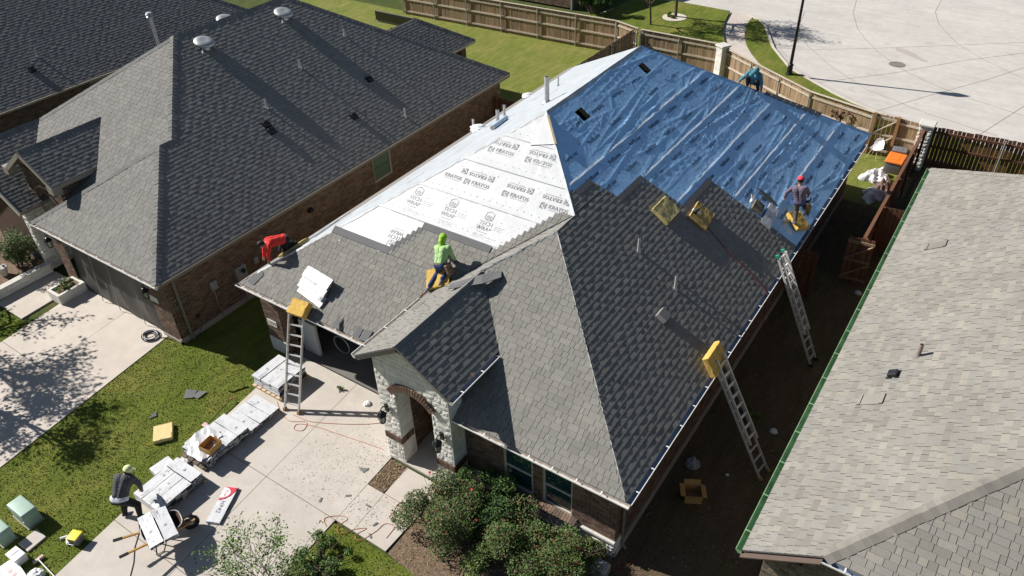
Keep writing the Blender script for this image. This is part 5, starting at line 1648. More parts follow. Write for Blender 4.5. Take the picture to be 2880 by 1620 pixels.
# ------------------------------------------------------------------ street furniture
t = thing('street_lamp', 'tall black street lamp post on the grass verge', 'street lamp', (-6.15, 30.85, .1))
b = MB(); b.lathe([(.20, 0), (.20, .06), (.15, .10), (.13, .45), (.16, .5), (.09, .58)], (0, 0, 0), 16); b.build('base', DARKMETAL, t)
b = MB(); b.lathe([(.085, .5), (.075, 2), (.06, 4.9)], (0, 0, 0), 14); b.build('pole', DARKMETAL, t, smooth=40)
b = MB(); b.lathe([(.06, 4.9), (.12, 5.0), (.10, 5.05), (.2, 5.12), (.26, 5.6), (.24, 5.65), (.1, 5.9), (.01, 6.0)], (0, 0, 0), 14); b.build('lantern_head', DARKMETAL, t)
# house across the corner
nb = thing('brick_house', 'shaded brick house wall at the top edge beyond the rear fence', 'house', (-24, 36, 0), worldspace=True)
mort = MB(); brk = MB(); brick_wall(mort, brk, (-32, 34.8, 0), (1, 0, 0), (0, -1, 0), 10.2, .1, 2.8, [], 95)
brick_wall(mort, brk, (-21.8, 34.8, 0), (0, 1, 0), (1, 0, 0), 6, .1, 2.8, [], 96)
mort.build('wall', MORTAR, nb); o = brk.build('bricks', BRICK, nb); o['kind'] = 'stuff'
b = MB(); b.slab([(-33, 34.3, 2.75), (-21.3, 34.3, 2.75), (-21.3, 46, 2.75 + 3), (-33, 46, 2.75 + 3)], .08); b.build('roof', STARTER, nb)
b = MB(); b.box(-21.76, -21.70, 34.75, 34.95, 0, 2.75); b.build('downspout', WINFRAME, nb)
b = MB(); pts = [(-19.44, 34.6), (-19.1, 36.2), (-19.04, 36.97), (-18.93, 38.29)]
for a, c in zip(pts[:-1], pts[1:]): b.beam((*a, .13), (*c, .13), .12, .1)
tag(b.build('bed_edging', CONCRETE2), 'curved concrete edging round the shaded bed at the top', 'edging')
# ------------------------------------------------------------------ ladders
def ladder(label, foot, top, width, rung=.305, m=METAL, tips=None, rail=(.028, .085), fly=False, pivot=None, cross=None):
    foot = Vector(foot); top = Vector(top); d = top - foot; L = d.length; d.normalize()
    side = Vector(cross) if cross else d.cross(Vector((0, 0, 1))).normalized(); side.normalize(); nrm = side.cross(d).normalized()
    t = thing('ladder', label, 'ladder', foot, 0, 'aluminium ladders')
    M = Matrix(((side.x, d.x, nrm.x), (side.y, d.y, nrm.y), (side.z, d.z, nrm.z))).to_4x4()
    for s in (-1, 1):
        b = MB(); b.box(s * width / 2 - rail[0] / 2, s * width / 2 + rail[0] / 2, .04, L, -rail[1] / 2, rail[1] / 2, M=M)
        r = b.build('rail', m, t)
        b = MB(); b.box(s * width / 2 - .035, s * width / 2 + .035, -.01, .09, -.055, .055, M=M); b.build('foot', WOODNEW if not tips else BLACKPLAST, r)
        if tips:
            b = MB(); b.box(s * width / 2 - .03, s * width / 2 + .03, L - .01, L + .07, -.055, .055, M=M); b.build('end_cap', tips, r)
    y = .25
    while y < L - .08:
        b = MB()
        b.box(-width / 2 + rail[0] / 2, width / 2 - rail[0] / 2, y - .018, y + .018, -.022, .022, M=M); b.build('rung', m, t)
        y += rung
    if fly:       # second, sliding section lying on the first
        w2 = width - .07; y0, y1 = L * .30, L + .02
        for s in (-1, 1):
            b = MB(); b.box(s * w2 / 2 - .013, s * w2 / 2 + .013, y0, y1, .055, .13, M=M); b.build('fly_rail', m, t)
        y = y0 + .2
        while y < y1 - .05:
            b = MB(); b.box(-w2 / 2, w2 / 2, y - .015, y + .015, .075, .11, M=M); b.build('fly_rung', m, t); y += rung
    return t
LADM = mat('worn_aluminium', (.68, .67, .65), .5, .12, 7, metal=.35)
ladder('aluminium ladder leaning on the garage gutter below a yellow cushion', (-10.41, -.46, .02), (-10.72, .83, 3.0), .47, .30, LADM)
GREENT = mat('green_plastic', (.03, .32, .18), .4, .05, 6)
ladder('extension ladder with green tips against the right eave', (1.60, 9.50, .0), (-.06, 9.66, 3.32), .38, .305, LADM, GREENT, fly=True, rail=(.022, .07))
ladder('extension ladder under the upright yellow cushion at the right eave', (1.81, 4.60, .0), (.0, 4.88, 3.05), .40, .305, LADM, None, fly=True, rail=(.022, .07))

# ------------------------------------------------------------------ foam cushions
def cushion(label, loc, rot, size=(.58, .62, .12), m=FOAM, seed=0, bend=0.0, pits=60):
    R = random.Random(seed)
    bm = bmesh.new(); bmesh.ops.create_cube(bm, size=1.0)
    bmesh.ops.subdivide_edges(bm, edges=bm.edges, cuts=9, use_grid_fill=True)
    pit = [(R.uniform(-.48, .48), R.uniform(-.48, .48), R.uniform(.015, .03), R.uniform(.006, .016)) for _ in range(pits // 2)]
    for v in bm.verts:
        x, y, z = v.co
        k = 1 - .10 * max(0, abs(z) * 2 - .6) * (max(abs(x), abs(y)) > .49)
        px, py, pz = x * size[0] * k, y * size[1] * k, z * size[2]
        pz += R.uniform(-.004, .004); px += R.uniform(-.005, .005); py += R.uniform(-.005, .005)
        if z > .45:
            for a, c, r, dp in pit:
                if (x - a) ** 2 + (y - c) ** 2 < r * r * 2.5: pz -= dp
        v.co = (px, py, pz + size[2] / 2 + bend * (px / size[0]) ** 2)
    me = bpy.data.meshes.new('foam_cushion'); bm.to_mesh(me); bm.free(); me.materials.append(m)
    me.polygons.foreach_set('use_smooth', [True] * len(me.polygons)); me.set_sharp_from_angle(angle=math.radians(50))
    o = link('foam_cushion', me); o.location = loc; o.rotation_euler = rot
    return tag(o, label, 'cushion', 'foam roofing cushions')
cushion('yellow foam cushion at the head of the garage ladder', PF(-10.62, .05, .10), slope_rot(0, -1, .08), (.60, .46, .22), seed=1)
cushion('yellow foam cushion under the worker in the green hoodie', PF(-7.14, 1.98, .02), slope_rot(0, -1, .55), (.66, .58, .10), seed=2)
cushion('pale worn foam cushion lying upslope on the charcoal roof', PR(7.99, 3.05, .02), slope_rot(1, 0, .0), (.86, .60, .10), mat('old_foam', (.50, .42, .18), .95, .2, 7, .25, 45, .9, 45, .02), 3, pits=90)
cushion('pitted foam cushion with a nail gun lying on it', PR(8.93, 2.34, .02), slope_rot(1, 0, .12), (.80, .62, .11), mat('brown_foam', (.44, .30, .10), .95, .3, 7, .3, 45, .9, 45, .02), 4, pits=120)
cushion('dark foam cushion lying behind the white bundle on the charcoal roof', PR(11.25, 1.40, .02), slope_rot(1, 0, .1), (.50, .34, .10), mat('grey_foam', (.20, .17, .12), .95, .3, 7, .3, 45, .9, 45, .02), 5)
cushion('yellow foam cushion under the knee of the worker in the red cap', PR(12.15, .36, .03), slope_rot(1, 0, -.5), (.60, .62, .16), seed=6)
cushion('thick yellow foam cushion propped on edge over the right gutter', (-.10, 4.82, 2.98), (0, math.radians(58), 0), (.56, .80, .17), seed=7)
cushion('thin foam strip under the knees of the worker in red', PL(2.45, .95, .02), slope_rot(-1, 0, .0), (1.0, .34, .10), mat('olive_foam', (.32, .26, .10), .95, .25, 7, .25, 45, .9, 45, .02), 8)
cushion('clean pale foam cushion lying on the front lawn', (-12.87, -3.03, .01), (0, 0, .92), (.52, .62, .12), FOAMPALE, 9, pits=0)

# ------------------------------------------------------------------ shingle bundles and pallets
def bundle_mesh(L, wd, h, seed, name='shingle_bundle'):
    R = random.Random(seed)
    bm = bmesh.new(); bmesh.ops.create_cube(bm, size=1.0)
    bmesh.ops.subdivide_edges(bm, edges=bm.edges, cuts=5, use_grid_fill=True)
    for v in bm.verts:
        x, y, z = v.co
        e = .985 if abs(z) > .49 else 1
        v.co = (x * L * e + R.uniform(-.004, .004), y * wd * e + R.uniform(-.004, .004), (z + .5) * h + (R.uniform(-.005, .006) if z > .4 else 0))
    me = bpy.data.meshes.new(name); bm.to_mesh(me); bm.free()
    me.materials.append(WHITEPLAST); me.materials.append(BLACKPLAST); me.materials.append(PRINTPALE)
    for p in me.polygons:
        n = p.normal
        if abs(n.z) < .5: p.material_index = 1 if (n.x + n.y > 0 or abs(n.y) > .5) and R.random() > .25 else 0
    me.polygons.foreach_set('use_smooth', [True] * len(me.polygons)); me.set_sharp_from_angle(angle=math.radians(40))
    return me
def print_marks(parent, L, wd, z, seed, big=True):
    R = random.Random(seed)
    b = MB()
    for i in range(R.randint(4, 7)):
        x = R.uniform(-.42, .42) * L; y = R.uniform(-.4, .4) * wd; l = R.uniform(.02, .09); h_ = R.uniform(.006, .014)
        b.quad((x, y, z), (x + l, y, z), (x + l, y + h_, z), (x, y + h_, z))
    if big:
        x = R.uniform(-.3, .3) * L
        b.add([(x, -.05, z), (x + .07, -.04, z), (x + .05, .03, z), (x + .01, .03, z)], [(0, 1, 2, 3)])
    for k in range(4):
        b.quad((-.46 * L, -.45 * wd + k * .03, z), (-.46 * L + R.uniform(.1, .4), -.45 * wd + k * .03, z), (-.46 * L + R.uniform(.1, .4), -.45 * wd + k * .03 + .006, z), (-.46 * L, -.45 * wd + k * .03 + .006, z))
    b.build('printed_text', PRINTPALE if seed % 3 else PRINTGREY, parent)['kind'] = 'stuff'
_bc = [0]
def bundle(label, loc, rz_=0, L=1.0, wd=.335, h=.085, prints=False, rot=None, group='white wrapped shingle bundles'):
    _bc[0] += 1
    o = link('shingle_bundle', bundle_mesh(L, wd, h, _bc[0])); o.location = loc
    o.rotation_euler = rot if rot else (0, 0, rz_)
    tag(o, label, 'shingle bundle', group)
    if prints: print_marks(o, L, wd, h + .006, _bc[0])
    return o
def pallet(label, x0, x1, y0, y1, m=LUMBER):
    t = thing('pallet', label, 'pallet', ((x0 + x1) / 2, (y0 + y1) / 2, .024), 0, 'pallets under the shingle stacks')
    hx, hy = (x1 - x0) / 2, (y1 - y0) / 2
    for yy in (-hy + .05, 0, hy - .05):
        b = MB(); b.box(-hx, hx, yy - .04, yy + .04, 0, .07); b.build('bearer', m, t)
    n = max(3, int(2 * hx / .2))
    for i in range(n):
        b = MB(); c = -hx + (i + .5) * 2 * hx / n; b.box(c - .06, c + .06, -hy, hy, .0705, .088); b.build('deck_board', m, t)
P_ = math.pi / 2
pallet('lumber pallet under the tallest bundle stack beside the ladder', -12.22, -11.0, -.36, .86)
names = ['nearest the lawn', 'in the middle', 'nearest the ladder']
z = .115
for lay in range(4):
    for i in range(3):
        jx, jy = random.uniform(-.02, .02), random.uniform(-.02, .02)
        lab = ('white shingle bundle %s in the top layer of the stack beside the ladder' % names[i]) if lay == 3 else ('white shingle bundle %s in layer %s of the stack beside the ladder' % (names[i], ['one', 'two', 'three'][lay]))
        bundle(lab, (-11.98 + i * .37 + jx, .26 + jy, z + lay * .09), P_, 1.08, .36, .088, lay == 3)
pallet('flat pallet under the long row of bundles on the driveway', -11.72, -10.75, -3.28, -.62, mat('dark_pallet_lumber', (.13, .095, .075), .8, .4, 5))
row = ['first', 'second', 'third', 'fourth', 'fifth', 'sixth', 'seventh']
for i in range(7):
    y = -.82 - i * .365
    n = 1 if i < 3 else 3
    for lay in range(n):
        top = lay == n - 1
        lab = '%s bundle from the porch end of the long driveway row%s' % (row[i], ', on top' if top else [', lowest layer', ', middle layer'][lay])
        bundle(lab, (-11.2 + random.uniform(-.02, .02), y, .115 + lay * .088), random.uniform(-.02, .02), 1.02, .355, .086, top)
pallet('pallet under the bundle stack beside the wheelbarrow', -11.5, -10.45, -4.85, -3.45)
for lay in range(3):
    zz = .115 + lay * .088
    bundle('bundle lying crosswise at the far end of the stack by the wheelbarrow, %s layer' % ['lowest', 'middle', 'top'][lay], (-10.98, -3.66, zz), 0, 1.02, .35, .086, lay == 2)
    for i in range(3):
        bundle('%s lengthwise bundle of the stack by the wheelbarrow, %s layer' % (['lawn side', 'middle', 'street lamp side'][i] if i < 2 else 'right', ['lowest', 'middle', 'top'][lay]), (-11.30 + i * .345 + lay * .01, -4.36, zz), P_, 1.02, .335, .086, lay == 2)
o = bundle('folded white plastic sheeting on the grass beside the bundle stack', (-11.74, -3.84, .02), P_ - .1, .56, .34, .22); tag(o, cat='plastic sheeting')
crumple('plastic_bag', 'small crumpled clear bag at the corner of the folded sheeting', 'plastic bag', (-11.45, -3.42, .1), .12, TARP, seed=5)
# torn wrapper lying over the front bundles of the long row, with the open box on it
b = MB(); R = random.Random(8); vs = []; nx, ny = 10, 7
for j in range(ny + 1):
    for i in range(nx + 1):
        vs.append((-11.72 + .95 * j / ny + R.uniform(-.02, .02), -3.28 + .95 * i / nx + R.uniform(-.02, .02), .395 + R.uniform(0, .03) + .05 * max(0, math.sin(i * 1.3 + j)) ** 4))
b.add(vs, [(j * (nx + 1) + i, j * (nx + 1) + i + 1, (j + 1) * (nx + 1) + i + 1, (j + 1) * (nx + 1) + i) for j in range(ny) for i in range(nx) if (i + j) > 1 and not (i > 7 and j > 4)])
b.f = [tuple(reversed(f)) for f in b.f]
tag(b.build('torn_wrapper', WHITEPLAST), 'torn white wrapper loose over the near end of the long bundle row', 'plastic wrapper')
def open_box(label, loc, rz_, sx, sy, h, m1=CARD, m2=CARDIN, flaps=True, group='open cardboard boxes'):
    t = thing('cardboard_box', label, 'box', loc, rz_, group)
    b = MB(); th = .008
    b.box(-sx / 2, sx / 2, -sy / 2, sy / 2, 0, th, 1)
    for x0, x1, y0, y1 in ((-sx / 2, sx / 2, -sy / 2, -sy / 2 + th), (-sx / 2, sx / 2, sy / 2 - th, sy / 2), (-sx / 2, -sx / 2 + th, -sy / 2 + th, sy / 2 - th), (sx / 2 - th, sx / 2, -sy / 2 + th, sy / 2 - th)):
        b.box(x0, x1, y0, y1, th, h)
    b.build('carton', [m1, m2], t)
    if flaps:
        for (p, d, l) in (((0, -sy / 2, h), (0, -1, .35), sx), ((0, sy / 2, h), (0, 1, .5), sx), ((-sx / 2, 0, h), (-1, 0, .2), sy), ((sx / 2, 0, h), (1, 0, -.3), sy)):
            d = Vector(d).normalized() * .12; p = Vector(p); a = Vector((l / 2, 0, 0)) if abs(d.x) < .01 else Vector((0, l / 2, 0))
            b = MB(); b.slab([p - a, p + a, p + a + d, p - a + d], .004); b.build('flap', m1, t)
    return t
open_box('open brown cardboard box standing on the long bundle row', (-10.93, -2.80, .425), .12, .40, .44, .19, flaps=False)
open_box('open cardboard box on the dark ground of the right side yard', (.52, 2.95, .004), .5, .42, .40, .28)

# the shingle pack lying printed side up on the driveway
t = thing('shingle_pack', 'white shingle pack with red printed end lying on the driveway', 'shingle pack', (-9.45, -3.74, .023), math.atan2(1.02, -.48) )
me = bundle_mesh(1.12, .37, .07, 77, 'pack'); link('pack', me, t)
# local x runs towards the printed end
b = MB(); zt = .079
pts = [(.54, -.17), (.54, .165)] + [(.54 - .42 * (k / 10) , .165 - .335 * (k / 10) ** 2.2) for k in range(1, 11)]
pts = [(.53, .165), (.53, -.165), (.16, -.165)] + [(.16 + .37 * k / 8, -.165 + .33 * (k / 8) ** 2) for k in range(1, 8)]
pts = [(.53, .165), (.10, .165)] + [(.10 + .10 * (k / 10) + .22 * (k / 10) ** 3, .165 - .33 * k / 10) for k in range(1, 11)] + [(.53, -.165)]
b.add([(x, y, zt) for x, y in pts], [tuple(range(len(pts)))]); b.build('red_print', REDPRINT, t)
b = MB(); c = (.34, .165)
arc = [(c[0] + .165 * math.cos(a), c[1] - .22 * math.sin(a)) for a in [math.pi * k / 14 for k in range(15)]]
b.add([(x, y, zt + .003) for x, y in arc], [tuple(range(len(arc)))]); b.build('white_emblem', PRINTWHITE, t)
V, F = text_mesh('ATLAS', .085, .001, 1.0)
b = MB(); b.add([(.34 - v.x * .8, .06 - v.y, zt + .006) for v in V], F); b.build('emblem_lettering', REDPRINT, t)
V, F = text_mesh('HP42', .15, .001, 1.1)
b = MB(); b.add([(-.09 - v.x * 1.05, .02 - v.y, zt + .003) for v in V], F); b.build('lettering', PRINTGREY, t)

# wheelbarrow with two bundles across it
t = thing('wheelbarrow', 'rusty tray wheelbarrow with wooden handles carrying two shingle bundles', 'wheelbarrow', (-9.78, -5.22, .022), math.atan2(.95, .33))
# local x: forward (to the wheel)
b = MB()
rim = []; bot = []
for k in range(20):
    a = 2 * math.pi * k / 20
    ex = (abs(math.cos(a)) ** .6) * math.copysign(1, math.cos(a)); ey = (abs(math.sin(a)) ** .6) * math.copysign(1, math.sin(a))
    rim.append((.06 + .47 * ex, .33 * ey, .60)); bot.append((.10 + .27 * ex, .20 * ey, .36))
b.add(rim + bot, [(k, (k + 1) % 20, 20 + (k + 1) % 20, 20 + k) for k in range(20)] + [tuple(range(20, 40))]); b.build('tray', RUST, t, smooth=50)
b = MB(); b.tube([Vector(p) for p in rim + rim[:1]], .014, 6); b.build('tray_rim', mat('grey_rim', (.45, .43, .42), .5, .2, 6), t)
for s in (-1, 1):
    b = MB(); b.beam((-.98, s * .28, .60), (.62, s * .10, .30), .04, .045); h = b.build('handle', mat('orange_wood_handle', (.52, .27, .07), .6, .2, 6), t)
    b = MB(); b.beam((-1.0, s * .282, .604), (-.80, s * .26, .566), .05, .055); b.build('grip', BLACKPLAST, h)
    b = MB(); b.tube([(-.2, s * .24, .45), (-.30, s * .26, .02), (-.12, s * .25, .02), (.08, s * .2, .38)], .016, 6); b.build('leg', DARKMETAL, t)
b = MB(); b.lathe([(.10, -.04), (.19, -.045), (.20, 0), (.19, .045), (.10, .04)], (0, 0, 0), 20, M=Matrix.Translation((.68, 0, .20)) @ Matrix.Rotation(P_, 4, 'X')); wh = b.build('wheel', BLACKPLAST, t, smooth=40)
b = MB(); b.lathe([(.02, -.05), (.10, -.03), (.10, .03), (.02, .05)], (0, 0, 0), 14, M=Matrix.Translation((.68, 0, .20)) @ Matrix.Rotation(P_, 4, 'X')); b.build('rim', GALV, wh)
b = MB(); b.box(.42, .78, -.12, .12, .32, .36); b.build('toe_guard', WOODNEW, t)
aB = math.atan2(-.36, 1.04)
nB_ = Vector((math.cos(aB + P_), math.sin(aB + P_), 0)); cB = Vector((-9.755, -5.24, 0))
bundle('white bundle nearer the handles across the wheelbarrow', cB - nB_ * .175 + Vector((0, 0, .63)), 0, 1.08, .32, .085, True, rot=(.06, 0, aB))
bundle('white bundle nearer the wheel across the wheelbarrow', cB + nB_ * .165 + Vector((0, 0, .635)), 0, 1.08, .32, .085, True, rot=(-.05, 0, aB))
b = MB(); b.tube([(-10.95, -5.20, .03), (-10.62, -5.38, .03), (-10.3, -5.75, .03), (-9.95, -6.02, .03), (-9.4, -6.6, .03), (-8.9, -7.4, .03)], .010, 6)
tag(b.build('power_cord', BLACKPLAST), 'black power cord crossing the driveway under the wheelbarrow handles', 'cord')

# bundles and strips on the roof
for i, (dx, ds) in enumerate(((0, 0), (-.02, -.14), (-.06, -.27), (-.02, -.40))):
    bundle(['uppermost', 'second', 'third', 'lowest'][i] + ' of the fanned white bundles on the garage roof', PF(-10.60 + dx, .88 + ds, .02 + (3 - i) * .058), 0, 1.06, .34, .056, True, rot=slope_rot(0, -1, -.10 - i * .02), group='fanned bundles on the garage roof')
bundle('bluish white bundle lying on the charcoal slope beside the worker in the red cap', PR(11.33, 1.02, .02), 0, 1.02, .36, .10, True, rot=slope_rot(1, 0, .12))
def slope_slab(name, label, cat, P, pts, up, th, m, group=None):
    b = MB(); q = [P(u, s, up) for u, s in pts]
    if (q[1] - q[0]).cross(q[2] - q[0]).z < 0: q = q[::-1]
    b.slab(q, th); return tag(b.build(name, m), label, cat, group)
b = MB(); b.slab([(-6.20, 2.10, RZ - .14), (-5.45, 2.55, RZ + .04), (-5.15, 2.95, RZ + .10), (-5.28, 3.16, RZ + .12), (-5.65, 2.80, RZ + .08), (-6.30, 2.32, RZ - .16)], .014)
tag(b.build('ridge_cap_strip', STARTER), 'bent dark strip of cap shingles raised over the porch ridge', 'shingle strip')
scr = [('propped dark shingle scrap on the garage gutter', [(-9.42, .02), (-9.14, .0), (-9.40, .34)], .10), ('grey shingle scrap left end of the garage gutter pile', [(-8.72, .02), (-8.5, .02), (-8.5, .25), (-8.7, .28)], .03),
       ('grey shingle scrap in the middle of the garage gutter pile', [(-8.45, .0), (-8.2, .02), (-8.18, .3), (-8.42, .26)], .045), ('pale shingle scrap by the porch valley', [(-8.1, .05), (-7.8, .08), (-7.75, .36), (-8.08, .32)], .03),
       ('square shingle scrap lying on the porch left slope', None, 0)]
for lab, pts, up in scr[:4]: slope_slab('shingle_scrap', lab, 'shingle', PF, pts, up, .006, STARTER, 'loose shingle scraps')
slope_slab('shingle_scrap', scr[4][0], 'shingle', PWL, [(1.55, .15), (1.95, .12), (1.97, .34), (1.6, .38)], .02, .006, CAPMAT, 'loose shingle scraps')
slope_slab('shingle_scrap', 'triangle of dark shingle at the corner of the garage eave', 'shingle', PF, [(-13.05, .12), (-12.75, .10), (-12.62, .42), (-12.72, .5)], .03, .006, STARTER, 'loose shingle scraps')
slope_slab('shingle_scrap', 'shingle leaning in the hand of the worker in the red cap', 'shingle', PR, [(11.85, 1.35), (12.0, 1.75), (12.15, 1.30), (12.05, .95)], .08, .006, mat('green_grey_shingle', (.10, .12, .10), .9, .15, 3, .2, 100), 'loose shingle scraps')
slope_slab('shingle_scrap', 'glossy strip lying on the blue sheet right of the worker in the red cap', 'shingle', PR, [(12.9, .2), (13.5, .25), (13.45, .5), (12.95, .45)], .03, .006, mat('green_grey_shingle', (.10, .12, .10)), 'loose shingle scraps')
for i in range(9):        # shingles being lapped over the rear hip
    s = 3.15 - i * .19
    slope_slab('hip_shingle', '%s shingle of the stepped course lapped over the rear hip' % ['first', 'second', 'third', 'fourth', 'fifth', 'sixth', 'seventh', 'eighth', 'ninth'][i], 'shingle', PR,
               [(Ln - s - .10 - .02 * i, s), (Ln - s + .16, s - .02), (Ln - s - .02, s + .17), (Ln - s - .26, s + .16)], .035, .008, STARTER, 'shingles lapped over the rear hip')
# nail gun, hose, drill
t = thing('nail_gun', 'white and black nail gun lying on the pitted foam cushion', 'nail gun', PR(8.80, 2.50, .13), slope_rot(1, 0, 1.9))
b = MB(); b.box(-.13, .13, -.035, .035, 0, .07); b.build('body', WHITEP, t, bevel=.015); b = MB(); b.box(-.02, .03, -.03, .03, .06, .19); b.build('grip', BLACKPLAST, t, bevel=.01)
b = MB(); b.cyl((.03, .0, .05), (.03, .09, .05), .05, n=12); b.build('coil_magazine', BLACKPLAST, t)
b = MB(); R = random.Random(2)
pts = [PR(8.8 - .02 * i + .03 * math.sin(i * .9), 2.25 - i * .19, .03) for i in range(12)] + [(.06, 8.48, 2.72), (.10, 8.46, 2.3), (.14, 8.4, 1.2), (.2, 8.2, .05)]
b.tube(pts, .012, 6); tag(b.build('air_hose', mat('dark_red_hose', (.16, .035, .025), .5, .1, 8)), 'thin dark red air hose running down the charcoal slope', 'hose')
b = MB(); b.tube([PF(-7.30 - .014 * i + .02 * math.sin(i), 1.72 - .05 * i, .03) for i in range(9)], .011, 6); tag(b.build('air_hose', REDCORD), 'short orange air hose trailing below the feet of the worker in green', 'hose')
t = thing('tool', 'white handled tool lying beside the dark cushion', 'hand tool', PR(11.12, 1.62, .12), slope_rot(1, 0, .4)); b = MB(); b.box(-.07, .07, -.06, .06, 0, .10); b.build('head', WHITEP, t, bevel=.02); b = MB(); b.beam((.05, 0, .04), (.3, .02, .03), .03, .03); b.build('handle', CARD, t)
b = MB(); b.beam(PR(11.62, .62, .05), PR(11.98, .52, .07), .05, .05); tag(b.build('wood_offcut', LUMBER), 'short wood offcut standing next to the bluish bundle', 'offcut')
b = MB(); b.beam(PL(3.0, .95, .05), PL(4.6, 1.25, .09), .06, .03); b.beam(PL(3.1, 1.1, .04), PL(4.2, 1.12, .06), .05, .03)
tag(b.build('drip_edge_strips', GALV), 'loose metal drip edge strips behind the worker in red', 'metal strips')
b = MB(); b.lathe([(.055, 0), (.05, .06), (.03, .09), (.005, .095)], (-4.36, .55, RZ - T * PHW - .06), 10); tag(b.build('orange_cap', ORANGEP), 'small orange cap in the porch gutter', 'cap')

# hoses and cords on the ground
def cord(name, label, pts, r, m, cat='cord'):
    P = [Vector((*p, .03)) for p in pts]; out = []
    for i in range(len(P) - 1):
        a, b_, c, d = P[max(i - 1, 0)], P[i], P[i + 1], P[min(i + 2, len(P) - 1)]
        for k in range(6):
            s = k / 6
            out.append(.5 * ((2 * b_) + (-a + c) * s + (2 * a - 5 * b_ + 4 * c - d) * s * s + (-a + 3 * b_ - 3 * c + d) * s ** 3))
    out.append(P[-1]); b = MB(); b.tube(out, r, 6, 0); return tag(b.build(name, m), label, cat)
cord('air_hose', 'orange air hose looping over the driveway from stack to porch', [(-11.1, -.4), (-10.7, -.62), (-10.2, -.75), (-9.75, -.52), (-9.6, -.8), (-9.85, -.9), (-9.9, -.7), (-9.4, -.5), (-8.6, -.35), (-7.8, -.2), (-7.2, -.1)], .0075, REDCORD, 'hose')
cord('air_hose', 'orange hose lying straight from the ladder foot to the porch', [(-10.3, -.52), (-9.7, -.45), (-9.0, -.12), (-8.3, .3), (-7.7, .75), (-7.2, .95)], .0075, REDCORD, 'hose')
lp = [(-6.75, -2.75), (-6.95, -2.6), (-6.7, -2.35), (-6.45, -2.3), (-6.5, -2.6), (-6.3, -2.72), (-6.1, -2.45), (-5.85, -2.25), (-5.95, -2.55), (-5.75, -2.6), (-5.6, -2.2), (-5.55, -1.9), (-5.3, -1.85), (-5.25, -2.2)]
cord('air_hose', 'orange hose looped over the end of the front path', lp, .0075, REDCORD, 'hose')
cord('air_hose', 'orange hose coiled at the edge of the rose bush', [(-5.35, -1.75), (-5.6, -1.5), (-5.65, -1.2), (-5.35, -1.1), (-5.1, -1.3), (-5.3, -1.6), (-5.6, -1.7), (-5.5, -1.35), (-5.1, -1.15), (-4.9, -1.3)], .0075, REDCORD, 'hose')
cord('air_hose', 'red hose lying below the right corner of the house', [(-1.6, -.7), (-1.1, -.35), (-.6, -.2), (-.2, .0), (.1, .5), (.15, 1.4)], .011, mat('dark_red_hose', (.16, .035, .025)), 'hose')
t = thing('garden_hose', 'coiled dark hose on the pale driveway beside the slate roofed house', 'hose', (-16.95, -.55, .024))
for k in range(9):
    b = MB(); R = random.Random(k); r = .27 - .015 * k + R.uniform(-.02, .02); ox, oy = R.uniform(-.05, .05), R.uniform(-.03, .03)
    b.tube([(ox + r * 1.25 * math.cos(2 * math.pi * i / 28), oy + r * math.sin(2 * math.pi * i / 28), .014 + .012 * (k % 4)) for i in range(29)], .012, 6); b.build('coil', BLACKPLAST if k % 3 else GALV, t)
b = MB(); b.tube([(.3, .05, .02), (.55, .2, .02), (.85, .25, .02), (1.0, .5, .02)], .012, 6); b.build('tail', BLACKPLAST, t)
# ------------------------------------------------------------------ people: tapered limbs fused into one skin
def capsule(bm, p0, p1, r0, r1, n=12, m=5):
    p0, p1 = Vector(p0), Vector(p1); d = p1 - p0
    L = d.length
    d = d.normalized() if L > 1e-6 else Vector((0, 0, 1))
    x = d.orthogonal().normalized(); y = d.cross(x)
    rings = []
    for k in range(m + 1):
        a = -math.pi / 2 + math.pi / 2 * k / m
        rings.append((p0 + d * (r0 * math.sin(a)), r0 * math.cos(a)))
    for k in range(m + 1):
        a = math.pi / 2 * k / m
        rings.append((p1 + d * (r1 * math.sin(a)), r1 * math.cos(a)))
    vs = []
    for c, r in rings:
        vs.append([bm.verts.new(c + (x * math.cos(2 * math.pi * i / n) + y * math.sin(2 * math.pi * i / n)) * max(r, 1e-4)) for i in range(n)])
    for a, b_ in zip(vs[:-1], vs[1:]):
        for i in range(n):
            bm.faces.new((a[i], a[(i + 1) % n], b_[(i + 1) % n], b_[i]))
    bm.faces.new(list(reversed(vs[0]))); bm.faces.new(vs[-1])

def hand_caps(wrist, direction, palm_n, lab='skin', curl=.5):
    """palm, four fingers of unequal length bent towards palm_n, thumb leaving the side of the palm"""
    d = Vector(direction).normalized(); n = Vector(palm_n); n = (n - d * n.dot(d)).normalized(); s = d.cross(n)
    w = Vector(wrist); caps = []
    caps.append((w, w + d * .075, .026, .030, lab)); caps.append((w + d * .03 + s * .018, w + d * .08 + s * .022, .020, .018, lab)); caps.append((w + d * .03 - s * .018, w + d * .08 - s * .022, .020, .018, lab))
    for off, ln in ((-.030, .058), (-.010, .070), (.010, .066), (.029, .052)):
        k0 = w + d * .085 + s * off; k1 = k0 + d * ln * .55 + n * ln * .25 * curl; k2 = k1 + d * ln * .35 * (1 - curl * .5) + n * ln * .55 * curl
        caps += [(k0, k1, .0105, .0095, lab), (k1, k2, .0095, .008, lab)]
    t0 = w + d * .025 + s * .030; t1 = t0 + d * .030 + s * .028 + n * .012; t2 = t1 + d * .032 + n * .016
    caps += [(t0, t1, .013, .011, lab), (t1, t2, .011, .009, lab)]
    return caps

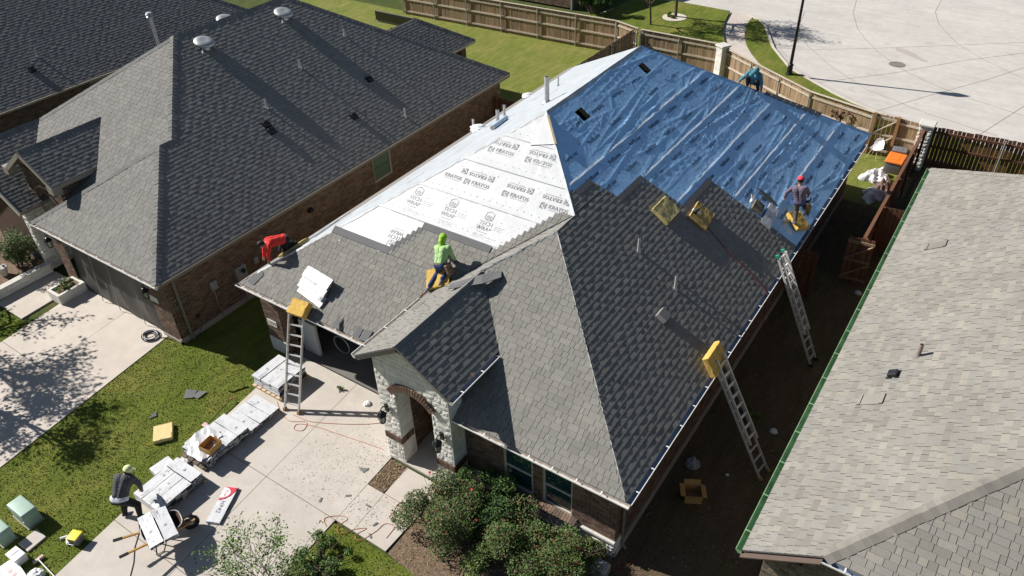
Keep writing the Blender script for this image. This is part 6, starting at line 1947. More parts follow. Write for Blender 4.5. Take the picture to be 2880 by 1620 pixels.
def make_person(label, J, look, mats, group=None, arms='shirt', hood=None, fat=1.0, sleeve_end=.92, base=None, palms=((0, 0, -1), (0, 0, -1))):
    """J: joints in world space. mats: dict label -> material. returns the body object"""
    V_ = {k: Vector(v) for k, v in J.items()}
    pel, hd = V_['pelvis'], V_['head']; sl, sr = V_['shL'], V_['shR']; ch = (sl + sr) / 2
    side = (sr - sl).normalized(); up = (ch - pel).normalized(); look = Vector(look).normalized()
    fwd = side.cross(up)
    C = []
    f = fat
    hl, hr = pel - side * .085, pel + side * .085
    C += [(hl, hr, .115 * f, .115 * f, 'trousers')]
    mid = pel.lerp(ch, .45)
    C += [(pel + up * .06 - side * .05, mid - side * .06, .120 * f, .118 * f, 'shirt'), (pel + up * .06 + side * .05, mid + side * .06, .120 * f, .118 * f, 'shirt')]
    C += [(mid - side * .06, ch - side * .085 - up * .06, .118 * f, .125 * f, 'shirt'), (mid + side * .06, ch + side * .085 - up * .06, .118 * f, .125 * f, 'shirt')]
    C += [(sl + side * .03, sr - side * .03, .068 * f, .068 * f, 'shirt')]
    if 'trim' in mats: C += [(pel + up * .022 - side * .075, pel + up * .022 + side * .075, .122 * f, .122 * f, 'trim')]
    C += [(ch + up * .02, hd.lerp(ch, .45), .058, .052, 'hood' if hood else 'skin')]
    hu = (hd - ch).normalized(); hu = (hu - look * hu.dot(look) * .7).normalized(); hs = look.cross(hu).normalized()
    C += [(hd - hu * .035, hd + hu * .035, .082, .093, 'skin'), (hd - hu * .05 + look * .03, hd + hu * .02 + look * .03, .060, .072, 'skin')]
    C += [(hd + look * .095 - hu * .005, hd + look * .108 - hu * .03, .010, .016, 'skin')]          # nose
    C += [(hd + look * .088 - hu * .065 - hs * .022, hd + look * .088 - hu * .065 + hs * .022, .010, .010, 'lip')]   # mouth
    for k in (-1, 1): C += [(hd + hs * k * .090 - hu * .012, hd + hs * k * .094 + hu * .02, .014, .016, 'skin')]  # ears
    if hood:
        C += [(hd - hu * .05 - look * .015, hd + hu * .04 - look * .010, .100, .110, 'hood'), (ch + up * .02 - look * .03, hd - hu * .06 - look * .03, .085, .092, 'hood')]
    else:
        C += [(hd + hu * .012 - look * .018, hd + hu * .045 - look * .008, .094, .094, 'hair')]
    for k in ('L', 'R'):
        s = sl if k == 'L' else sr; e = V_['elb' + k]; h = V_['hand' + k]
        C += [(s, e, .066 * f, .054 * f, arms), (e, e.lerp(h, sleeve_end), .053 * f, .040 * f, arms), (e.lerp(h, .8), h, .030, .026, 'skin')]
        C += hand_caps(h, h - e, palms[0 if k == 'L' else 1])
        hp = hl if k == 'L' else hr; kn = V_['knee' + k]; an = V_['foot' + k]; toe = V_.get('toe' + k, an + fwd * .17 + Vector((0, 0, -.05)))
        C += [(hp, kn, .098 * f, .072 * f, 'trousers'), (kn, an, .070 * f, .050 * f, 'trousers')]
        td = (toe - an); td.normalize()
        C += [(an - td * .04 + Vector((0, 0, -.02)), an + td * .10 + Vector((0, 0, -.035)), .044, .042, 'shoe'), (an + td * .10 + Vector((0, 0, -.035)), an + td * .17 + Vector((0, 0, -.04)), .042, .034, 'shoe')]
    bm = bmesh.new()
    for p0, p1, r0, r1, lab in C: capsule(bm, p0, p1, r0, r1)
    base = Vector(base) if base is not None else Vector((pel.x, pel.y, min(V_['footL'].z, V_['footR'].z) - .07))
    bmesh.ops.translate(bm, verts=bm.verts, vec=-base)
    me = bpy.data.meshes.new('person'); bm.to_mesh(me); bm.free()
    tmp = bpy.data.objects.new('tmp', me); COL.objects.link(tmp)
    rm = tmp.modifiers.new('r', 'REMESH'); rm.mode = 'VOXEL'; rm.voxel_size = .0105
    sm = tmp.modifiers.new('s', 'SMOOTH'); sm.factor = .5; sm.iterations = 2
    dg = bpy.context.evaluated_depsgraph_get()
    out = bpy.data.meshes.new_from_object(tmp.evaluated_get(dg)); bpy.data.objects.remove(tmp); bpy.data.meshes.remove(me)
    out.name = 'person'
    labs = list(mats.keys())
    out.materials.clear()
    for l in labs: out.materials.append(mats[l])
    nP = len(out.polygons); cen = np.empty(nP * 3); out.polygons.foreach_get('center', cen); cen = cen.reshape(-1, 3) + np.array(base)
    best = np.full(nP, 1e9); idx = np.zeros(nP, int)
    for p0, p1, r0, r1, lab in C:
        a = np.array(p0); d = np.array(p1) - a; L2 = max(d @ d, 1e-9)
        tt = np.clip(((cen - a) @ d) / L2, 0, 1); dist = np.linalg.norm(cen - (a + tt[:, None] * d), axis=1) - (r0 + (r1 - r0) * tt)
        if lab == 'trim': dist -= .001
        if lab in ('hair', 'hood'): dist -= .004
        li = labs.index(lab) if lab in labs else labs.index('skin')
        m_ = dist < best; best[m_] = dist[m_]; idx[m_] = li
    out.polygons.foreach_set('material_index', idx.astype(np.int32)); out.polygons.foreach_set('use_smooth', [True] * nP); out.update()
    o = link('person', out); o.location = base
    tag(o, label, 'person', group)
    eyes = MB()
    for k in (-1, 1):
        c = hd + look * .094 + hu * .012 + hs * k * .032 - base
        eyes.lathe([(.001, -.009), (.008, -.005), (.010, 0), (.008, .005), (.001, .009)], c, 8)
    eyes.build('eyes', EYEM, o)
    return o, dict(hd=hd - base, look=look, hu=hu, hs=hs, pel=pel - base, side=side, up=up, fwd=fwd, ch=ch - base)

def cap_on(o, K, m, brim=True):
    """baseball cap over the head"""
    M = Matrix(((K['hs'].x, K['look'].x, K['hu'].x, K['hd'].x), (K['hs'].y, K['look'].y, K['hu'].y, K['hd'].y), (K['hs'].z, K['look'].z, K['hu'].z, K['hd'].z), (0, 0, 0, 1)))
    b = MB(); b.lathe([(.112, .022), (.113, .05), (.100, .095), (.070, .128), (.03, .143), (.004, .146)], (0, -.008, 0), 20, M=M)
    if brim:
        pts = [(.10 * math.cos(a), .075 + .12 * math.sin(a), .025 - .02 * math.sin(a)) for a in [math.pi * k / 10 for k in range(11)]]
        b.slab([M @ Vector(p) for p in pts], .006)
    b.build('cap', m, o, smooth=50)

def tool_belt(o, K, m, drop=.18, right=True, left=False):
    c = K['pel'] + K['up'] * .03
    b = MB(); n = 24
    for k in range(n):
        a0, a1 = 2 * math.pi * k / n, 2 * math.pi * (k + 1) / n
        def P(a, z): return c + K['side'] * (.215 * math.cos(a)) + K['fwd'] * (.145 * math.sin(a)) + K['up'] * z
        b.quad(P(a0, -.025), P(a1, -.025), P(a1, .025), P(a0, .025))
    b.build('belt', m, o)
    for s, on in ((1, right), (-1, left)):
        if not on: continue
        b = MB(); q = c + K['side'] * (s * .235) + K['fwd'] * .0
        M = Matrix.Translation(q) @ K['side'].to_track_quat('X', 'Z').to_matrix().to_4x4()
        b.box(-.05, .05, -.11, .11, -.27, .0, M=M); b.box(-.035, .075, -.09, .09, -.30, -.12, M=M)
        pch = b.build('tool_pouch', LEATHER, o, bevel=.015, seg=1)
        b = MB(); b.beam(q + Vector((.03, .05, -.02)), q + Vector((.06, .10, .10)), .03, .03); b.beam(q + Vector((.0, -.05, -.02)), q + Vector((.03, -.03, .08)), .025, .04); b.build('tool', BLACKPLAST, pch)

base_m = dict(skin=SKIN, lip=SKIND, hair=HAIRM, shoe=SHOEM)
# green hoodie, bent over on the front slope
o, K = make_person('person in a light green hoodie and jeans bending over on the grey roof', dict(
    pelvis=(-7.10, 2.93, 4.43), shL=(-7.37, 3.16, 4.76), shR=(-6.97, 3.16, 4.90), head=(-7.20, 3.25, 5.05),
    elbL=(-7.46, 3.38, 4.56), handL=(-7.28, 3.52, 4.50), elbR=(-6.86, 3.17, 4.64), handR=(-6.93, 3.32, 4.44),
    kneeL=(-7.24, 2.98, 4.13), footL=(-7.23, 2.55, 3.94), kneeR=(-6.93, 3.14, 4.22), footR=(-6.96, 2.78, 4.14), toeL=(-7.20, 2.38, 3.93), toeR=(-6.94, 2.62, 4.08)),
    (.15, .75, -.55), {**base_m, 'shirt': GREENCLOTH, 'trousers': DENIM, 'hood': LIMECLOTH}, hood=True, fat=1.16)
tool_belt(o, K, LEATHER)
# red shirt, kneeling at the left eave
o, K = make_person('person in a red shirt kneeling and reaching down at the left eave', dict(
    pelvis=(-12.56, 2.32, 3.74), shL=(-12.80, 1.82, 3.86), shR=(-12.50, 1.70, 3.90), head=(-12.76, 1.62, 3.86),
    elbL=(-12.86, 1.72, 3.62), handL=(-12.82, 1.62, 3.42), elbR=(-12.56, 1.62, 3.62), handR=(-12.62, 1.62, 3.34),
    kneeL=(-12.72, 2.18, 3.36), footL=(-12.68, 2.62, 3.40), kneeR=(-12.48, 2.12, 3.44), footR=(-12.44, 2.56, 3.48), toeL=(-12.66, 2.74, 3.30), toeR=(-12.42, 2.68, 3.38)),
    (-.3, -.55, -.8), {**base_m, 'shirt': REDCLOTH, 'trousers': BLACKCLOTH}, fat=1.12)
# teal hoodie, crouching on the rear hip, facing the street corner
o, K = make_person('person in a teal hoodie crouching on the rear hip of the blue roof', dict(
    pelvis=(-3.74, 16.66, 5.28), shL=(-3.46, 16.42, 5.63), shR=(-3.85, 16.40, 5.68), head=(-3.60, 16.32, 5.80),
    elbL=(-3.37, 16.42, 5.36), handL=(-3.36, 16.46, 5.16), elbR=(-4.02, 16.36, 5.46), handR=(-4.14, 16.32, 5.32),
    kneeL=(-3.52, 16.38, 5.42), footL=(-3.50, 16.54, 5.08), kneeR=(-3.86, 16.34, 5.50), footR=(-3.86, 16.44, 5.20), toeL=(-3.45, 16.40, 5.02), toeR=(-3.85, 16.28, 5.14)),
    (.25, -.6, -.75), {**base_m, 'shirt': TEALCLOTH, 'trousers': BLACKCLOTH, 'hood': TEALCLOTH}, hood=True, fat=1.16)
# mauve shirt and red cap near the right eave
o, K = make_person('person in a mauve shirt and red cap stooping at the right eave', dict(
    pelvis=(-.36, 12.12, 3.70), shL=(-.64, 12.12, 4.13), shR=(-.29, 12.16, 4.20), head=(-.50, 12.24, 4.36),
    elbL=(-.78, 12.05, 3.98), handL=(-.82, 12.04, 3.78), elbR=(-.20, 12.32, 3.98), handR=(-.24, 12.50, 3.78),
    kneeL=(-.40, 12.06, 3.42), footL=(-.32, 11.82, 3.16), kneeR=(-.14, 12.36, 3.42), footR=(-.16, 12.66, 3.06), toeL=(-.38, 11.90, 3.12), toeR=(-.2, 12.8, 3.0)),
    (-.15, .75, -.5), {**base_m, 'shirt': PURPLECLOTH, 'trousers': BROWNPANTS, 'trim': BLUETRIM}, fat=1.12)
cap_on(o, K, REDCAP); tool_belt(o, K, LEATHER)
# grey sweater, lifting a bundle beside the wheelbarrow
o, K = make_person('person in a dark grey sweater and pale cap bending over the bundle stack', dict(
    pelvis=(-11.12, -5.32, .84), shL=(-11.36, -5.06, 1.27), shR=(-11.02, -4.88, 1.30), head=(-11.15, -4.84, 1.43),
    elbL=(-11.42, -4.84, 1.02), handL=(-11.32, -4.70, .78), elbR=(-10.98, -4.80, .98), handR=(-11.06, -4.78, .72),
    kneeL=(-11.30, -5.22, .46), footL=(-11.32, -5.30, .10), kneeR=(-10.94, -5.06, .48), footR=(-10.94, -5.12, .10), toeL=(-11.28, -5.14, .05), toeR=(-10.88, -4.96, .05)),
    (.1, .8, -.45), {**base_m, 'shirt': GREYCLOTH, 'trousers': BLACKCLOTH, 'trim': WHITETRIM}, fat=1.27)
cap_on(o, K, YELLOWCAP)
# ------------------------------------------------------------------ yard things
def tapered_box(name, parent, sx, sy, h, top=.9, m=UTILGREEN, bev=.03):
    b = MB(); k = top
    vs = [(-sx / 2, -sy / 2, 0), (sx / 2, -sy / 2, 0), (sx / 2, sy / 2, 0), (-sx / 2, sy / 2, 0), (-sx / 2 * k, -sy / 2 * k, h), (sx / 2 * k, -sy / 2 * k, h), (sx / 2 * k, sy / 2 * k, h), (-sx / 2 * k, sy / 2 * k, h)]
    b.add(vs, [(3, 2, 1, 0), (4, 5, 6, 7), (0, 1, 5, 4), (1, 2, 6, 5), (2, 3, 7, 6), (3, 0, 4, 7)])
    return b.build(name, m, parent, smooth=35, bevel=bev, seg=3)
def pedestal(label, loc, rz_, sx, sy, h):
    t = thing('utility_pedestal', label, 'utility box', loc, rz_, 'green utility pedestals')
    tapered_box('cabinet', t, sx, sy, h * .86, 1.02)
    o = tapered_box('lid', t, sx * 1.06, sy * 1.06, h * .14, .94); o.location = (0, 0, h * .865)
    b = MB(); b.box(-sx * .56, sx * .56, -sy * .56, sy * .56, -.02, .03); b.build('collar', SLABM, t)
    b = MB(); b.box(sx * .40, sx * .44, -sy / 2 - .012, -sy / 2 + .01, h * .4, h * .5); b.build('lock', GALV, t)
pedestal('large pale green utility box on the front lawn', (-13.42, -6.70, 0), 0, .70, .38, .50)
pedestal('smaller green utility box at the left edge of the picture', (-13.32, -7.36, 0), 0, .48, .34, .46)
b = MB(); b.slab([(-12.88, -7.02, .05), (-12.42, -7.0, .05), (-12.43, -6.55, .05), (-12.9, -6.58, .05)], .05); b.v = [(x + (y + 6.8) * -.02, y - .2 + .0, z) for x, y, z in b.v]
b = MB(); b.slab([(-12.86, -7.28, .05), (-12.42, -7.27, .05), (-12.45, -6.78, .05), (-12.88, -6.78, .05)], .05)
tag(b.build('concrete_lid', CONCRETE, None, bevel=.01, seg=1), 'flat concrete meter lid set in the lawn', 'slab')
t = thing('plastic_tray', 'small white lidded container beside the meter lid', 'container', (-12.40, -7.50, .01), .05)
tapered_box('tub', t, .38, .25, .22, 1.08, WHITEP, .02); o = tapered_box('lid', t, .43, .29, .04, .96, WHITEP, .012); o.location = (0, 0, .221)
b = MB(); b.box(-.17, -.02, -.11, .11, .262, .270); b.build('lid_panel', mat('pale_grey_plastic', (.62, .64, .66), .4, .04, 5), t)
t = thing('bucket', 'grey square bucket with yellow lid on the lawn', 'bucket', (-11.66, -6.42, .0), .35)
tapered_box('pail', t, .24, .24, .26, 1.12, GREYP, .03); o = tapered_box('lid', t, .29, .29, .03, .97, YELLOWP, .012); o.location = (0, 0, .262)
b = MB(); b.tube([(-.14, 0, .22), (-.17, -.08, .12), (-.1, -.16, .10), (.05, -.17, .12), (.14, -.03, .22)], .006, 5); b.build('bail', WHITEP, t)
def can(label, p, a, l=.17, r=.035, m=WHITEP):
    b = MB(); d = Vector((math.cos(a), math.sin(a), 0)); p = Vector((*p, r)); b.cyl(p, p + d * l, r, n=12); b.cyl(p + d * l, p + d * (l + .03), r * .7, r * .5, n=12)
    tag(b.build('spray_can', m, None, smooth=40), label, 'spray can', 'cans on the lawn')
can('white can lying apart on the lawn', (-12.10, -6.62), 1.0); can('white can lying against the yellow lidded bucket', (-11.95, -6.52), -.5)
can('white tube above the yellow lidded bucket, lower one', (-12.0, -6.38), .1, .22, .022); can('white tube above the yellow lidded bucket, upper one', (-12.02, -6.30), .08, .24, .022)
t = thing('broom', 'push broom lying across the lawn edge', 'broom', (-11.99, -7.25, .03)); b = MB(); b.beam((.0, -.12, .03), (.01, .13, .03), .07, .05); b.build('brush_head', mat('pink_brush', (.55, .42, .40), .8, .1, 8), t)
b = MB(); b.cyl((.03, 0, .05), (1.4, -.08, .03), .014, n=8); b.build('handle', WHITEP, t)
t = thing('shingle_pack', 'white pack with faint red print at the lower left corner', 'shingle pack', (-12.05, -7.82, .02), -.12); link('pack', bundle_mesh(.95, .42, .10, 91, 'pack'), t)
b = MB(); b.quad((-.2, -.05, .107), (-.1, -.05, .107), (-.1, .05, .107), (-.2, .05, .107)); b.quad((-.02, -.02, .107), (.08, -.02, .107), (.08, .08, .107), (-.02, .08, .107)); b.build('red_print', mat('faded_red_print', (.70, .42, .42), .5, .1, 8), t)
b = MB(); b.quad((.18, -.2, .108), (.46, -.2, .108), (.46, .0, .108), (.18, .02, .108)); b.build('blue_print', PRINTBLUE, t)
crumple('plastic_bag', 'crumpled grey plastic bag beside the broom handle', 'plastic bag', (-11.62, -7.52, .02), .17, TARP, seed=9, flat_=.8)
def ground_slab(name, label, cat, pts, m, z=.02, th=.006, group='shingle scraps on the ground'):
    b = MB(); q = [Vector((x, y, z + random.uniform(0, .015))) for x, y in pts]
    if (q[1] - q[0]).cross(q[2] - q[0]).z < 0: q = q[::-1]
    b.slab(q, th); return tag(b.build(name, m), label, cat, group)
ground_slab('shingle_scrap', 'larger slate scrap lying on the lawn', 'shingle', [(-13.84, -1.53), (-13.58, -1.81), (-13.36, -1.66), (-13.52, -1.36)], STARTER, .03)
ground_slab('shingle_scrap', 'slate scrap lying right of the larger one on the lawn', 'shingle', [(-13.40, -1.62), (-13.20, -1.60), (-13.2, -1.25), (-13.44, -1.38)], CAPMAT, .035)
ground_slab('shingle_scrap', 'small torn slate scrap near the pale cushion', 'shingle', [(-13.84, -2.58), (-13.66, -2.70), (-13.76, -2.90)], STARTER, .03)
ground_slab('shingle_scrap', 'blue grey scrap on the driveway beside the mulch strip', 'shingle', [(-7.35, -.95), (-7.1, -1.0), (-7.08, -.8)], CAPMAT, .03)
for i, (x, y, lab) in enumerate(((-6.35, -1.75, 'left slab of the path'), (-5.75, -2.12, 'path near the hose loops'), (-5.55, -2.38, 'near end of the path'), (-6.9, -1.7, 'driveway beside the path joint'), (-7.5, -2.2, 'driveway near the sapling twigs'))):
    a = i * 1.3; ground_slab('shingle_scrap', 'small dark scrap on the ' + lab, 'shingle', [(x, y), (x + .14 * math.cos(a), y + .14 * math.sin(a)), (x + .14 * math.cos(a) - .05 * math.sin(a), y + .14 * math.sin(a) + .05 * math.cos(a)), (x - .05 * math.sin(a), y + .05 * math.cos(a))], CAPMAT, .03)
b = MB(); arcp = [(-12.78 + .40 * k / 10, -.86 + .45 * (k / 10) ** 2, .02 + .03 * math.sin(k * .6)) for k in range(11)]
for p, q in zip(arcp[:-1], arcp[1:]): b.quad(p, q, (q[0] + .03, q[1] - .05, q[2] + .05), (p[0] + .03, p[1] - .05, p[2] + .05))
tag(b.build('rubber_strip', BLACKPLAST), 'curled black rubber strip on the lawn', 'strip')
t = thing('magnet_sweeper', 'long handled tool leaning along the driveway edge of the lawn', 'hand tool', (-12.05, -2.15, .02)); b = MB(); b.cyl((0, 0, .06), (-.18, 1.0, .12), .014, n=8); b.build('handle', BLACKPLAST, t)
b = MB(); b.box(-.14, .06, -.10, .04, 0, .07); b.build('head', mat('pink_plastic', (.62, .40, .40), .5, .1, 6), t, bevel=.02); b = MB(); b.cyl((-.19, .98, .12), (-.21, 1.09, .125), .02, n=8); b.build('grip', REDCORD, t)
crumple('paper_bag', 'small white crumpled bag by the garage threshold', 'litter', (-8.75, .95, .03), .10, TARP, seed=11, flat_=.7)
# grit swept over the driveway
b = MB(); R = np.random.default_rng(4)
for _ in range(1900):
    cx, cy, sg = [(-7.6, -1.2, .55), (-7.3, -.4, .4), (-7.9, -1.9, .6), (-8.6, -.7, .7), (-6.3, -1.9, .35)][R.integers(5)]
    x, y = R.normal(cx, sg), R.normal(cy, sg)
    if x > -6.75 and y > -1.22 or y > 1.2 or x > -5.1 or y < -2.45 and x > -6.6: continue
    r = abs(R.normal(.004, .006)) + .003; a = R.uniform(0, 6.28)
    b.add([(x, y, .027), (x + r * 2 * math.cos(a), y + r * 2 * math.sin(a), .029), (x - r * math.sin(a), y + r * math.cos(a), .034)], [(0, 1, 2)])
tag(b.build('roofing_grit', STARTER), 'dark roofing grit and crumbs strewn over the driveway by the porch', 'grit', kind='stuff')
b = MB()
for _ in range(3800):
    if R.random() < .35: x, y = R.uniform(-6.75, -6.22), R.uniform(-1.19, -.24)
    else: x, y = R.uniform(-4.9, -.5), R.uniform(-2.9, .3)
    a = R.uniform(0, 6.28); l = R.uniform(.012, .045); w2 = l * .35; zz = R.uniform(.014, .04)
    b.add([(x - w2 * math.sin(a), y + w2 * math.cos(a), zz), (x + w2 * math.sin(a), y - w2 * math.cos(a), zz + .004), (x + l * math.cos(a), y + l * math.sin(a), zz + R.uniform(-.01, .02))], [(0, 1, 2)], 0, R.random())
tag(b.build('bark_chips', MULCHCHIP), 'loose brown bark chips on the planting beds', 'mulch', kind='stuff')

LITTER = mat('leaf_litter', (1, 1, 1), .9, .2, 5, tones=[(.05, .035, .025), (.12, .08, .05), (.25, .18, .11), (.09, .10, .035)])
b = MB()
for _ in range(5200):
    x, y = R.uniform(-.25, 2.6), R.uniform(-2.8, 14)
    a = R.uniform(0, 6.28); l = abs(R.normal(.02, .022)) + .012; w2 = l * .45; zz = R.uniform(.006, .03)
    b.add([(x - w2 * math.sin(a), y + w2 * math.cos(a), zz), (x + w2 * math.sin(a), y - w2 * math.cos(a), zz + .004), (x + l * math.cos(a), y + l * math.sin(a), zz + R.uniform(-.004, .02))], [(0, 1, 2)], 0, R.random())
tag(b.build('leaf_litter', LITTER), 'dry leaves and bits littering the shaded side yard', 'litter', kind='stuff')

# planter, low wall, pots by the screened garage
t = thing('planter_box', 'white stone planter with seedlings beside the screened garage', 'planter', (-21.4, -.70, 0))
b = MB(); sx, sy, h = .72, 1.0, .40
for x0, x1, y0, y1 in ((-sx / 2, sx / 2, -sy / 2, -sy / 2 + .1), (-sx / 2, sx / 2, sy / 2 - .1, sy / 2), (-sx / 2, -sx / 2 + .1, -sy / 2 + .1, sy / 2 - .1), (sx / 2 - .1, sx / 2, -sy / 2 + .1, sy / 2 - .1)): b.box(x0, x1, y0, y1, 0, h)
b.build('trough', STONE, t); b = MB(); b.box(-sx / 2 + .1, sx / 2 - .1, -sy / 2 + .1, sy / 2 - .1, .25, .33); b.build('soil', MULCH, t)
t = thing('garden_wall', 'low white stone wall edging the shaded bed', 'wall', (-23.35, -2.2, 0)); b = MB(); b.box(-.10, .10, -8, 2.0, 0, .36); c_ = b.build('core', STONEGROUT, t)
stone_course(c_, t, (.10, -2.0, 0), (0, 1, 0), (1, 0, 0), 4.0, .01, .36, 120, .02); b = MB(); b.box(-.13, .14, -8, 2.02, .362, .40); b.build('coping', CASTSTONE, t)
t = thing('flower_pot', 'pale pot behind the low stone wall', 'pot', (-24.6, -1.3, .03)); b = MB(); b.lathe([(.12, 0), (.18, .3), (.2, .32), (.2, .36), (.16, .36)], (0, 0, 0), 14); b.build('pot', CASTSTONE, t)
b = MB(); b.box(-24.75, -24.55, -.12, .02, .04, .22); tag(b.build('blue_container', mat('blue_plastic', (.04, .10, .40), .4, .1, 5), None, bevel=.02), 'small blue container at the foot of the stone corner', 'container')

# back yard: chair, totes, tarps
t = thing('shell_chair', 'white moulded shell chair on the rear lawn', 'chair', (-.12, 23.72, .004), -.35)
b = MB(); ns, nu = 14, 9; vs = []
for i in range(ns + 1):
    s = i / ns
    if s < .5: y, zz, hw2 = -.22 + .40 * s / .5, .46 - .05 * math.sin(s / .5 * math.pi), .20 + .04 * math.sin(s * 3)
    else:
        q = (s - .5) / .5; y, zz, hw2 = .18 + .12 * q, .46 + .40 * q, .235 * math.sqrt(max(.05, 1 - q ** 3))
    for j in range(nu + 1):
        u = -1 + 2 * j / nu; lift = .08 * abs(u) ** 2.5 * (1 if s < .6 else .4)
        vs.append((hw2 * u, y - (.09 * abs(u) ** 2 if s > .5 else 0), zz + lift))
b.add(vs, [(i * (nu + 1) + j, i * (nu + 1) + j + 1, (i + 1) * (nu + 1) + j + 1, (i + 1) * (nu + 1) + j) for i in range(ns) for j in range(nu)]); b.build('seat_shell', WHITEP, t, smooth=60)
for sx, sy in ((-1, -1), (1, -1), (-1, 1), (1, 1)):
    b = MB(); b.cyl((sx * .12, sy * .11, .42), (sx * .24, sy * .24, 0), .016, .011, 8); b.build('leg', LUMBER, t)
def tote(label, loc, rz_, sx, sy, h, lidm, bodym):
    t = thing('storage_tote', label, 'tote', loc, rz_, 'storage totes'); tapered_box('tub', t, sx, sy, h, 1.1, bodym, .03)
    o = tapered_box('lid', t, sx * 1.17, sy * 1.17, .07, .95, lidm, .02); o.location = (0, 0, h)
    b = MB(); b.box(-sx * .25, sx * .25, -sy * .3, sy * .3, h + .071, h + .082); b.build('lid_panel', lidm, t, bevel=.008, seg=1)
    for s in (-1, 1):
        b = MB(); b.box(s * sx * .56 - .03, s * sx * .56 + .03, -.10, .10, h - .10, h - .04); b.build('handle', bodym, t, bevel=.01, seg=1)
tote('big storage tote with orange lid against the dark fence', (.80, 23.1, .004), .0, .60, .82, .50, ORANGEP, GREYP)
tote('grey lidded storage tote behind the orange lidded one', (.78, 24.25 - .55 + .12, .004), .06, .50, .44, .58, GREYP, BLACKPLAST)
def tarp_heap(label, c, sx, sy, h, m, seed):
    R = np.random.default_rng(seed); n = 34; b = MB(); K = R.normal(size=(8, 2)) * 4.5; ph = R.uniform(0, 6.28, 8); vs = []
    for j in range(n + 1):
        for i in range(n + 1):
            u, v = -1 + 2 * i / n, -1 + 2 * j / n; r = math.hypot(u, v); ang = math.atan2(v, u); lim = .75 + .2 * math.sin(3 * ang + seed) + .1 * math.sin(7 * ang)
            k = max(0, 1 - (r / lim) ** 2.2)
            rid = sum(abs(math.sin(K[q][0] * u + K[q][1] * v + ph[q])) for q in range(8)) / 8
            vs.append((u * sx * (lim if r > lim else 1), v * sy * (lim if r > lim else 1), h * k * (1.5 - 1.5 * rid) + .006))
    b.add(vs, [(j * (n + 1) + i, j * (n + 1) + i + 1, (j + 1) * (n + 1) + i + 1, (j + 1) * (n + 1) + i) for j in range(n) for i in range(n) if math.hypot(-1 + 2 * (i + .5) / n, -1 + 2 * (j + .5) / n) < .98])
    o = b.build('crumpled_tarp', m, None, smooth=50); o.location = c; return tag(o, label, 'tarp', 'tarps heaped on the rear lawn')
tarp_heap('large crumpled white tarp on the rear lawn', (.38, 22.0, .01), .75, .80, .55, TARP, 3)
tarp_heap('crumpled white tarp half in shade nearest the house', (.68, 20.45, .01), .62, .75, .45, TARP, 7)
tarp_heap('crumpled dark brown tarp between the white tarps', (.85, 21.15, .02), .42, .48, .55, TARPBROWN, 5)
TARPGREY = mat('grey_tarp', (.30, .32, .35), .5, .15, 4)
crumple('plastic_bag', 'white plastic scrap on the dark side yard ground', 'litter', (1.51, 6.2, .01), .09, TARP, seed=21, flat_=.5)
crumple('plastic_bag', 'crumpled grey plastic hanging by the right wall foot', 'litter', (.10, 3.95, .01), .16, TARPGREY, seed=22, flat_=.9)
crumple('plastic_bag', 'white scrap lying in front of the zigzag gate', 'litter', (1.82, 13.7, .01), .10, TARP, seed=23, flat_=.8)
crumple('plastic_bag', 'tiny pale scrap on the side yard ground', 'litter', (1.0, 4.1, .01), .04, TARP, seed=24)
b = MB(); b.box(-.62, -.22, -.32, -.02, .0, .30); tag(b.build('utility_cover', GALV, None, bevel=.02, seg=1), 'grey box half hidden at the bottom edge below the shrubs', 'utility box')
t = thing('leaning_panel', 'white panel standing just inside the garage opening', 'panel', (-11.75, 1.75, .03)); b = MB(); b.box(-.35, .35, -.05, .05, 0, 1.25); b.build('panel', mat('grey_white_panel', (.45, .46, .47), .6, .08, 4), t, bevel=.01, seg=1)
b = MB(); b.tube([(-10.9 + .32 * math.cos(a), 2.2, .36 + .32 * math.sin(a)) for a in [2 * math.pi * k / 24 for k in range(25)]], .018, 6); bw = thing('bicycle_wheel', 'bicycle wheel just visible in the dark garage', 'wheel', (-10.9, 2.2, .03)); o = b.build('tyre', GALV, bw); o.location = (10.9, -2.2, 0)
# ------------------------------------------------------------------ plants
def leaf_mesh(name, pts, size, m, parent, seed=0, tilt=1.0, asp=.55):
    """one small folded leaf at every point"""
    R = np.random.default_rng(seed); n = len(pts); P = np.asarray(pts, float)
    d = R.normal(size=(n, 3)); d[:, 2] = np.abs(d[:, 2]) * .3; d /= np.linalg.norm(d, axis=1)[:, None]
    up = R.normal(size=(n, 3)) * .6 * tilt + np.array([0, 0, 1.0]); s = np.cross(d, up); s /= np.linalg.norm(s, axis=1)[:, None] + 1e-9
    nn = np.cross(s, d)
    l = R.uniform(.65, 1.25, n)[:, None] * size; w = l * asp
    v = np.stack([P, P + d * l * .5 + s * w * .5 + nn * w * .15, P + d * l, P + d * l * .5 - s * w * .5 + nn * w * .15], 1).reshape(-1, 3)
    me = bpy.data.meshes.new(name)
    me.vertices.add(n * 4); me.vertices.foreach_set('co', v.astype(np.float32).ravel())
    me.loops.add(n * 6)
    q = np.arange(n)[:, None] * 4
    me.loops.foreach_set('vertex_index', np.concatenate([q + [0, 1, 2], q + [0, 2, 3]], 1).astype(np.int32).ravel())
    me.polygons.add(n * 2); me.polygons.foreach_set('loop_start', np.arange(0, n * 6, 3, dtype=np.int32))
    me.update(calc_edges=True)
    mm = m if isinstance(m, (list, tuple)) else [m]
    for x in mm: me.materials.append(x)
    if len(mm) > 1: me.polygons.foreach_set('material_index', np.repeat(R.integers(0, len(mm), n), 2).astype(np.int32))
    return link(name, me, parent)

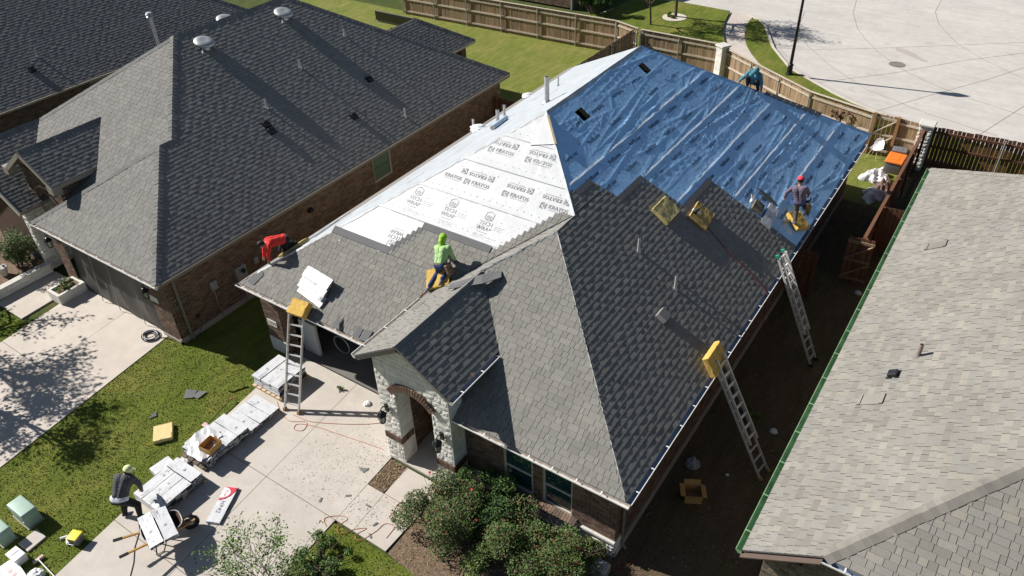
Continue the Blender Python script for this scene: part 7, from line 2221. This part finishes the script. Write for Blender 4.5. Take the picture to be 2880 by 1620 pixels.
def grow(R, base, d, length, r, depth, spread, b, tips, gravity=0.0):
    """recursive limbs; fills tips with twig points"""
    p = Vector(base); d = Vector(d).normalized(); n = 5; pts = [p.copy()]
    for i in range(n):
        d = (d + Vector((R.gauss(0, .12), R.gauss(0, .12), R.gauss(0, .08) + gravity))).normalized()
        p = p + d * length / n; pts.append(p.copy())
    b.tube(pts, r, 5 if depth > 1 else 4, r_end=r * .55)
    if depth <= 1: tips.extend(pts[2:])
    if depth == 0: return
    for i in range(R.randint(2, 4)):
        k = R.randint(2, n); a = Vector((R.gauss(0, 1), R.gauss(0, 1), R.gauss(.25, .5))).normalized()
        grow(R, pts[k], (d + a * spread).normalized(), length * R.uniform(.5, .75), r * .55, depth - 1, spread, b, tips, gravity)

def tree(name, label, loc, trunk_h, r, crown_len, depth, leaf, size, per, seed, spread=.9, cat='tree', group=None, trunk_m=TRUNKM, lean=(0, 0, 1), stems=1, jitter=.12):
    R = random.Random(seed); t = thing(name, label, cat, loc, 0, group)
    b = MB(); tips = []
    for s in range(stems):
        d = Vector(lean) + (Vector((R.gauss(0, .35), R.gauss(0, .35), 0)) if stems > 1 else Vector())
        p = Vector(); pts = [p.copy()]; d.normalize()
        for i in range(5):
            d = (d + Vector((R.gauss(0, .04), R.gauss(0, .04), 0))).normalized(); p = p + d * trunk_h / 5; pts.append(p.copy())
        b.tube(pts, r, 8, r_end=r * .7)
        for i in range(5 if stems == 1 else 3):
            a = 2 * math.pi * (i + R.random()) / 5
            grow(R, pts[R.randint(3, 5)], (math.cos(a) * .8, math.sin(a) * .8, R.uniform(.4, 1.1)), crown_len, r * .55, depth, spread, b, tips)
        grow(R, pts[-1], d, crown_len * 1.1, r * .65, depth, spread, b, tips)
    b.build('trunk', trunk_m, t)
    g = np.random.default_rng(seed); T_ = np.array([tuple(p) for p in tips])
    pts = np.repeat(T_, per, 0) + g.normal(size=(len(T_) * per, 3)) * jitter
    leaf_mesh('crown', pts, size, leaf, t, seed)
    return t
tree('street_tree', 'young street tree with slim trunk just behind the corner fence', (-15.74, 34.1, .1), 2.2, .075, 1.5, 3, [LEAFA, LEAFDARK], .11, 5, 5, group='street trees')
tree('street_tree', 'street tree growing from the ringed bed at the top', (-15.02, 36.15, .1), 2.6, .11, 1.8, 3, [LEAFA, LEAFDARK], .12, 5, 6, group='street trees')
b = MB(); b.lathe([(.62, 0), (.75, 0), (.75, .14), (.62, .14)], (-15.02, 36.0, .09), 22); tag(b.build('tree_ring', CONCRETE2), 'pale ring edging round the street tree bed', 'edging')
def shrub(name, label, loc, rx, ry, h, n, leafm, size, seed, cat='shrub', group=None, flowers=0, lumps=16):
    R = np.random.default_rng(seed); t = thing(name, label, cat, loc, 0, group)
    c = np.stack([R.uniform(-.75, .75, lumps) * rx, R.uniform(-.75, .75, lumps) * ry, R.uniform(.25, .85, lumps) * h], 1); rr = R.uniform(.22, .42, lumps) * min(rx, ry, h * .9)
    k = R.integers(0, lumps, n); d = R.normal(size=(n, 3)); d /= np.linalg.norm(d, axis=1)[:, None]
    P = c[k] + d * (rr[k] * R.uniform(.45, 1.12, n) ** .6)[:, None]; P = P[P[:, 2] > .02]
    leaf_mesh('foliage', P, size, leafm, t, seed)
    b = MB(); q = random.Random(seed)
    for i in range(lumps):
        e = Vector(c[i]); b.tube([Vector((q.uniform(-.1, .1), q.uniform(-.1, .1), 0)), e * .5 + Vector((0, 0, .05)), e], .016, 5, r_end=.006)
    for i in range(14):
        a = q.uniform(0, 6.28); e = Vector((math.cos(a) * rx * .9, math.sin(a) * ry * .9, h * q.uniform(.6, 1.1))); b.tube([e * .3, e * .7 + Vector((0, 0, .05)), e], .008, 4, r_end=.003)
    b.build('stems', TRUNKM, t)
    if flowers:
        i = R.choice(len(P), flowers); b = MB()
        for p in P[i]:
            p = Vector(p) * 1.05
            for a in range(5):
                an = a * 1.257; b.add([p, p + Vector((.035 * math.cos(an), .035 * math.sin(an), .02)), p + Vector((.045 * math.cos(an + .6), .045 * math.sin(an + .6), .03)), p + Vector((.035 * math.cos(an + 1.2), .035 * math.sin(an + 1.2), .02))], [(0, 1, 2, 3)])
        b.build('blossoms', PETAL, t)
    return t
RG = 'shrubs along the front wall'
shrub('rose_bush', 'large bronze leaved rose bush with red blooms at the path end', (-4.30, -1.25, .01), 1.05, .95, 1.35, 14000, [LEAFROSE, LEAFROSE, LEAFA, LEAFA, LEAFDARK, LEAFTIP], .055, 41, 'bush', RG, 9, 30)
shrub('hedge_shrub', 'glossy green shrub under the brick wall left of the windows', (-3.65, -.40, .01), 1.1, .75, 1.40, 11000, [LEAFA, LEAFDARK], .055, 42, 'bush', RG, 0, 22)
shrub('hedge_shrub', 'glossy green shrub below the left window', (-2.75, -.45, .01), .85, .70, 1.1, 7000, [LEAFA, LEAFDARK], .05, 43, 'bush', RG)
shrub('rose_bush', 'sprawling rose bush with red blooms below the right window', (-2.0, -.85, .01), 1.1, .95, 1.15, 13000, [LEAFROSE, LEAFA, LEAFROSE, LEAFA, LEAFA, LEAFTIP], .055, 44, 'bush', RG, 7, 30)
shrub('rose_bush', 'green rose bush with few red blooms beside the stone corner', (-1.15, -.45, .01), .9, .75, 1.0, 10000, [LEAFA, LEAFROSE, LEAFA, LEAFA, LEAFTIP], .05, 45, 'bush', RG, 3, 24)
shrub('weedy_shrub', 'sparse pale shrub with bare twigs between the rose bushes', (-3.05, -1.3, .01), .8, .7, .8, 4500, [LEAFB, LEAFROSE], .07, 46, 'bush', RG, 0, 10)
shrub('rose_bush', 'reddish rose bush at the left edge by the stone corner', (-24.6, -.75, .03), .85, .8, 1.5, 7000, [LEAFROSE, LEAFA], .07, 47, 'bush', None, 20, 20)
shrub('ground_cover', 'leafy green ground cover at the foot of the sapling', (-6.1, -3.75, .01), .75, .95, .35, 7000, [LEAFA, LEAFB, LEAFDARK], .05, 48, 'plants', None, 0, 40)
shrub('seedlings', 'bright green seedlings in the white stone planter', (-21.4, -.75, .30), .22, .38, .35, 350, [LEAFB], .08, 49, 'plants', None, 0, 8)
shrub('dark_shrub', 'dark leafy shrub against the shaded house at the top', (-19.95, 34.3, .05), 1.3, .8, 2.2, 6000, [LEAFDARK, LEAFA], .12, 50, 'bush', None, 0, 22)
shrub('ring_plants', 'yellow green tuft inside the tree ring', (-15.25, 35.9, .1), .35, .3, .35, 600, [LEAFB], .1, 51, 'plants', None, 0, 8)
shrub('dry_bush', 'small dry brown bush hanging on the tan fence', (-1.95, 24.2, 1.05), .45, .15, .6, 500, [mat('dry_leaf', (.12, .06, .035), .8, .3, 6)], .07, 52, 'plants', None, 0, 9)
shrub('grass_tuft', 'green weed tuft by the wall foot under the eave cushion', (.75, 6.35, .01), .32, .30, .22, 900, [LEAFB, LEAFA], .06, 54, 'plants', None, 0, 12)
shrub('weed_tuft', 'weed growing in the joint before the garage', (-9.85, .95, .02), .12, .08, .12, 60, [LEAFB], .06, 53, 'plants', None, 0, 5)
tree('sapling', 'thin multi stemmed sapling rising over the driveway at the bottom edge', (-6.35, -4.75, .0), .7, .016, .85, 2, [LEAFB, LEAFA, LEAFA], .068, 2, 61, .6, 'sapling', stems=6, jitter=.045)
# trees outside the frame whose shadows fall on the driveway and the lawn
tree('yard_tree', 'leafy yard tree left of the picture shading the pale driveway', (-24.4, -5.0, .0), 2.2, .12, 1.9, 3, [LEAFA, LEAFDARK], .14, 5, 71, 1.0)
tree('yard_tree', 'slim yard tree left of the picture shading the lawn', (-19.6, -5.5, .0), 2.0, .08, 1.0, 3, [LEAFA, LEAFDARK], .13, 3, 72, .9)
